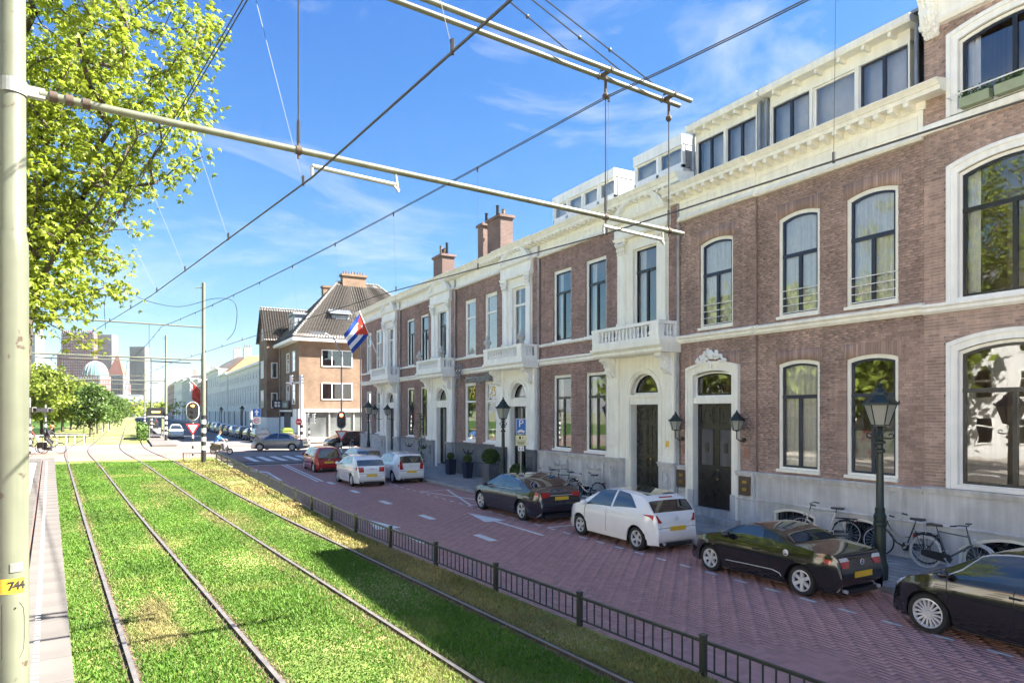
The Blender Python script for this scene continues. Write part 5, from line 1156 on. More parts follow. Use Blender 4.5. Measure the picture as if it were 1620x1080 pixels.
# wires
def wire_path(p0, near, far, beyond, n=14, sag=0):
    pts = []; 
    for q in (near, p0, far, beyond): pts.append(q)
    return pts
def cat_wire(name, label, pts, r, sag=0, twin=0):
    t = thing(name, label, 'wire', pts[0]); b = MB(); P_ = []
    for i in range(len(pts) - 1):
        a, c = Vector(pts[i]), Vector(pts[i + 1]); L = (c - a).length; n = 10
        for k in range(n if i < len(pts) - 2 else n + 1): u_ = k / n; q = a + (c - a) * u_; q.z -= sag * 4 * u_ * (1 - u_); P_.append(q)
    for tw in ((-twin, twin) if twin else (0,)): b.tube([q + BD * tw for q in P_], r, 5)
    b.build('strand', M['wire'], t); return t, P_
def onz_px(x, y, z): 
    D = (z - HC) * F_PX / (Y0 - y); return pix(x, y, D)
A1 = [CW[0] - TD * 14, CW[0], onz_px(240, 467, 6.45), Vector((-3.75, 43.8, 6.45)), Vector((-4.4, 76, 6.45)), Vector((-4.6, 109, 6.45)), Vector((-4.7, 142, 6.45))]
A2 = [CW[1] - TD * 12, CW[1], onz_px(613, 463, 6.35), Vector((2.2, 43.9, 6.45)), Vector((-.2, 76, 6.45)), Vector((-.6, 109, 6.45)), Vector((-.7, 142, 6.45))]
m1 = beam_at(sx(415), 8.22); m2 = beam_at(S2, 8.15)
B1_ = [m1 - TD * 14, m1, Vector((-3.75, 43.8, 8.5)), Vector((-4.4, 76, 8.5)), Vector((-4.6, 109, 8.5)), Vector((-4.7, 142, 8.5))]
B2_ = [m2 - TD * 12, m2, Vector((1.6, 43.9, 8.5)), Vector((-.2, 76, 8.5)), Vector((-.6, 109, 8.5)), Vector((-.7, 142, 8.5))]
ta, pa = cat_wire('contact_wire', 'thick contact wire over the left track', A1, .011); tb, pb_ = cat_wire('contact_wire', 'thick contact wire over the right track crossing the house fronts', A2, .011)
tm1, pm1 = cat_wire('messenger_wire', 'twin messenger wire high over the left track', B1_, .008, .22, .02); tm2, pm2 = cat_wire('messenger_wire', 'twin messenger wire high over the right track, clamped under the double beam', B2_, .008, .22, .02)
def droppers(par, top, bot, step):
    b = MB(); cl = MB(); L = 0
    def pt(P_, y):
        for i in range(len(P_) - 1):
            if min(P_[i].y, P_[i + 1].y) <= y <= max(P_[i].y, P_[i + 1].y):
                q = (y - P_[i].y) / (P_[i + 1].y - P_[i].y + 1e-9); return P_[i] + (P_[i + 1] - P_[i]) * q
    y = 1.0
    while y < 100:
        a, c = pt(top, y), pt(bot, y)
        if a is not None and c is not None:
            b.tube([a, c], .0028, 3, cap=False); cl.tube([c + Vector((0, 0, -.02)), c + Vector((0, 0, .09))], .016, 5); cl.tube([a + Vector((0, 0, .02)), a + Vector((0, 0, -.08))], .018, 5)
        y += step
    b.build('dropper', M['wire'], par, kind='stuff'); cl.build('dropper_clamp', M['wire'], par, kind='stuff')
droppers(tm1, pm1, pa, 3.4); droppers(tm2, pm2, pb_, 3.4)
lc = thing('feeder_loop', 'slack loop of cable linking the two contact wires before the far pole', 'cable', (0, 40, 8)); b = MB(); pts = []
K = [pix(167, 520, 40), pix(167, 470, 38), pix(195, 457, 37), pix(230, 475, 37), pix(285, 485, 37), pix(340, 472, 37), pix(372, 480, 37), pix(372, 520, 38), pix(357, 540, 39)]
for i in range(len(K) - 1):
    p0, p1, p2, p3 = K[max(0, i - 1)], K[i], K[i + 1], K[min(len(K) - 1, i + 2)]
    for k in range(6):
        q = k / 6; pts.append(.5 * ((2 * p1) + (p2 - p0) * q + (2 * p0 - 5 * p1 + 4 * p2 - p3) * q * q + (3 * p1 - p0 - 3 * p2 + p3) * q ** 3))
b.tube(pts, .016, 5); b.build('cable', M['wire'], lc)
# ================================================================ cars: local x forward, y to the left, origin on the ground at the middle
WH = {}
def wheel_meshes(r, wd, rr, spokes, style):
    k = (r, wd, rr, spokes, style)
    if k in WH: return WH[k]
    b = MB(); h = wd / 2; b.lathe([(rr, -h + .01), (r - .03, -h), (r - .008, -h + .02), (r, -h + .045), (r, h - .045), (r - .008, h - .02), (r - .03, h), (rr + .01, h - .008), (rr, h - .02)], n=28, axis='y', cap=False); ty = mesh_of(b, 'tyre', M['rubber'], 40)
    b = MB(); b.m = 1; b.lathe([(rr, -h + .02), (rr * .98, h - .09), (0, h - .10)], n=28, axis='y', cap=False); b.m = 0
    b.lathe([(rr, h - .05), (rr + .004, h - .012), (rr - .012, h - .008), (rr - .028, h - .03), (rr - .03, h - .06)], n=28, axis='y', cap=False); b.lathe([(.0, h - .018), (.05, h - .022), (.062, h - .05), (.062, h - .08)][::-1], n=12, axis='y')
    for i in range(spokes):
        a = 6.2832 * i / spokes
        offs = (-.11, .11) if style == 'twin' else (0,)
        for o in offs:
            a2 = a + o; d = Vector((math.cos(a2), 0, math.sin(a2))); e = Vector((-math.sin(a2), 0, math.cos(a2))); L = rr - .06; wdt = .018 if spokes > 9 else (.02 if style == 'twin' else .034)
            p0, p1 = d * .05, d * (rr - .015); y0_, y1_ = h - .03, h - .018
            vs = [p0 - e * wdt * .9 + Vector((0, y0_, 0)), p0 + e * wdt * .9 + Vector((0, y0_, 0)), p1 + e * wdt + Vector((0, y1_, 0)), p1 - e * wdt + Vector((0, y1_, 0))]
            vs += [v + Vector((0, -.04, 0)) for v in vs]; b.add(vs, [(0, 3, 2, 1), (0, 1, 5, 4), (1, 2, 6, 5), (2, 3, 7, 6), (3, 0, 4, 7), (4, 5, 6, 7)])
    ri = mesh_of(b, 'rim', [M['chrome'], M['black']], 30); WH[k] = (ty, ri); return WH[k]
def crom(P_, s):
    n = len(P_); i = min(int(s), n - 2); t = s - i; p = [np.array(P_[max(0, min(n - 1, i + q))]) for q in (-1, 0, 1, 2)]
    m1 = (p[2] - p[0]) / 2; m2 = (p[3] - p[1]) / 2; L = np.linalg.norm(p[2] - p[1]); 
    for m_ in (m1, m2):
        q = np.linalg.norm(m_)
        if q > L: m_ *= L / q
    return (2 * t ** 3 - 3 * t ** 2 + 1) * p[1] + (t ** 3 - 2 * t ** 2 + t) * m1 + (-2 * t ** 3 + 3 * t ** 2) * p[2] + (t ** 3 - t ** 2) * m2
LV = [0, .18, .38, .6, .78, .92, 1.0]; SH = [.95, .985, 1.0, 1.0, .99, .972, .945]
def _c(s,k):
    r=s.cc.get(k)
    if r is None: r=s.cc[k]=tuple(crom(s.P,k))
    return r
class Shell:
    def __init__(s, sp):
        s.cc = {}; s.sp = sp; P_ = sp['prof']; s.P = P_; s.n = len(P_); L0 = min(p[0] for p in P_); L1 = max(p[0] for p in P_); s.L0, s.L1 = L0, L1
        s.W = sp['W'] / 2; s.r = sp['wr']; s.ra = sp['wr'] + .055; s.ax = sp['ax']; s.sill = sp.get('sill', .2)
    def half(s, x):
        t = 0
        for e, a, l in ((s.L0, s.sp.get('tr', .16), .55), (s.L1, s.sp.get('tf', .24), .8)):
            q = max(0, 1 - abs(x - e) / l); t = max(t, a * q ** 2.1)
        return s.W * (1 - t)
    def belt(s, x): a, b_ = s.sp['belt']; u = (x - s.L0) / (s.L1 - s.L0); return a + (b_ - a) * u
    def bottom(s, x):
        z = s.sill
        for a in s.ax:
            d = abs(x - a)
            if d < s.ra: z = max(z, s.r + math.sqrt(s.ra ** 2 - d * d) * .98)
        return z
    def point(s, k, j):       # one side (y > 0)
        x, zt_ = _c(s, k); w_ = s.half(x); b_ = min(s.belt(x), zt_ - .012); wb = w_ * SH[-1]; hc = zt_ - b_
        wt = max(wb * .5, wb - s.sp.get('tumble', .36) * max(0, hc - .02)); zb = min(s.bottom(x), zt_ - .012)
        def pt(i):
            if i <= 6: z = s.sill + LV[i] * (b_ - s.sill) if b_ > s.sill else b_; z = max(z, zb); return (x, w_ * SH[i] * (1 if zb <= s.sill + .01 or i else 1), min(z, max(b_, zb)))
            if i <= 9: f = (0, .35, .7, .93)[i - 6]; return (x, wb + (wt - wb) * f ** 1.2, b_ + hc * f)
            q = (.86, .5, 0)[i - 10]; return (x, wt * q, b_ + hc * (.985 + (0, .03, .04)[i - 10] * min(1, hc * 3 + .3)))
        i = min(int(j), 11); t = j - i; a, c = pt(i), pt(i + 1); return tuple(a[q] + (c[q] - a[q]) * t for q in range(3))
    def kx(s, x):             # key parameter on the upper silhouette for a given x
        lo, hi = s.sp['up']
        for _ in range(40):
            m_ = (lo + hi) / 2
            if _c(s, m_)[0] < x: lo = m_
            else: hi = m_
        return lo
def car(name, label, sp, loc, rz, paint, group=None, parts=True):
    s = Shell(sp); t = thing(name, label, 'car', loc, rz, group); ks = []
    for i in range(s.n - 1): d = math.dist(s.P[i], s.P[i + 1]); m_ = max(2, int(d / (.035 if parts else .09))); ks += [i + q / m_ for q in range(m_)]
    ks.append(s.n - 1); b = MB(); nj = 13
    for sd_ in (1, -1):
        v0 = len(b.v)
        for k in ks:
            for j in range(nj): x, y, z = s.point(k, j); b.v.append((x, y * sd_, z))
        for i in range(len(ks) - 1):
            for j in range(nj - 1):
                q = v0 + i * nj + j; f = (q, q + 1, q + nj + 1, q + nj); b.f.append(f if sd_ < 0 else f[::-1]); b.mi.append(0)
    body = b.build('body', paint, t, smooth=32, local=True)
    bm_w = body.data
    b = MB(); b.box(s.L0 + .12, s.L1 - .15, -s.W + .24, s.W - .24, .16, .62); b.build('underbody', M['dark'], t, local=True)
    def patch(bm, c, off=.006, nu=6, nv=6, sides=(1, -1)):
        (k0, j0), (k1, j1), (k2, j2), (k3, j3) = c
        for sd_ in sides:
            G_ = []
            for u in range(nu + 1):
                for v in range(nv + 1):
                    U_, V_ = u / nu, v / nv; k = (k0 * (1 - U_) + k1 * U_) * (1 - V_) + (k3 * (1 - U_) + k2 * U_) * V_; j = (j0 * (1 - U_) + j1 * U_) * (1 - V_) + (j3 * (1 - U_) + j2 * U_) * V_
                    e = .02; p = Vector(s.point(k, j)); a = Vector(s.point(min(k + e, s.n - 1), j)) - Vector(s.point(max(0, k - e), j)); c_ = Vector(s.point(k, min(12, j + .05))) - Vector(s.point(k, max(0, j - .05))); n_ = a.cross(c_)
                    if n_.length > 1e-12:
                        n_.normalize()
                        if n_.dot(p - Vector((0, 0, .6))) < 0: n_ = -n_
                    G_.append((p.x + n_.x * off, (p.y + n_.y * off) * sd_, p.z + n_.z * off))
            v0 = len(bm.v); bm.v += G_
            for u in range(nu):
                for v in range(nv): q = v0 + u * (nv + 1) + v; f = (q, q + nv + 1, q + nv + 2, q + 1); bm.f.append(f if sd_ > 0 else f[::-1]); bm.mi.append(bm.m)
    K = s.kx
    for nm, c in sp['glass']:
        if nm == 'side_window':
            for sd_ in (1, -1): b = MB(); patch(b, [(K(x), j) for x, j in c], sides=(sd_,)); b.build(nm, M['carglass'], t, smooth=2, local=True)
        else: b = MB(); patch(b, c, .007); b.build(nm, M['carglass'], t, smooth=2, local=True)
    ty, ri = wheel_meshes(sp['wr'], sp.get('ww', .19), sp['rim'], sp['spokes'], sp.get('style', ''))
    for a in s.ax:
        for sd_ in (1, -1):
            o = bpy.data.objects.new('wheel', ty); C.objects.link(o); o.parent = t; yy = s.W - sp.get('ww', .19) / 2 - .03; o.location = (a, yy * sd_, sp['wr'] + .002); o.rotation_euler = (0, random.random() * 6, 0 if sd_ > 0 else math.pi); o2 = bpy.data.objects.new('rim', ri); C.objects.link(o2); o2.parent = o
    if not parts: return t
    for nm, mt, cs in sp['lights']:
        for sd_ in (1, -1):
            b = MB(); 
            for c in cs: patch(b, c, .009, 5, 5, (sd_,))
            b.build(nm, M[mt], t, smooth=2, local=True)
    b = MB()
    for c in sp['seams']: patch(b, c, .004, 2, 10)
    b.build('door_seam', M['black'], t, local=True)
    for x in sp['handles']:
        for sd_ in (1, -1): b = MB(); b.obox((x, (s.half(x) * .985 + .012) * sd_, s.belt(x) - .10), (.085, 0, 0), (0, .014, 0), (0, 0, .014)); b.build('door_handle', sp.get('hm') or paint, t, local=True)
    mxx = sp['mirror']
    for sd_ in (1, -1):
        b = MB(); b.ball((mxx, (s.W + .07) * sd_, s.belt(mxx) + .09), (.075, .11, .075), 10, 8); b.tube([(mxx, (s.W * .9) * sd_, s.belt(mxx) + .02), (mxx, (s.W + .05) * sd_, s.belt(mxx) + .05)], .025, 6); b.build('mirror', sp.get('mm') or paint, t, smooth=True, local=True)
    zr_, xr = sp['plate']
    b = MB(); b.obox((xr, 0, zr_), (.008, 0, 0), (0, .26, 0), (0, 0, .056)); b.build('number_plate', M['plate'], t, local=True)
    if sp.get('badge'):
        xb, zb = sp['badge']; b = MB(); b.tube([(xb, .055 * math.cos(a), zb + .055 * math.sin(a)) for a in np.linspace(0, 6.283, 15)[:-1]], .008, 5, close=True); b.obox((xb, 0, zb), (.006, 0, 0), (0, .05, 0), (0, 0, .007)); b.build('badge', M['chrome'], t, local=True)
    b = MB(); x0 = s.L0 + .05; b.box(x0 - .02, x0 + .3, -s.W * .62, s.W * .62, s.sill - .03, s.sill + .06); b.box(s.L1 - .4, s.L1 - .06, -s.W * .62, s.W * .62, s.sill - .03, s.sill + .05)
    for sd_ in (1, -1): b.box(s.ax[0] + s.ra, s.ax[1] - s.ra, min(s.W * .93 * sd_, s.W * .6 * sd_), max(s.W * .93 * sd_, s.W * .6 * sd_), s.sill - .02, s.sill + .03)
    b.build('lower_trim', M['chain'], t, local=True)
    for y in sp.get('exhaust', ()): b = MB(); b.tube([(s.L0 - .02, y, s.sill + .04), (s.L0 + .2, y, s.sill + .04)], .035, 8); b.build('exhaust', M['chrome'], t, local=True)
    for e in sp.get('extra', ()): e(t, s, patch)
    return t
def paint(name, col, metal=.0, rough=.22): return pm(name, col, rough, metal=metal, var=.03, scale=2, coat=1, spec=.5)
P_white = paint('white_car_paint', (.84, .84, .84)); P_black = paint('black_car_paint', (.008, .008, .01), 0, .15); P_navy = paint('dark_navy_car_paint', (.012, .015, .032), .3, .2)
P_red = paint('red_car_paint', (.42, .012, .012), .1); P_silver = paint('silver_grey_car_paint', (.30, .31, .34), .6, .3); P_dark = paint('dark_grey_car_paint', (.045, .048, .055), .4, .25); P_silver2 = paint('light_silver_car_paint', (.45, .46, .48), .6, .3); P_blue = paint('blue_car_paint', (.03, .07, .2), .4, .25)
HP = [(-1.90, .24), (-1.97, .34), (-2.0, .52), (-1.96, .70), (-1.94, .84), (-1.88, .98), (-1.60, 1.30), (-1.44, 1.39), (-1.0, 1.46), (-.45, 1.49), (.1, 1.46), (.44, 1.385), (1.18, .985), (1.45, .91), (1.74, .81), (1.88, .71), (1.97, .53), (1.97, .36), (1.90, .24)]
RG = ('rear_window', [(5.15, 9.3), (5.95, 9.3), (5.95, 12), (5.15, 12)]); WS = ('windscreen', [(11.05, 9.5), (11.95, 9.5), (11.95, 12), (11.05, 12)])
def hatch(**kw):
    d = dict(prof=HP, W=1.72, wr=.31, ax=(-1.33, 1.18), belt=(.98, .90), up=(5, 13), tumble=.46, tr=.25, tf=.32, rim=.205, spokes=5, style='twin', glass=[RG, WS,
        ('side_window', [(-.24, 6.35), (.98, 6.35), (.42, 9.0), (-.30, 9.0)]), ('side_window', [(-1.30, 6.8), (-.32, 6.4), (-.38, 9.0), (-.86, 8.8)])],
        lights=[('tail_light', 'tail', [[(3.5, 9.2), (4.8, 9.2), (4.8, 9.75), (3.5, 10.3)], [(5.0, 4.3), (5.5, 5.2), (6.1, 5.97), (5.0, 5.97)]]), ('headlight', 'headl', [[(14.3, 9.3), (15.4, 9.3), (15.4, 11.1), (14.3, 10.4)], [(14.0, 5.0), (15.0, 4.6), (15.0, 5.95), (13.6, 5.95)]])],
        seams=[[(12.85, 9.4), (12.88, 9.4), (12.88, 12), (12.85, 12)], [(11.6, 1), (11.62, 1), (11.62, 6), (11.6, 6)], [(9.62, 1), (9.64, 1), (9.64, 6), (9.62, 6)], [(2.6, 9), (2.66, 9), (2.66, 12), (2.6, 12)], [(2.6, 9.9), (5, 9.9), (5, 9.96), (2.6, 9.96)]], handles=[-.12], mirror=.86, plate=(.62, -2.015), badge=(-1.965, .86), exhaust=(.45,))
    d.update(kw); return d
def scaled(P_, sx_, sz): return [(x * sx_, z * (1 + (sz - 1) * min(1, max(0, (z - .3) / .6)))) for x, z in P_]
def hm_tail_big(t, s, patch): pass
def black_vent(t, s, patch):
    b = MB(); patch(b, [(3.6, 11.0), (4.7, 11.0), (4.7, 12), (3.6, 12)], .01, 2, 4); b.build('tailgate_handle', M['black'], t, local=True)
# nearest: black three-door, front at the left
bh = hatch(spokes=16, style='', rim=.235, wr=.325, ax=(-1.2, 1.16), badge=None, prof=[(x * .94, z) for x, z in HP], W=1.74, belt=(1.0, .93))
def bh_trim(t, s, patch):
    for sd_ in (1, -1):
        b = MB(); b.tube([(x, y * sd_, z + .008) for x, y, z in [s.point(s.kx(xx), jj) for xx, jj in ((.92, 6.25), (.66, 7.6), (.42, 9.1), (.1, 9.3), (-.3, 9.3), (-.8, 9.2), (-1.1, 8.6))]], .012, 5)
        b.build('chrome_trim', M['chrome'], t, smooth=True, local=True)
bh['extra'] = (bh_trim,)
car('parked_car', 'glossy black hatchback cut by the right picture edge, many-spoked silver wheel', bh, (12.12, 6.25 - 1.16, 0), R(90), P_black, 'cars parked along the kerb')
b = MB()
# soft-top style coupe
MP = [(-1.86, .22), (-1.94, .34), (-1.97, .52), (-1.93, .70), (-1.88, .84), (-1.80, .89), (-1.25, .95), (-.98, .98), (-.60, 1.14), (-.30, 1.205), (.05, 1.22), (.36, 1.17), (.98, .90), (1.3, .84), (1.66, .74), (1.86, .60), (1.95, .45), (1.95, .32), (1.88, .22)]
mg = dict(prof=MP, W=1.63, wr=.298, ax=(-1.19, 1.19), belt=(.86, .84), up=(4.5, 13), sill=.18, rim=.205, spokes=6, ww=.2, tumble=.42, tf=.32, tr=.22, glass=[('rear_window', [(7.08, 9.5), (8.5, 9.3), (8.5, 12), (7.08, 12)]), WS, ('side_window', [(-.28, 6.5), (.72, 6.6), (.36, 8.9), (-.22, 8.95)])],
    lights=[('tail_light', 'tail', [[(2.75, 9.3), (3.45, 9.3), (3.45, 10.9), (2.75, 10.6)], [(5.0, 4.2), (5.2, 4.2), (5.3, 5.1), (5.0, 5.1)]]), ('indicator', 'headl', [[(3.48, 9.3), (3.95, 9.3), (3.95, 10.7), (3.48, 10.9)]]), ('headlight', 'headl', [[(14.2, 9.3), (15.3, 9.3), (15.3, 10.8), (14.2, 10.4)]])],
    seams=[[(12.1, 1), (12.12, 1), (12.12, 6), (12.1, 6)], [(8.5, 1), (8.52, 1), (8.52, 6), (8.5, 6)], [(4.6, 9.4), (4.66, 9.4), (4.66, 12), (4.6, 12)]], handles=[-.12], mirror=.62, plate=(.52, -1.985), badge=(-1.955, .74), exhaust=(.5, -.5), hm=M['black'])
def fuel_cap(t, s, patch):
    b = MB(); x, y, z = s.point(s.kx(-.85), 4.9); b.lathe([(.065, 0), (.065, .015), (.045, .02), (.045, .008), (.0, .008)], (x, y - .005, z), 16, axis='y'); b.build('fuel_cap', M['chrome'], t, smooth=True, local=True)
    b = MB()
    for sd_ in (1, -1): b.tube([(-.75, .80 * sd_, .30), (-.72, .82 * sd_, .36), (-.55, .825 * sd_, .40), (.1, .82 * sd_, .385), (.7, .805 * sd_, .36)], .008, 5)
    b.build('side_trim', M['chrome'], t, local=True)
mg['extra'] = (fuel_cap,)
car('parked_car', 'low black two-seat coupe with hard roof, silver six-spoke wheels and round fuel cap', mg, (12.2, 9.92, 0), R(90), P_black, 'cars parked along the kerb')
def sunroof(t, s, patch):
    b = MB(); patch(b, [(7.2, 10.3), (9.9, 10.3), (9.9, 12), (7.2, 12)], .006); b.build('roof_glass', M['carglass'], t, smooth=2, local=True)
    b = MB(); patch(b, [(6.3, 11.3), (6.55, 11.3), (6.55, 12), (6.3, 12)], .012, 2, 4); b.build('brake_light', M['tail'], t, local=True)
car('parked_car', 'white three-door hatchback parked behind the low black coupe, with dark roof glass', hatch(extra=(sunroof,)), (12.27, 13.71 + 1.33, 0), R(90), P_white, 'cars parked along the kerb')
# dark saloon with sloping back
TP = [(-2.30, .26), (-2.42, .38), (-2.47, .56), (-2.44, .74), (-2.42, .86), (-2.36, .98), (-2.10, 1.03), (-1.85, 1.10), (-1.15, 1.34), (-.55, 1.43), (.0, 1.43), (.38, 1.37), (1.25, .98), (1.6, .90), (2.1, .80), (2.32, .68), (2.44, .52), (2.45, .38), (2.38, .26)]
tes = dict(prof=TP, W=1.96, wr=.345, ax=(-1.46, 1.5), belt=(.98, .90), up=(6, 13), sill=.19, rim=.245, spokes=5, style='twin', ww=.24, tumble=.46, tf=.28, tr=.24, glass=[('rear_window', [(7.05, 9.4), (8.7, 9.3), (8.7, 12), (7.05, 12)]), WS, ('roof_glass', [(8.9, 10.2), (10.8, 10.2), (10.8, 12), (8.9, 12)]),
    ('side_window', [(-.18, 6.4), (1.0, 6.5), (.36, 9.0), (-.2, 9.05)]), ('side_window', [(-1.38, 6.7), (-.24, 6.4), (-.26, 9.05), (-1.1, 8.6)])],
    lights=[('tail_light', 'tail', [[(3.6, 9.3), (4.9, 9.3), (4.9, 11.0), (3.9, 10.7)], [(5.1, 4.6), (5.6, 5.0), (5.6, 5.95), (5.1, 5.95)]]), ('headlight', 'headl', [[(14.0, 9.3), (15.1, 9.3), (15.1, 10.6), (14.3, 10.2)]])],
    seams=[[(12.0, 1), (12.02, 1), (12.02, 6), (12.0, 6)], [(9.7, 1), (9.72, 1), (9.72, 6), (9.7, 6)], [(8.0, 2), (8.02, 2), (8.02, 6), (8.0, 6)]], handles=[.05, -1.05], mirror=.95, plate=(.80, -2.475), badge=None, hm=M['chrome'])
def tes_trim(t, s, patch):
    b = MB()
    for sd_ in (1, -1): b.tube([(x, y * sd_, z + .006) for x, y, z in [s.point(s.kx(xx), jj) for xx, jj in ((1.05, 6.3), (.36, 9.2), (-.2, 9.25), (-1.12, 8.8), (-1.45, 6.8), (-.8, 6.2), (.2, 6.2), (1.05, 6.3))]], .011, 4)
    b.box(-2.455, -2.43, -.42, .42, .885, .905); b.build('chrome_trim', M['chrome'], t, local=True)
tes['extra'] = (tes_trim,)
car('parked_car', 'dark navy fastback saloon with chrome window trim parked ahead of the white three-door', tes, (12.22, 20.8, 0), R(90), P_navy, 'cars parked along the kerb')
SW = scaled(HP, .925, 1.02); SW[5] = (-1.80, .97); SW[6] = (-1.62, 1.38); SW[7] = (-1.52, 1.45); SW[11] = (.62, 1.38); SW[12] = (1.08, 1.0)
five = [('side_window', [(-.1, 6.35), (.86, 6.35), (.52, 9.0), (-.14, 9.0)]), ('side_window', [(-1.05, 6.45), (-.18, 6.35), (-.22, 9.0), (-1.0, 8.9)])]
car('parked_car', 'white five-door hatchback parked by the kerb beside the moving white car', hatch(prof=SW, W=1.69, ax=(-1.2, 1.18), glass=[RG, WS] + five, handles=[.0, -.9], plate=(.60, -1.865), badge=(-1.815, .86), spokes=8, style='',
    lights=[('tail_light', 'tail', [[(3.0, 9.1), (5.4, 9.1), (5.3, 10.3), (3.0, 10.5)], [(5.0, 4.0), (5.3, 4.6), (5.3, 5.95), (5.0, 5.95)]]), ('headlight', 'headl', [[(14.3, 9.3), (15.4, 9.3), (15.4, 10.8), (14.3, 10.4)]])]), (12.35, 32.72 + 1.2, 0), R(90), P_white, 'cars parked along the kerb')
PO = scaled(HP, .985, .985)
car('moving_car', 'white hatchback with orange-red square tail lights driving in the lane', hatch(prof=PO, W=1.68, ax=(-1.25, 1.22), plate=(.56, -1.985), badge=(-1.945, .85), spokes=10, style='',
    lights=[('tail_light', 'tail', [[(3.2, 9.1), (4.8, 9.1), (4.8, 10.75), (3.2, 10.75)], [(5.02, 4.2), (5.3, 4.2), (5.3, 5.6), (5.02, 5.6)]]), ('headlight', 'headl', [[(14.3, 9.3), (15.4, 9.3), (15.4, 10.8), (14.3, 10.4)]])]), (10.1, 32.2 + 1.25, 0), R(90), P_white)
UP = scaled(HP, .90, 1.0); UP[4] = (-1.76, .84); UP[5] = (-1.74, .92); UP[6] = (-1.6, 1.38); UP[7] = (-1.48, 1.45); UP[11] = (.72, 1.36); UP[12] = (1.12, 1.0)
car('moving_car', 'small bright red hatchback waiting at the zebra crossing', hatch(prof=UP, W=1.64, ax=(-1.25, 1.19), glass=[('rear_window', [(3.7, 9.3), (5.95, 9.3), (5.95, 12), (3.7, 12)]), WS] + five, handles=[.0, -.8], plate=(.60, -1.815), badge=(-1.78, .76), spokes=8, style='',
    lights=[('tail_light', 'tail', [[(2.7, 9.1), (3.6, 9.1), (3.6, 10.2), (2.7, 10.2)], [(5.0, 3.8), (5.2, 3.8), (5.2, 5.6), (5.0, 5.6)]]), ('headlight', 'headl', [[(14.3, 9.3), (15.4, 9.3), (15.4, 10.8), (14.3, 10.4)]])]), (10.08, 41.2, .06), R(90), P_red)
car('parked_car', 'small silver car with dark rear window parked ahead of the white five-door', hatch(prof=scaled(HP, .9, .95), ax=(-1.15, 1.1), plate=(.6, -1.815), badge=None), (12.35, 40.6, .05), R(90), P_silver2, 'cars parked along the kerb')
SD = [(-2.1, .24), (-2.18, .36), (-2.2, .54), (-2.17, .72), (-2.13, .86), (-2.05, .96), (-1.55, 1.02), (-1.15, 1.30), (-.75, 1.42), (-.2, 1.47), (.25, 1.44), (.55, 1.37), (1.28, .98), (1.55, .90), (1.9, .80), (2.08, .68), (2.18, .52), (2.18, .36), (2.1, .24)]
car('moving_car', 'silver grey saloon turning across the crossing in front of the tan building', hatch(prof=SD, W=1.78, ax=(-1.32, 1.36), glass=[('rear_window', [(6.1, 9.4), (7.6, 9.3), (7.6, 12), (6.1, 12)]), WS, ('side_window', [(-.05, 6.35), (1.02, 6.35), (.5, 9.0), (-.1, 9.0)]), ('side_window', [(-1.2, 6.5), (-.14, 6.35), (-.18, 9.0), (-.95, 8.8)])], handles=[.1, -.9], plate=(.6, -2.215), badge=None, spokes=8, style='', mirror=.95), (11.0, 59.2, .36), R(150), P_silver)
car('parked_car', 'dark grey car parked at the corner beyond the last town house', hatch(badge=None), (16.6, 58.5, .45), R(185), P_dark)
rndc = random.Random(4)
proto = {}
cols = [P_silver, P_dark, P_black, P_silver2, P_blue, P_dark, P_silver, P_white, P_black, P_silver2]
clabs = ['dark car behind the scooter, first of the far kerb row', 'grey car second in the far kerb row', 'black car third in the far kerb row', 'silver car fourth in the far kerb row', 'blue car fifth in the far kerb row', 'dark car sixth in the far kerb row', 'grey car seventh in the far kerb row', 'white car eighth in the far kerb row', 'black car ninth in the far kerb row', 'silver car last in the far kerb row']
cols[0] = P_dark
for i in range(10):
    car('parked_car', clabs[i], hatch(prof=scaled(HP, 1.05, rndc.uniform(.95, 1.08)), badge=None), (12.2, 76 + i * 6.1, .36), R(90 if i % 3 else -90), cols[i], 'cars parked along the far kerb', parts=False)
car('parked_car', 'white car facing the crossing beside the tram island', hatch(badge=None, prof=scaled(HP, 1.1, 1.15)), (4.9, 92, .36), R(-90), P_white)
vn = [(-2.3, .3), (-2.4, .45), (-2.42, .8), (-2.41, 1.2), (-2.40, 1.5), (-2.38, 1.7), (-2.30, 2.2), (-2.2, 2.3), (-1.2, 2.36), (-.2, 2.36), (.6, 2.3), (1.2, 2.1), (1.9, 1.25), (2.1, 1.15), (2.3, 1.0), (2.4, .8), (2.45, .6), (2.44, .45), (2.4, .3)]
car('distant_van', 'dark van far down the far street by the tram lawn', hatch(prof=vn, W=2.0, belt=(1.3, 1.1), ax=(-1.5, 1.5), badge=None, plate=(.9, -2.43)), (3.9, 150, .36), R(90), P_dark)
# ================================================================ bicycles: local x forward, y left
def spoke_mesh(r):
    b = MB()
    for i in range(18): a = i * 6.283 / 18; b.tube([(.02 * math.cos(a + 1), (.02 if i % 2 else -.02), .02 * math.sin(a + 1)), (r * math.cos(a), 0, r * math.sin(a))], .0022, 3, cap=False)
    b.lathe([(.025, -.04), (.025, .04)], n=8, axis='y'); return mesh_of(b, 'spokes', M['chrome'])
def ring_mesh(nm, R_, r, m_, n=30):
    b = MB(); b.tube([(R_ * math.cos(a), 0, R_ * math.sin(a)) for a in np.linspace(0, 2 * math.pi, n + 1)[:-1]], r, 6, close=True); return mesh_of(b, nm, m_, True)
TYRE = ring_mesh('wheel', .335, .019, M['rubber']); TYREW = ring_mesh('wheel', .335, .019, pm('pale_tyre', (.6, .6, .58), .7)); RIMM = ring_mesh('rim', .312, .011, M['chrome']); SPK = spoke_mesh(.31)
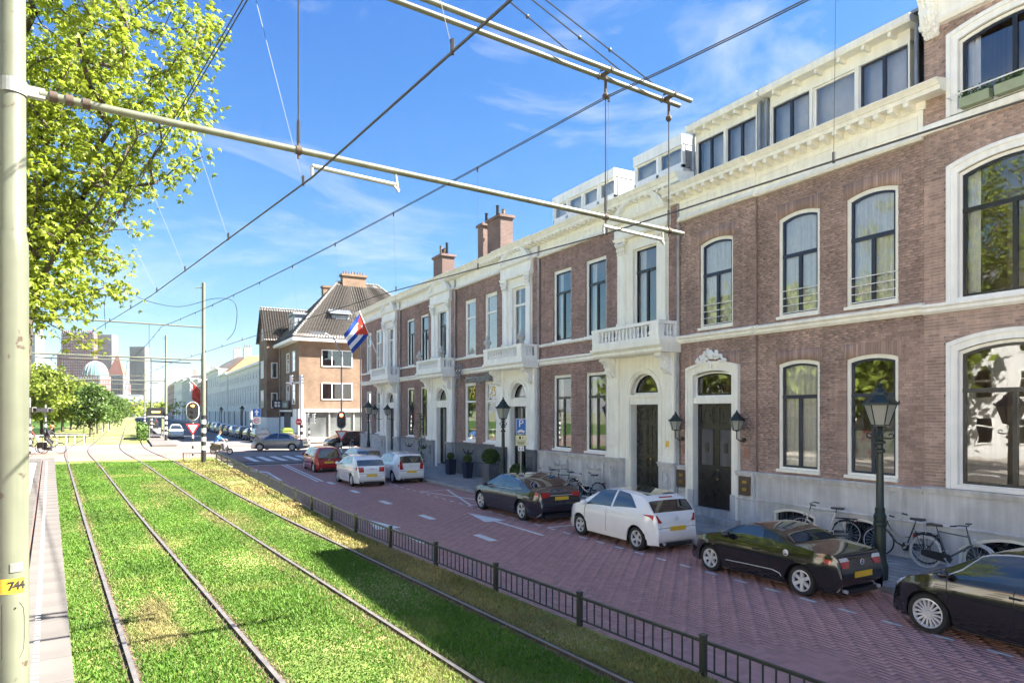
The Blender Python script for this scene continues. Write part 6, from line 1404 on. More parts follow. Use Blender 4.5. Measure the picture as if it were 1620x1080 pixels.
def bicycle(label, loc, rz, fmat, kind='man', tilt=.0, group='parked bicycles', steer=.25, pale=False, rack=True, bar='city', name='bicycle'):
    t = thing(name, label, 'bicycle', loc, rz, group); t.rotation_euler = (tilt, 0, rz); B = (-.54, 0, .355); Fw = (.56, 0, .355); bbk = (-.08, 0, .30); seat = (-.28, 0, .86); head0 = (.40, 0, .66); head1 = (.34, 0, .88)
    for c in (B, Fw):
        o = bpy.data.objects.new('wheel', TYREW if pale else TYRE); C.objects.link(o); o.parent = t; o.location = c
        if c is Fw: o.rotation_euler = (0, 0, steer)
        for nm, me in (('rim', RIMM), ('spokes', SPK)): q = bpy.data.objects.new(nm, me); C.objects.link(q); q.parent = o
    b = MB(); r = .017
    if kind == 'man': b.tube([seat, (.35, 0, .83)], r, 7); b.tube([bbk, head0], r * 1.25, 7)
    else: b.tube([bbk, (.12, 0, .38), (.34, 0, .62), head0], r * 1.2, 7); b.tube([(-.17, 0, .56), (.05, 0, .52), (.25, 0, .68), (.35, 0, .85)], r, 7)
    b.tube([bbk, seat], r, 7); b.tube([head0, head1], r * 1.3, 7)
    for y in (.05, -.05): b.tube([bbk, (B[0], y, B[2])], .010, 6); b.tube([(-.25, 0, .78), (B[0], y, B[2])], .009, 6)
    b.build('frame', fmat, t, smooth=True, local=True)
    b = MB(); b.tube([(.40, 0, .66), (.42, .0, .6)], .02, 6)
    for y in (.05, -.05): b.tube([(.41, 0, .70), (.43, y, .62), (.50, y, .46), (Fw[0], y, Fw[2])], .011, 6)
    b.build('fork', fmat if kind == 'man' else M['black'], t, smooth=True, local=True)
    b = MB(); b.tube([head1, (.30, 0, 1.04)], .013, 6)
    if bar == 'city': b.tube([(.05, .30, 1.03), (.22, .29, 1.06), (.33, .15, 1.08), (.32, 0, 1.06), (.33, -.15, 1.08), (.22, -.29, 1.06), (.05, -.30, 1.03)], .011, 6)
    else: b.tube([(.16, .31, 1.06), (.28, .2, 1.08), (.34, 0, 1.06), (.28, -.2, 1.08), (.16, -.31, 1.06)], .012, 6)
    hb_ = b.build('handlebar', M['chrome'] if kind != 'man' else M['black'], t, smooth=True, local=True)
    b = MB()
    for y in (.3, -.3): x = .05 if bar == 'city' else .16; b.tube([(x - .02, y * 1.01, 1.025 if bar == 'city' else 1.055), (x + .10, y, 1.045 if bar == 'city' else 1.07)], .017, 7)
    q = b.build('grip', M['chain'], hb_, smooth=True, local=True)
    b = MB(); b.tube([seat, (-.31, 0, .96)], .012, 6); b.prism([(-.16, .10), (-.13, .12), (.02, .05), (.14, .022), (.15, 0), (.14, -.022), (.02, -.05), (-.13, -.12), (-.16, -.10)], lambda u, v: (-.32 + u, v, .965), lambda u, v: (-.32 + u, v * .8, 1.015)); b.build('saddle', M['chain'], t, smooth=30, local=True)
    def guard(c, a0, a1, m_):
        b = MB(); n = 14; pr = []
        for i in range(n + 1):
            a = a0 + (a1 - a0) * i / n
            for y, rr in ((-.032, .355), (0, .375), (.032, .355)): b.v.append((c[0] + rr * math.cos(a), y, c[2] + rr * math.sin(a)))
        for i in range(n):
            for j in (0, 1): q_ = i * 3 + j; b.f.append((q_, q_ + 1, q_ + 4, q_ + 3)); b.mi.append(0)
        b.build('mudguard', m_, t, smooth=2, local=True)
    guard(B, R(35), R(205), M['chrome'] if pale else M['black']); guard(Fw, R(10), R(150), M['chrome'] if pale else M['black'])
    if rack:
        b = MB()
        for y in (-.07, 0, .07): b.tube([(-.28, y, .745), (-.78, y, .745)], .007, 5)
        b.tube([(-.78, -.07, .745), (-.78, .07, .745)], .007, 5)
        for y in (.07, -.07): b.tube([(-.72, y, .745), (B[0], y, B[2])], .007, 5); b.tube([(-.55, y, .745), (B[0], y, B[2])], .007, 5)
        b.build('luggage_rack', M['chrome'] if kind != 'man' else M['black'], t, local=True)
    b = MB(); b.prism([(-.60, .30), (-.60, .40), (-.5, .43), (.0, .40), (.05, .30), (0, .21), (-.5, .27)], lambda u, v: (u, -.075, v), lambda u, v: (u, -.05, v)); b.build('chain_case', M['chain'], t, smooth=30, local=True)
    b = MB(); b.tube([(-.08, -.1, .30), (-.08, .1, .30)], .02, 7); b.tube([(-.08, -.1, .30), (.04, -.11, .18)], .010, 5); b.tube([(-.08, .1, .30), (-.20, .11, .42)], .010, 5); b.obox((.04, -.16, .18), (.045, 0, 0), (0, .045, 0), (0, 0, .012)); b.obox((-.20, .16, .42), (.045, 0, 0), (0, .045, 0), (0, 0, .012)); b.build('crank', M['chrome'], t, local=True)
    b = MB(); b.ball((.47, 0, .78), (.04, .04, .04), 8, 6); b.build('headlamp', M['chrome'], t, smooth=True, local=True)
    b = MB(); b.box(-.80, -.77, -.04, .04, .66, .72); b.build('tail_light', M['tail'], t, local=True)
    b = MB(); b.tube([(-.45, .06, .33), (-.40, .22, .02)], .010, 5); b.build('kickstand', M['steel'], t, local=True)
    return t
P_bsil = paint('silver_bicycle_paint', (.5, .5, .5), .6, .3); P_bblk = paint('black_bicycle_paint', (.02, .02, .022), 0, .3); P_bgrey = paint('grey_bicycle_paint', (.09, .11, .13), .3, .35)
bicycle('silver bicycle with raised handlebar leaning by the first basement window', (15.75, 11.35, .12), R(118), P_bsil, 'man', bar='flat', steer=.5)
bicycle('black step-through bicycle with long swept handlebar behind the near lamp post', (15.85, 9.35, .12), R(95), P_bblk, 'lady', steer=.3)
bicycle('grey city bicycle with silver mudguards and rear rack, standing by the diamond grille', (15.45, 8.05, .12), R(-90), P_bgrey, 'man', steer=-.2, pale=True, bar='flat')
bicycle('white step-through bicycle leaning on the stone plinth behind the navy saloon', (15.8, 21.9, .12), R(110), paint('white_bicycle', (.6, .6, .6)), 'lady', steer=.3)
bicycle('black bicycle leaning on the stone plinth left of the white bicycle', (15.8, 23.5, .12), R(100), P_bblk, 'man', steer=.3)
bicycle('black bicycle leaning at the shop plinth, partly behind the parking sign', (15.8, 24.9, .12), R(100), P_bblk, 'lady', steer=.4)
for i, (x, y) in enumerate(((16.0, 55.2), (14.4, 66.5), (14.6, 68.2), (14.2, 69.8), (14.6, 71.4), (14.2, 72.9))):
    bicycle(['dark bicycle parked at the corner of the row by the dark car', 'parked bicycle nearest the silver saloon in the corner cluster', 'second parked bicycle in the corner cluster left of the silver saloon', 'third parked bicycle in the corner cluster', 'fourth parked bicycle in the corner cluster', 'farthest parked bicycle in the corner cluster'][i], (x, y, .46), R(60 + 25 * i), P_bblk if i % 2 else P_bgrey, 'lady' if i % 2 else 'man', group='parked bicycles')
# ================================================================ street furniture
def px2w(px_, X):      # point on the plane x = X that shows at column px_
    d = FWD + RGT * ((px_ - CX) / F_PX); k = X / d.x; return d.y * k
def at_px(px_, D): return at_far(px_, D)
def lantern(par, c, s=1.0, square=True):
    x, y, z = c; b = MB(); n = 6; b.lathe([(.165 * s, 0), (.30 * s, .43 * s)], c, n); g_ = b.build('lamp_glass', M['lampglass'], par)
    b = MB()
    for k in range(n): a = 2 * math.pi * k / n; b.tube([(x + .168 * s * math.cos(a), y + .168 * s * math.sin(a), z), (x + .305 * s * math.cos(a), y + .305 * s * math.sin(a), z + .43 * s)], .012 * s, 5)
    b.lathe([(.18 * s, -.02 * s), (.18 * s, .015 * s), (.05 * s, -.06 * s), (0, -.07 * s)][::-1], c, n)
    b.build('lantern_frame', M['lamp_green'], par)
    b = MB(); b.lathe([(.30 * s, .42 * s), (.345 * s, .42 * s), (.335 * s, .47 * s), (.17 * s, .63 * s), (.16 * s, .68 * s), (.10 * s, .72 * s), (.075 * s, .78 * s), (.03 * s, .80 * s), (.045 * s, .83 * s), (.02 * s, .87 * s), (0, .90 * s)], c, n)
    for k in range(n): a = 2 * math.pi * k / n; b.ball((x + .345 * s * math.cos(a), y + .345 * s * math.sin(a), z + .47 * s), (.02 * s, .02 * s, .05 * s), 5, 4)
    b.build('lantern_roof', M['lamp_green'], par, smooth=25)
    b = MB(); b.lathe([(.03 * s, .02 * s), (.05 * s, .1 * s), (.05 * s, .26 * s), (.02 * s, .3 * s)], c, 8); b.build('bulb', M['white_p'], par, smooth=True)
def lamp_post(x, y, label, z0=.12, h=4.11):
    t = thing('street_lamp', label, 'street lamp', (x, y, z0), group='dark green lantern posts'); k = h / 4.11
    b = MB(); b.lathe([(.155, -.05), (.155, .30), (.14, .34), (.125, .38), (.115, .50), (.112, 1.10), (.13, 1.12), (.13, 1.18), (.115, 1.2), (.122, 1.26), (.125, 1.32), (.095, 1.38), (.10, 1.46), (.078, 1.50), (.07, 2.3), (.064, 2.62), (.10, 2.64), (.10, 2.69), (.06, 2.72), (.055, 2.8), (.11, 2.83), (.11, 2.86), (.06, 2.9), (.07, 2.98), (.05, 3.02), (.045, 3.14), (.02, 3.2)], (x, y, z0), 16); b.build('post', M['lamp_green'], t, smooth=28)
    b = MB(); b.tube([(x, y - .24, z0 + 2.93), (x, y + .24, z0 + 2.93)], .018, 6)
    for s in (1, -1): b.tube([(x, y + s * (.24 + .05 * math.sin(a)), z0 + 2.93 + .05 - .05 * math.cos(a)) for a in np.linspace(0, 4.5, 9)], .014, 5)
    b.build('ladder_bar', M['lamp_green'], t)
    b = MB()
    for s in range(4): a = s * math.pi / 2 + .4; b.tube([(x + .04 * math.cos(a), y + .04 * math.sin(a), z0 + 3.0), (x + .12 * math.cos(a), y + .12 * math.sin(a), z0 + 3.1), (x + .07 * math.cos(a), y + .07 * math.sin(a), z0 + 3.2)], .010, 5)
    b.build('lantern_bracket', M['lamp_green'], t); lantern(t, (x, y, z0 + 3.2)); return t
lamp_post(13.62, 8.5, 'dark green lantern post in front of the right ground-floor windows, nearest of the lamps')
lamp_post(13.62, px2w(796, 13.62), 'dark green lantern post beside the blue parking sign')
lamp_post(13.62, px2w(583, 13.62), 'dark green lantern post in front of the corner town house with the flag', .25)
lamp_post(14.2, px2w(383, 14.2), 'lantern post before the white terrace on the far street', .46, 4.4)
lamp_post(14.2, px2w(350, 14.2), 'farther lantern post on the far pavement near the striped tram pole', .46, 4.4)
def wall_lantern(y, z, label, s=.62, out=.42, base=0):
    t = thing('wall_lantern', label, 'wall lamp', (FX, y, z)); b = FB(); b.lathe([(.07, 0), (.07, .03), (.02, .05)], (0, 0, 0), 8); b.v = []; b.f = []; b.mi = []
    b.tube([b.p(y, z - .3, base), b.p(y, z - .3, base + .05)], .07, 10); b.tube([b.p(y, z - .3, base), b.p(y, z - .36, out * .5), b.p(y, z - .26, out), b.p(y, z - .04, out)], .018, 6); b.build('arm', M['black'], t, smooth=True)
    c = b.p(y, z, out); n0 = len(t.children); lantern(t, c, s); return t
wall_lantern(14.32, 3.05, 'black wall lantern right of the carved door surround', .68, .42, .1)
wall_lantern(16.93, 3.0, 'black wall lantern left of the carved door surround, by the downpipe', .68, .42, .1)
wall_lantern(47.66, 3.4, 'black wall lantern on a long arm left of the corner house door', .85, .75, .1); wall_lantern(44.9, 3.4, 'black wall lantern on a long arm right of the corner house door', .85, .75, .1)
for y, z, w_, h, mt, lab in ((20.98, 2.42, .34, .12, 'white_p', 'small white number sign on brick beside the nearest arched door surround'), (17.5, 2.5, .12, .2, 'yellow_p', 'small yellow plate on the cream pilaster right of the nearest arched door'), (35.9, 3.75, .2, .16, 'white_p', 'small white alarm box on the brick left of the shop windows')):
    b = FB(); b.fb(y - w_ / 2, y + w_ / 2, z - h / 2, z + h / 2, .0 if mt == 'white_p' else .24, .05 if mt == 'white_p' else .26); tag(b.build('wall_sign', M[mt]), lab, 'sign')
# parking sign
ys_ = px2w(824, 13.6); t = thing('parking_sign', 'blue parking sign with pale charging plates on a grey post before the shop door', 'sign', (13.6, ys_, .12))
FAC2 = Matrix.Rotation(-R(25), 4, 'Z'); sr = (R(90), 0, -R(25)); sn = Vector((-math.sin(R(25)), -math.cos(R(25)), 0)); su = Vector((math.cos(R(25)), -math.sin(R(25)), 0)); c0 = Vector((13.6, ys_, 0)) + sn * .05
b = MB(); b.tube([(13.6, ys_, .1), (13.6, ys_, 3.2)], .035, 8); b.build('post', M['steel'], t, smooth=True)
def plate(par, c, w_, h, z, mat, name, th=.012, rim=None, u=su, n=sn):
    b = MB(); b.obox(Vector((c.x, c.y, z)), u * w_ / 2, n * th, Vector((0, 0, h / 2))); o = b.build(name, mat, par)
    if rim: b = MB(); [b.obox(Vector((c.x, c.y, z)) + n * (th + .002) + u * sx_ * (w_ / 2 - .012) + Vector((0, 0, sz * (h / 2 - .012))), u * (.010 if sx_ else w_ / 2 - .02), n * .003, Vector((0, 0, .010 if sz else h / 2 - .004))) for sx_, sz in ((1, 0), (-1, 0), (0, 1), (0, -1))]; b.build('border', rim, o)
    return o
k_ = 40.0 / 44
zz = lambda y: HC - (y - Y0) / F_PX * (13.6 * math.sin(TH) + ys_ * math.cos(TH))
z1 = zz(674); pl = plate(t, c0, .42, .62, z1, M['blue_p'], 'blue_plate', rim=M['white_p'])
text('P', .40, M['white_p'], 'letter_p', c0 + sn * .018 + Vector((0, 0, z1 + .1)), sr, t)
b = MB(); q = c0 + sn * .016 + Vector((0, 0, z1 - .2))
b.prism([(-.15, -.03), (.15, -.03), (.15, .02), (.10, .03), (.06, .07), (-.06, .07), (-.10, .03), (-.15, .02)], lambda u_, v: q + su * u_ + Vector((0, 0, v)), lambda u_, v: q + su * u_ + sn * .004 + Vector((0, 0, v)))
for s in (-.09, .09): b.prism([(.03 * math.cos(a) + s, .03 * math.sin(a) - .035) for a in np.linspace(0, 6.283, 9)[:-1]], lambda u_, v: q + su * u_ + Vector((0, 0, v)), lambda u_, v: q + su * u_ + sn * .004 + Vector((0, 0, v)))
b.build('car_symbol', M['white_p'], t)
plate(t, c0, .44, .21, zz(692), M['cream_p'], 'charging_plate'); plate(t, c0, .44, .20, zz(700.5), M['cream_p'], 'text_plate'); plate(t, c0, .24, .2, zz(709), M['white_p'], 'arrow_plate')
b = MB(); z2 = zz(692)
for p, a, h in (((-.04, 0), .035, .055), ((.07, .0), .02, .02)): b.obox(c0 + sn * .016 + su * p[0] + Vector((0, 0, z2 + p[1])), su * a, sn * .003, Vector((0, 0, h)))
for k in range(3): b.obox(c0 + sn * .016 + Vector((0, 0, zz(700.5) + .05 - .05 * k)), su * (.16 - .02 * k), sn * .002, Vector((0, 0, .010)))
for s in (-1, 1): b.obox(c0 + sn * .016 + su * .06 * s + Vector((0, 0, zz(709))), su * .012, sn * .003, Vector((0, 0, .05)))
b.build('symbols', M['black_p'], t)
# planters with clipped balls
def planter(px_, X, hh, wt_, wb_, rb, label):
    y = px2w(px_, X); z0 = .12; t = thing('planter', label, 'planter', (X, y, z0), .2, 'planters with clipped box balls'); t.rotation_euler = (0, 0, 0)
    b = MB(); b.lathe([(wb_ * .71, 0), (wt_ * .71, hh), (wt_ * .63, hh), (wt_ * .6, hh - .06)], (X, y, z0), 4, rot=math.pi / 4 + .1); b.build('pot', M['plinth_dark'] if rb > .3 else M['blue_black'], t)
    n = int(2600 * (rb / .35) ** 2); u = np.random.normal(size=(n, 3)); u /= np.linalg.norm(u, axis=1)[:, None]; u[:, 2] = np.where(u[:, 2] < -.5, -u[:, 2], u[:, 2]); r_ = rb * (.9 + .12 * np.random.rand(n) + .03 * np.sin(u[:, 0] * 9) * np.sin(u[:, 1] * 8)); Cc = u * r_[:, None] + np.array([0, 0, hh + rb * .72])
    leaf_quads('clipped_ball', Cc, .03, M['box_leaf'], t); b = MB(); b.ball((X, y, z0 + hh + rb * .72), rb * .9, 12, 8); b.build('core', M['box_leaf'], t); return t
def leaf_quads(name, Cc, s, mat, par=None, asp=.6, kind=None, droop=0, jit=.5):
    n = len(Cc); d = np.random.normal(size=(n, 3)); d[:, 2] -= droop; d /= np.linalg.norm(d, axis=1)[:, None]; e = np.random.normal(size=(n, 3)); e = np.cross(d, e); e /= np.linalg.norm(e, axis=1)[:, None] + 1e-9
    sz = s * (1 - jit / 2 + jit * np.random.rand(n))[:, None]; V = np.zeros((n, 4, 3)); V[:, 0] = Cc - d * sz; V[:, 1] = Cc + e * sz * asp; V[:, 2] = Cc + d * sz; V[:, 3] = Cc - e * sz * asp
    return npmesh(name, V.reshape(-1, 3), np.arange(n * 4).reshape(n, 4), mat, par, kind)
planter(776, 15.2, .98, .62, .46, .42, 'largest dark planter with a wide clipped ball, right beside the lantern post')
planter(740, 15.5, .82, .46, .34, .23, 'grey tapered planter with small clipped ball between the other two')
planter(713, 15.6, .84, .48, .40, .21, 'leftmost grey planter with small clipped ball beside the glass door')
planter(819, 15.5, .45, .5, .44, .38, 'low planter with clipped ball behind the parking sign post')
# climbing plant by the third house
yv = px2w(666, 15.9); t = thing('climbing_plant', 'thin leafy climbing plant on the wall behind the white five-door car', 'plant', (15.9, yv, .12)); b = MB(); b.tube([(15.9, yv, .1), (15.95, yv + .1, 1.5), (15.9, yv - .05, 3.4)], [.025, .02, .008], 5); b.build('stem', M['bark'], t)
Cc = np.c_[np.random.normal(0, .13, 260), np.random.normal(0, .16, 260), .3 + np.random.rand(260) * 3.1]; leaf_quads('foliage', Cc, .06, M['leaf3'], t)
# low fence along the grass
fn = thing('low_fence', 'long low dark green railing with square posts between grass and road', 'fence', (5.5, 20, .3)); nb = 0
b = MB(); b.box(-.035, .035, -.035, .035, -.12, .53); b.box(-.042, .042, -.042, .042, .53, .545); pme = mesh_of(b, 'post', M['fence']); b = MB(); b.box(-.008, .008, -.008, .008, .12, .45); bme = mesh_of(b, 'bar', M['fence']); far_b = MB()
pys = [6.11 + 2.38 * k for k in range(-2, 18)]
for i, y in enumerate(pys):
    z = zt(y) - .02 - .1 * smooth01(6, 30, y) * 0; piece('post', pme, fn, (fence_x(y), y, z), (0, 0, .08))
    if i == len(pys) - 1: break
    y2 = pys[i + 1]; a, c = Vector((fence_x(y), y, zt(y) - .02)), Vector((fence_x(y2), y2, zt(y2) - .02)); d = (c - a); b = MB()
    for h, r_ in ((.46, .021), (.12, .013)): b.obox((a + c) / 2 + Vector((0, 0, h)), d / 2, Vector((d.y, -d.x, 0)).normalized() * r_, (0, 0, r_ * .8))
    b.build('rail', M['fence'], fn)
    for k in range(1, 14):
        p = a + d * k / 14
        if nb < 235: piece('bar', bme, fn, p); nb += 1
        else: far_b.box(p.x - .008, p.x + .008, p.y - .008, p.y + .008, p.z + .12, p.z + .45)
far_b.build('bars', M['fence'], fn, kind='stuff')
t = thing('low_fence', 'short dark railing across the grass end at the striped pole', 'fence', (4.0, 46.4, .6)); b = MB()
for k in range(12): b.box(2.9 + k * .16, 2.92 + k * .16, 46.4, 46.42, .5, 1.0)
b.box(2.85, 4.75, 46.39, 46.43, 1.0, 1.04); b.box(2.85, 2.91, 46.38, 46.44, .4, 1.08); b.build('railing', M['fence'], t)
# traffic signals and signs
def bands(par, x, y, r, z0, n, h=.24, first=0):
    for k in range(n): b = MB(); b.lathe([(r, z0 + k * h), (r, z0 + (k + 1) * h)], (x, y, 0), 10); b.build('band', M['black_p' if (k + first) % 2 == 0 else 'white_p'], par)
def view_dir(x, y): v = Vector((-x, -y, 0)).normalized(); return v, Vector((-v.y, v.x, 0))
def signal_board(par, x, y, z, h=1.25, w_=.62, lit='red_light', arrow=False):
    n, u = view_dir(x, y); u = -u; c = Vector((x, y, z)) + n * .12
    def stad(w2, h2, d0, d1, nm, mt):
        b = MB(); pts = [(w2 * math.cos(a), h2 - w2 + w2 * math.sin(a)) for a in np.linspace(0, math.pi, 9)] + [(w2 * math.cos(a), -h2 + w2 + w2 * math.sin(a)) for a in np.linspace(math.pi, 2 * math.pi, 9)]
        b.prism(pts, lambda p, q: c + n * d0 + u * p + Vector((0, 0, q)), lambda p, q: c + n * d1 + u * p + Vector((0, 0, q))); return b.build(nm, mt, par)
    bd_ = stad(w_ / 2, h / 2, 0, .03, 'white_edge', M['white_p']); stad(w_ / 2 - .05, h / 2 - .05, .03, .05, 'board', M['black_p'])
    for k, mt in enumerate((lit, 'black', 'black')):
        q = c + n * .06 + Vector((0, 0, h * .27 - k * h * .27)); b = MB(); b.prism([(.125 * math.cos(a), .125 * math.sin(a)) for a in np.linspace(0, 6.283, 17)[:-1]], lambda p, v: q + u * p + Vector((0, 0, v)), lambda p, v: q + n * .01 + u * p + Vector((0, 0, v)))
        if k == 0 and arrow: b = MB(); b.prism([(-.12, 0), (0, .10), (0, .035), (.12, .035), (.12, -.035), (0, -.035), (0, -.10)][::-1], lambda p, v: q + u * p + Vector((0, 0, v)), lambda p, v: q + n * .01 + u * p + Vector((0, 0, v)))
        b.build('lens', M[mt], par)
        b = MB(); b.tube([q + u * .15 * math.cos(a) + Vector((0, 0, .15 * math.sin(a))) + n * .08 for a in np.linspace(.1, 3.04, 9)], .012, 5); b.build('hood', M['black_p'], par)
def yield_sign(par, x, y, z, s=.45):
    n, u = view_dir(x, y); u = -u
    for k, (r_, mt, d) in enumerate(((s, 'red_p', .0), (s * .66, 'white_p', .012))): c = Vector((x, y, z)) + n * (.10 + d); b = MB(); b.prism([(-r_, r_ * .58), (0, -r_ * 1.15), (r_, r_ * .58)], lambda p, v: c + u * p + Vector((0, 0, v)), lambda p, v: c + n * .012 + u * p + Vector((0, 0, v))); b.build('triangle_plate', M[mt], par)
x, y = at_px(305, 47); t = thing('traffic_light', 'traffic light with lit orange arrow and yield triangle beside the striped tram pole', 'traffic light', (x, y, .55)); b = MB(); b.tube([(x, y, .3), (x, y, 3.9)], .055, 8); b.build('post', M['steel'], t, smooth=True); bands(t, x, y, .06, .5, 7, .25); signal_board(t, x, y, 3.65, 1.3, .82, 'orange_light', True); yield_sign(t, x, y, 2.5)
x, y = 13.55, px2w(540, 13.55); zb = .4; t = thing('traffic_light', 'traffic light with lit red lamp and yield triangle above the red car', 'traffic light', (x, y, zb)); b = MB(); b.tube([(x, y, .2), (x, y, 3.6)], .055, 8); b.build('post', M['steel'], t, smooth=True); bands(t, x, y, .06, .4, 7, .25); signal_board(t, x, y, 3.0, 1.3, .68); yield_sign(t, x, y, 1.95)
def back_signal(par, c, u, n):      # white-backed three-lamp head seen from the side
    b = MB(); b.obox(c, u * .11, n * .16, (0, 0, .42)); b.build('signal_head', M['white_p'], par); b = MB()
    for k in (-1, 0, 1): b.obox(c + u * .22 + Vector((0, 0, .27 * k + .06)), u * .12, n * .12, (0, 0, .02)); b.obox(c + u * .12 + Vector((0, 0, .27 * k)), u * .012, n * .13, (0, 0, .10))
    b.build('lamp_hoods', M['black_p'], par)
X1, Y1 = at_px(477, 60); t = thing('signal_gantry', 'tall white signal mast with short arm in front of the tan corner building', 'signal mast', (X1, Y1, .35)); b = MB(); b.lathe([(.16, .2), (.14, 6.7), (0, 6.75)], (X1, Y1, 0), 12); b.build('mast', M['white_p'], t, smooth=True); bands(t, X1, Y1, .17, .36, 8, .3); b = MB(); b.tube([(X1, Y1, 6.2), Vector((X1, Y1, 6.15)) - RGT * 1.35], .08, 8); b.build('arm', M['white_p'], t)
for s in (-.9, -.05): back_signal(t, Vector((X1, Y1, 6.4)) + RGT * s, RGT, FWD)
b = MB(); c = Vector((X1, Y1, 2.7)) - RGT * .15 - FWD * .2; b.prism([(.3 * math.cos(a), .3 * math.sin(a)) for a in np.linspace(0, 6.283, 17)[:-1]], lambda p, v: c + RGT * p + Vector((0, 0, v)), lambda p, v: c - FWD * .02 + RGT * p + Vector((0, 0, v))); e_ = b.build('no_entry_disc', M['red_p'], t); b = MB(); b.obox(c - FWD * .03, RGT * .2, FWD * .01, (0, 0, .045)); b.build('bar', M['white_p'], e_)
X2, Y2 = at_px(489, 62); t = thing('traffic_light', 'white signal head seen from the side on a striped post right of the tall mast', 'traffic light', (X2, Y2, .35)); b = MB(); b.tube([(X2, Y2, .2), (X2, Y2, 3.2)], .06, 8); b.build('post', M['steel'], t); bands(t, X2, Y2, .07, .36, 8, .25); back_signal(t, Vector((X2, Y2, 3.0)) - RGT * .15, RGT, FWD); back_signal(t, Vector((X2, Y2, 3.0)) + RGT * .45, RGT, FWD)
xs, ys2 = 14.4, px2w(540, 14.4); t = thing('street_light', 'tall slim grey street light with curved arm behind the red signal', 'street light', (xs, ys2, .3)); b = MB(); b.tube([(xs, ys2, .1), (xs, ys2, 8.0), Vector((xs, ys2, 9.2)) - RGT * .5, Vector((xs, ys2, 9.7)) - RGT * 1.2], .06, 8); b.build('mast', M['zinc'], t, smooth=True); b = MB(); c = Vector((xs, ys2, 9.75)) - RGT * 1.8; b.obox(c, RGT * .6 + Vector((0, 0, -.06)), FWD * .15, (0, 0, .07)); b.build('lamp_head', M['white_p'], t)
x, y = at_px(406, 75); t = thing('road_sign', 'blue square sign with white arrow above a round speed sign', 'sign', (x, y, .4)); n, u = view_dir(x, y); u = -u; b = MB(); b.tube([(x, y, .2), (x, y, 4.0)], .05, 6); b.build('post', M['steel'], t); plate(t, Vector((x, y, 0)) + n * .08, .9, .9, 3.5, M['blue_p'], 'blue_plate', rim=M['white_p'], u=u, n=n)
c = Vector((x, y, 3.5)) + n * .1; b = MB(); b.prism([(-.09, -.32), (.09, -.32), (.09, .02), (.26, .02), (0, .34), (-.26, .02), (-.09, .02)], lambda p, v: c + u * p + Vector((0, 0, v)), lambda p, v: c + n * .012 + u * p + Vector((0, 0, v))); b.build('arrow', M['white_p'], t)
plate(t, Vector((x, y, 0)) + n * .08, .8, .8, 2.6, M['white_p'], 'zone_plate', u=u, n=n); c = Vector((x, y, 2.6)) + n * .1; b = MB(); b.tube([c + u * .26 * math.cos(a) + Vector((0, 0, .26 * math.sin(a))) for a in np.linspace(0, 6.283, 17)[:-1]], .04, 5, close=True); b.build('red_ring', M['red_p'], t); text('30', .3, M['black_p'], 'speed_number', c + n * .02, (R(90), 0, math.atan2(u.y, u.x)), t)
x, y = at_px(397, 74); t = thing('traffic_light', 'small black signal on a striped post left of the blue arrow sign', 'traffic light', (x, y, .4)); bands(t, x, y, .07, .36, 9, .25); back_signal(t, Vector((x, y, 3.2)), -RGT, FWD)
for px_, D, lab in ((47, 48, 'striped signal post with black hoods just right of the thick pole'), (72, 58, 'second striped signal post behind the cyclist')):
    x, y = at_px(px_, D); t = thing('traffic_light', lab, 'traffic light', (x, y, .6)); b = MB(); b.tube([(x, y, .4), (x, y, 4.6 if px_ < 60 else 4.2)], .07, 8); b.build('post', M['steel'], t); bands(t, x, y, .085, .6, 9, .24)
    b = MB(); b.obox((x, y, 3.75), RGT * .34, FWD * .2, (0, 0, .17)); b.build('signal_head', M['kerb'], t); b = MB()
    for s in (-.42, .5): q = Vector((x, y, 3.72)) + RGT * s; b.prism([(-.18, -.16), (.1, -.08), (.1, .1), (-.18, .17)], lambda p, v: q + RGT * p - FWD * .17 + Vector((0, 0, v)), lambda p, v: q + RGT * p + FWD * .17 + Vector((0, 0, v)))
    b.build('lamp_hoods', M['black_p'], t)
t = thing('waste_container', 'green container behind the scooter', 'container', (13.9, 71, .46)); b = MB(); b.box(13.4, 14.4, 70.4, 71.6, .4, 1.7); b.prism([(13.35, 1.7), (14.45, 1.7), (14.2, 1.95), (13.6, 1.95)], lambda u_, v: (u_, 70.35, v), lambda u_, v: (u_, 71.65, v)); b.build('box', pm('green_plastic', (.22, .34, .05), .5), t)
for i, (px_, D, w_) in enumerate(((100, 62, 9), (118, 66, 7))):
    x, y = at_px(px_, D); t = thing('park_railing', ['low white railing behind the cyclist at the park edge', 'low dark railing at the park edge right of the cyclist'][i], 'railing', (x, y, .5)); b = MB()
    for k in range(9): b.tube([(x - 4 + k * .7, y, .4), (x - 4 + k * .7, y, 1.5)], .03, 5)
    b.tube([(x - 4, y, 1.45), (x + 1.8, y, 1.45)], .03, 5); b.build('rail', M['white_p' if i == 0 else 'black_p'], t)
M['orange_sign'] = M['orange_light']
x, y = 3.4, 95; t = thing('display_board', 'black tram stop display with orange letters on the island', 'display', (x, y, .7)); b = MB(); b.box(x - 1.6, x + .6, y - .1, y + .1, 3.0, 4.1); b.build('board', M['black_p'], t); b = MB(); b.tube([(x + .5, y, .6), (x + .5, y, 3.2)], .06, 6); b.build('post', M['steel'], t); b = MB(); b.box(x - 1.0, x - .1, y - .13, y - .1, 3.5, 3.65); b.build('lit_text', M['orange_light'], t)
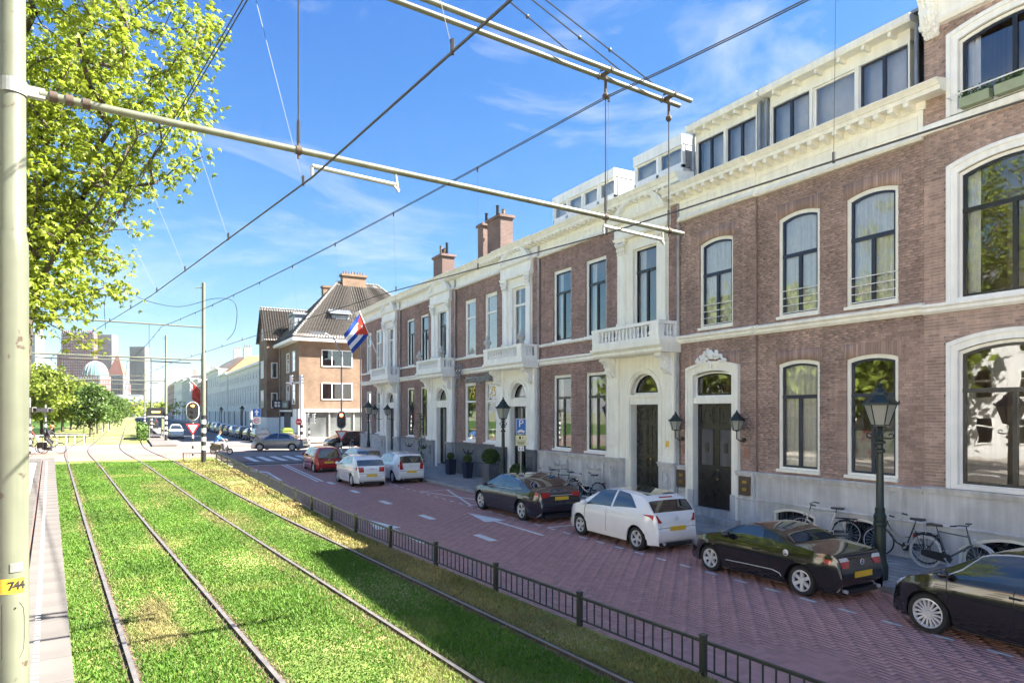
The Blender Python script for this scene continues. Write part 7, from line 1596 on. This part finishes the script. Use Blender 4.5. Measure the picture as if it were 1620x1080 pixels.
t = thing('shelter', 'small grey tram stop shelter frame on the island', 'shelter', (2.6, 88, .7)); b = MB(); [b.tube([(q_, 84, .6), (q_, 84, 3.0)], .05, 6) for q_ in (1.9, 3.3)]; [b.tube([(q_, 90, .6), (q_, 90, 3.0)], .05, 6) for q_ in (1.9, 3.3)]; b.box(1.7, 3.5, 83.5, 90.5, 3.0, 3.12); b.build('frame', M['steel'], t); b = MB(); b.box(3.28, 3.31, 84, 90, 1.0, 2.8); b.build('pane', M['glass'], t)
# flags on the brown far house
for i, (y, c_) in enumerate(((180, 'flag_red'), (188, 'flag_white'))):
    t = thing('flag', ['red flag hanging over the far street by the striped tram pole', 'white flag hanging beyond the red one on the far street'][i], 'flag', (15, y, 9)); b = MB(); b.tube([(15.8, y, 8), (13, y, 11)], .06, 5); b.build('flag_pole', M['white_p'], t); b = MB()
    for k in range(6): b.add([(13.2 + .1 * math.sin(k), y - .2 * (k % 2), 10.8 - k * .7), (15.0, y + .2 * (k % 2), 9.0 - k * .7), (15.0, y - .2 * (k % 2), 8.3 - k * .7), (13.2 + .1 * math.sin(k + 1), y + .2 * (k % 2), 10.1 - k * .7)], [(0, 1, 2, 3)])
    b.build('cloth', M[c_], t)
# ================================================================ people
def skin_body(par, J, E, Rr, mats, zone, name='body'):
    me = bpy.data.meshes.new('skin'); me.from_pydata(J, E, []); o = bpy.data.objects.new('skin', me); C.objects.link(o); m = o.modifiers.new('s', 'SKIN'); m.use_smooth_shade = True; sv = me.skin_vertices[0].data
    for i, r_ in enumerate(Rr): sv[i].radius = (r_, r_) if not hasattr(r_, '__len__') else r_
    sv[0].use_root = True; o.modifiers.new('u', 'SUBSURF').levels = 2; bpy.context.view_layer.update()
    me2 = bpy.data.meshes.new_from_object(o.evaluated_get(bpy.context.evaluated_depsgraph_get())); bpy.data.objects.remove(o); me2.materials.clear()
    for q in mats: me2.materials.append(q)
    for p in me2.polygons: p.material_index = zone(p.center); p.use_smooth = True
    o = bpy.data.objects.new(name, me2); C.objects.link(o); o.parent = par; return o
M['skin'] = pm('skin', (.55, .33, .24), .6, var=.05)
def rider(label, loc, rz, cloth, trouser, hair, sc=1.0, helmet=None, scooter=False, shoe=None):
    t = thing('person', label, 'person', loc, rz); t.scale = (sc, sc, sc); s = -.08 if scooter else 0; z = -.22 if scooter else 0
    J = [(-.34 + s, 0, 1.02 + z), (-.26 + s, 0, 1.22 + z), (-.12 + s, 0, 1.46 + z), (-.06 + s, 0, 1.56 + z), (-.02 + s, 0, 1.63 + z), (.01 + s, 0, 1.74 + z)]
    E = [(0, 1), (1, 2), (2, 3), (3, 4), (4, 5)]; Rr = [(.15, .13), (.14, .13), (.16, .13), .06, .055, (.085, .10)]
    for sd_ in (1, -1):
        n = len(J); hx, hy, hz = (.16, .3, 1.07) if not scooter else (.26, .27, 1.02)
        J += [(-.13 + s, .19 * sd_, 1.45 + z), (.0 + s * .5, .26 * sd_, 1.24 + z * .7), (hx - .05, hy * sd_ * .97, hz + .03), (hx + .04, hy * sd_, hz)]; E += [(2, n), (n, n + 1), (n + 1, n + 2), (n + 2, n + 3)]; Rr += [.075, .055, .038, (.045, .025)]
        for f in range(5):   # fingers closed round the grip
            fx = hx + .075 - .018 * f; k = len(J); J += [(fx, (hy + .01 * (2 - f)) * sd_, hz - .02), (fx - .012, (hy + .01 * (2 - f)) * sd_, hz - .055)]; E += [(n + 3, k), (k, k + 1)]; Rr += [.011, .009]
        n = len(J)
        if scooter: kn, an, to = (.06, .13 * sd_, .72), (.10, .13 * sd_, .36), (.24, .13 * sd_, .31)
        else: kn, an, to = ((.02, .11, .80), (-.12, .11, .50), (.03, .13, .45)) if sd_ > 0 else ((.05, -.11, .62), (.0, -.11, .27), (.14, -.13, .22))
        J += [(-.32 + s, .10 * sd_, .98 + z), kn, an, to]; E += [(0, n), (n, n + 1), (n + 1, n + 2), (n + 2, n + 3)]; Rr += [.105, .07, .045, .04]
    def zone(c):
        if c.z > 1.60 + z and abs(c.y) < .14: return 2
        if c.x > (.10 if not scooter else .2) and c.z > .95: return 2
        if c.z > 1.06 + z: return 0
        return 1 if c.z > (.36 if scooter else .52) or c.y < 0 and c.z > .32 else 3
    skin_body(t, J, E, Rr, [cloth, trouser, M['skin'], M['black_p']], zone)
    hx, hz = .01 + s, 1.745 + z
    b = MB(); b.ball((hx - .02, 0, hz + .03), (.105, .095, .115), 12, 8); b.v = [(x - (.03 if zz_ < hz else 0) * (1 if x > hx else 0), y, max(zz_, hz - .03)) for x, y, zz_ in b.v]; b.build('hair', hair, t, smooth=True, local=True)
    b = MB(); b.ball((hx + .095, 0, hz - .015), (.018, .014, .022), 6, 5)
    for y in (.035, -.035): b.ball((hx + .088, y, hz + .015), (.010, .012, .010), 6, 4)
    b.ball((hx + .08, 0, hz - .055), (.012, .025, .008), 6, 4); [b.ball((hx - .01, .098 * q_, hz), (.025, .012, .035), 6, 5) for q_ in (1, -1)]; b.build('face', M['skin'], t, smooth=True, local=True)
    if helmet: b = MB(); b.lathe([(.125, .0), (.13, .03), (.115, .09), (.07, .135), (0, .15)], (hx - .01, 0, hz + .01), 14); b.build('helmet', helmet, t, smooth=True, local=True)
    return t
cl_dark = pm('black_cloth', (.02, .02, .026), .8); cl_jean = pm('dark_trousers', (.035, .035, .04), .8); cl_tan = pm('tan_trousers', (.45, .38, .28), .8); cl_blue = pm('blue_shirt', (.05, .16, .42), .8); cl_red = pm('maroon_coat', (.16, .03, .04), .8); org = pm('orange_helmet', (.75, .16, .03), .4); hair = pm('brown_hair', (.10, .055, .03), .7)
D = 48.5; x, y = at_px(82, D); ha = math.atan2(RGT.y, RGT.x) + .05; z = .585
bk = bicycle('black bicycle with rear panniers ridden over the crossing', (x, y, z), ha, P_bblk, 'man', group=None, steer=.05, bar='flat'); bk.scale = (1.1,) * 3
b = MB(); [b.obox((-.62, .16 * s, .56), (.19, 0, 0), (0, .07, 0), (0, 0, .18)) for s in (1, -1)]; b.build('pannier', M['chain'], bk, local=True)
rider('cyclist in black jacket and orange helmet riding to the right', (x, y, z), ha, cl_dark, cl_jean, hair, 1.1, org)
b = MB(); t = thing('backpack', 'black backpack worn by the cyclist with the orange helmet', 'backpack', (x, y, z), ha); b.ball((-.40, 0, 1.38), (.14, .17, .25), 10, 8); b.build('bag', M['chain'], t, smooth=True, local=True); t.scale = (1.1,) * 3
x2, y2 = at_px(50, 49.5)
bk = bicycle('second bicycle half hidden by the thick pole', (x2, y2, z), ha, P_bgrey, 'lady', group=None, steer=.0); bk.scale = (1.1,) * 3
rider('second cyclist in maroon coat partly behind the thick pole', (x2, y2, z), ha, cl_red, cl_jean, hair, 1.06)
# scooter and rider
D = 50.5; x, y = at_px(350, D); z = .40; t = thing('scooter', 'dark green motor scooter with white leg shield crossing to the right', 'scooter', (x, y, z), ha); P_sc = paint('dark_green_scooter', (.03, .05, .04)); b = MB()
b.prism([(-.78, .42), (-.80, .60), (-.62, .78), (-.05, .76), (.0, .60), (-.12, .34), (-.55, .30)], lambda u_, v: (u_, -.17, v), lambda u_, v: (u_, .17, v)); b.box(-.15, .42, -.17, .17, .26, .33); b.build('body', P_sc, t, smooth=30, local=True)
b = MB(); b.prism([(.36, .28), (.44, .28), (.42, .6), (.30, 1.0), (.22, 1.0), (.32, .6)], lambda u_, v: (u_, -.22, v), lambda u_, v: (u_, .22, v)); b.build('leg_shield', M['flag_white'], t, local=True)
b = MB(); b.prism([(-.72, .78), (-.75, .86), (-.4, .88), (-.06, .82), (-.05, .76)], lambda u_, v: (u_, -.15, v), lambda u_, v: (u_, .15, v)); b.build('seat', M['chain'], t, local=True)
b = MB(); b.tube([(.32, 0, .95), (.27, 0, 1.06), (.26, .3, 1.04)], .025, 6); b.tube([(.27, 0, 1.06), (.26, -.3, 1.04)], .025, 6); b.ball((.36, 0, .98), (.09, .1, .09), 10, 8); b.tube([(.38, 0, .8), (.55, 0, .42), (.63, 0, .24)], .035, 6); b.build('handlebar', P_sc, t, smooth=True, local=True)
for xw in (.63, -.60):
    b = MB(); b.tube([(xw + .19 * math.cos(a), 0, .235 + .19 * math.sin(a)) for a in np.linspace(0, 6.283, 19)[:-1]], .048, 7, close=True); o = b.build('wheel', M['rubber'], t, smooth=True, local=True); b = MB(); b.lathe([(.16, -.03), (.16, .03)], (xw, 0, .235), 14, axis='y'); b.build('rim', M['chrome'], o, local=True)
rider('scooter rider in blue shirt and tan trousers', (x, y, z), ha, cl_blue, cl_tan, hair, 1.08, scooter=True)
# ================================================================ trees
def pmesh(name, b, mat): return mesh_of(b, name, mat, True)
def leafcloud(name, n, rx, rz, cz, s, mat, clumps=60, seed=1, par=None, shape=0):
    rs_ = np.random.RandomState(seed); u = rs_.normal(size=(clumps, 3)); u /= np.linalg.norm(u, axis=1)[:, None]; r_ = (rs_.rand(clumps) ** .4)[:, None]; K = u * r_ * np.array([rx, rx, rz]) * (1 + .12 * rs_.normal(size=(clumps, 1)))
    if shape: K[:, :2] *= (1.15 - .55 * (K[:, 2:3] / rz + 1) / 2)
    idx = rs_.randint(0, clumps, n); P_ = K[idx] + rs_.normal(size=(n, 3)) * np.array([rx, rx, rz]) * .145; P_[:, 2] += cz
    d = rs_.normal(size=(n, 3)); d /= np.linalg.norm(d, axis=1)[:, None]; e = np.cross(d, rs_.normal(size=(n, 3))); e /= np.linalg.norm(e, axis=1)[:, None]; sz = s * (.6 + .8 * rs_.rand(n))[:, None]
    V = np.zeros((n, 4, 3)); V[:, 0] = P_ - d * sz; V[:, 1] = P_ + e * sz * .6; V[:, 2] = P_ + d * sz; V[:, 3] = P_ - e * sz * .6
    return npmesh(name, V.reshape(-1, 3), np.arange(4 * n).reshape(n, 4), mat)
def simple_trunk(h, r_, seed, top):
    rnd = random.Random(seed); b = MB(); b.tube([(0, 0, -.1), (.05, .02, h * .5), (0, .08, h)], [r_, r_ * .8, r_ * .65], 8)
    for i in range(9):
        a = rnd.uniform(0, 6.28); l = rnd.uniform(.5, .9) * top; z = h * rnd.uniform(.75, 1.05); b.tube([(0, 0, z), (math.cos(a) * l * .35, math.sin(a) * l * .35, z + l * .4), (math.cos(a) * l * .7, math.sin(a) * l * .7, z + l * .95)], [r_ * .45, r_ * .28, r_ * .08], 5)
    return pmesh('trunk', b, M['bark'])
CROWN = []
for i, (mt, rx, rz, hz, n, ss) in enumerate((('leaf2', 3.4, 2.7, 2.3, 9000, .20), ('leaf2', 3.7, 2.6, 2.2, 9000, .20), ('leaf3', 2.2, 2.5, 1.9, 6000, .17), ('leaf3', 2.0, 2.3, 1.9, 6000, .17))):
    o = leafcloud('crown', n, rx, rz, hz + rz * .95, ss, M[mt], 70, 11 + i, shape=i >= 2); me = o.data; bpy.data.objects.remove(o); CROWN.append((me, simple_trunk(hz, .2 if i < 2 else .1, i, rx), hz + rz * 1.95))
def tree(kind, loc, h, label, group, name='street_tree', rz=0, wide=1):
    cm, tm, hh = CROWN[kind]; t = thing(name, label, 'tree', loc, 0, group)
    for nm, me in (('trunk', tm), ('crown', cm)): o = bpy.data.objects.new(nm, me); C.objects.link(o); o.parent = t; k = h / hh; o.scale = (k * wide, k * wide, k); o.rotation_euler = (0, 0, rz)
    return t
L1 = ['lime green tree right beside the thick pole, leftmost in the avenue', 'second lime green tree of the avenue from the thick pole', 'third lime green tree of the avenue, behind the cyclist', 'fourth lime green tree of the avenue', 'fifth lime green tree of the avenue', 'sixth lime green tree, last before the darker young trees']
for i, (px_, D, h) in enumerate(((46, 74, 8.0), (66, 82, 8.0), (84, 91, 7.9), (99, 101, 7.8), (112, 112, 8.0), (123, 124, 8.0))): x, y = at_px(px_, D); tree(i % 2, (x, y, .4), h, L1[i], 'lime green avenue trees', rz=i * 1.3)
L2 = ['nearest young mid-green tree at the edge of the tram lawn', 'second young mid-green tree by the tram lawn', 'third young mid-green tree by the tram lawn', 'fourth young mid-green tree by the tram lawn', 'fifth young mid-green tree by the tram lawn', 'sixth young mid-green tree by the tram lawn', 'seventh young mid-green tree by the tram lawn', 'farthest young mid-green tree by the tram lawn']
for i, (px_, D, h) in enumerate(((142, 82, 6.4), (154, 92, 6.5), (164, 103, 6.3), (173, 116, 6.3), (180, 130, 6.2), (186, 148, 6.2), (192, 170, 6.2), (197, 200, 6.5))):
    x, y = at_px(px_, D); tree(2 + i % 2, (x, y, .5), h, L2[i], 'young trees beside the tram lawn', rz=i * 2.1); st = MB(); t = thing('tree_stake', 'pair of pale wooden stakes at the foot of the ' + L2[i].split(' by ')[0].split(' at ')[0], 'stake', (x, y, .5)); st.tube([(x + .6, y - .3, .4), (x + .6, y - .3, 3.0)], .05, 5); st.tube([(x - .6, y - .3, .4), (x - .6, y - .3, 3.0)], .05, 5); st.build('post', M['kerb'], t)
wd_ = leafcloud('distant_trees', 9000, 45, 3.2, 4.5, .5, M['leaf2'], 160, 77); wd_['kind'] = 'stuff'; wd_.location = (*at_px(40, 190), 0)
hg = thing('hedge', 'dark green hedge strip beside the far tram island', 'hedge', (1.2, 90, .5)); Cc = np.c_[np.random.uniform(-.4, .5, 2500), np.random.uniform(-10, 14, 2500), np.random.rand(2500) * 1.7]; leaf_quads('foliage', Cc, .14, M['leaf3'], hg)
# trees on the left side of the road that show in the window glass
L3 = ['broad leafy tree across the road mirrored in the nearest windows', 'broad leafy tree across the road mirrored in the windows marked 75', 'broad leafy tree across the road mirrored in the third town house', 'broad leafy tree across the road mirrored in the corner house']
for i, (x, y) in enumerate(((-12.5, 5), (-14, 30), (-14.5, 42), (-15, 53))): tree(i % 2, (x, y, .3), 11.5 + (i % 3), L3[i], 'trees mirrored in the windows', rz=i * .9, wide=1.05)
# the chestnut behind the pole: targets in the crown joined to the nearest branch
def big_tree(px_, D, label):
    rs_ = np.random.RandomState(21); bx, by = at_px(px_, D); t = thing('chestnut_tree', label, 'tree', (bx, by, .6)); cz = 10.6
    n = 620; u = rs_.normal(size=(n, 3)); u /= np.linalg.norm(u, axis=1)[:, None]; r_ = rs_.rand(n) ** .45; T = u * r_[:, None] * np.array([4.3, 4.3, 5.2]); T[:, 2] = np.where(T[:, 2] < 0, T[:, 2] * .62, T[:, 2]); T[:, 2] += cz
    ex = []
    for k in range(75): a = rs_.rand() * 6.28; rr = rs_.rand() * 2.5; ex.append((rr * math.cos(a), rr * math.sin(a), 5.6 + rr * .45 + rs_.rand() * 2))
    for k in range(90):
        q = RGT * (.1 + rs_.rand() * (1.3 if k < 70 else .8)) + FWD * (rs_.rand() * 2.6 - .6); ex.append((q.x, q.y, (5.2 + rs_.rand() * 2.9) if k < 70 else 4.6 + rs_.rand() * 1.5))
    T = np.concatenate([T, np.array(ex)]); rg = np.array(RGT); tr = [np.array((0, 0, z_)) + rg * o_ for o_, z_ in ((-.05, -.6), (-.02, 1.5), (.08, 3.4), (.2, 5.0))]
    nodes = list(tr); par = [-1, 0, 1, 2]
    for k in range(6):      # main limbs
        a = k * 1.05 + .4; l = 5.2 if k else 7; prev = 3; base = nodes[3]; tilt = .55 if k else .1
        for q in range(1, 6): f = q / 5; p = base + rg * (.35 * f if k == 0 else 0) + np.array([math.cos(a) * l * tilt * f, math.sin(a) * l * tilt * f, l * (f * .85 - (.10 * f * f))]) + rs_.normal(size=3) * .1; nodes.append(p); par.append(prev); prev = len(nodes) - 1
    T = T[np.argsort(np.linalg.norm(T - np.array([0, 0, 6.5]), axis=1))]; leaf_pts = []
    for p in T:
        Nn_ = np.array(nodes); dd = np.linalg.norm(Nn_ - p, axis=1) + .35 * np.maximum(0, Nn_[:, 2] - p[2]); dd[:3] += 9; j = int(np.argmin(dd)); a = nodes[j]; L = np.linalg.norm(p - a); m_ = max(1, int(L / .4)); prev = j
        for q in range(1, m_ + 1):
            f = q / m_; c = a + (p - a) * f + np.array([0, 0, .16 * L * math.sin(f * 3.14)]) + rs_.normal(size=3) * .045 * (q < m_); nodes.append(c); par.append(prev); prev = len(nodes) - 1
            if f > .6: leaf_pts.append(c)
    cnt = np.zeros(len(nodes)); ch_ = [0] * len(nodes)
    for i in range(len(nodes) - 1, 0, -1):
        if ch_[i] == 0: cnt[i] = 1
        cnt[par[i]] += cnt[i]; ch_[par[i]] += 1
    rad = .011 * np.sqrt(np.maximum(cnt, 1)) * 1.25; rad[:4] = [.34, .30, .28, .26]; rad = np.minimum(rad, .24) if False else rad
    b = MB()
    for i in range(1, len(nodes)): b.tube([nodes[par[i]] + np.array([bx, by, .6]), nodes[i] + np.array([bx, by, .6])], [min(rad[par[i]], rad[i] * 1.35), rad[i]], 8 if rad[i] > .08 else (5 if rad[i] > .025 else 3), cap=False)
    b.build('trunk', M['bark'], t, smooth=2)
    LP = np.array(leaf_pts); m_ = 16500; idx = rs_.randint(0, len(LP), m_); base = LP[idx] + rs_.normal(size=(m_, 3)) * .19; V = []; dn = rs_.normal(size=(m_, 3)) * .55; dn[:, 2] = .75; ax_ = dn / np.linalg.norm(dn, axis=1)[:, None]
    e = np.cross(ax_, rs_.normal(size=(m_, 3))); e /= np.linalg.norm(e, axis=1)[:, None]; g_ = np.cross(ax_, e); s = (.075 + .05 * rs_.rand(m_))[:, None]; Q = []
    for k in range(5):
        a = (k - 2) * .95; d = e * math.cos(a) + g_ * math.sin(a) - ax_ * .45; pr = np.cross(ax_, d); pr /= np.linalg.norm(pr, axis=1)[:, None]; f = 1 - .12 * abs(k - 2); q = np.zeros((m_, 4, 3)); q[:, 0] = base; q[:, 1] = base + d * s * .62 * f + pr * s * .26; q[:, 2] = base + d * s * 1.15 * f - ax_ * s * .2; q[:, 3] = base + d * s * .62 * f - pr * s * .26; Q.append(q)
    V = np.stack(Q, 1).reshape(-1, 3); npmesh('crown', V, np.arange(len(V)).reshape(-1, 4), M['leaf'], t); return t
big_tree(15, 14.5, 'large chestnut tree with fresh yellow-green leaves behind the thick pole')

# ---------------------------------------------------------------- air
b = MB(); b.box(-2600, 2600, -400, 5100, -1.7, 145); hz = b.build('haze', [], None, kind='stuff'); hm = bpy.data.materials.new('haze'); hm.use_nodes = True; n = hm.node_tree.nodes; n.remove(n['Principled BSDF'])
pv = n.new('ShaderNodeVolumePrincipled'); pv.inputs['Density'].default_value = .00006; pv.inputs['Color'].default_value = (.86, .91, 1, 1); hm.node_tree.links.new(pv.outputs[0], n['Material Output'].inputs['Volume']); hz.data.materials.append(hm)
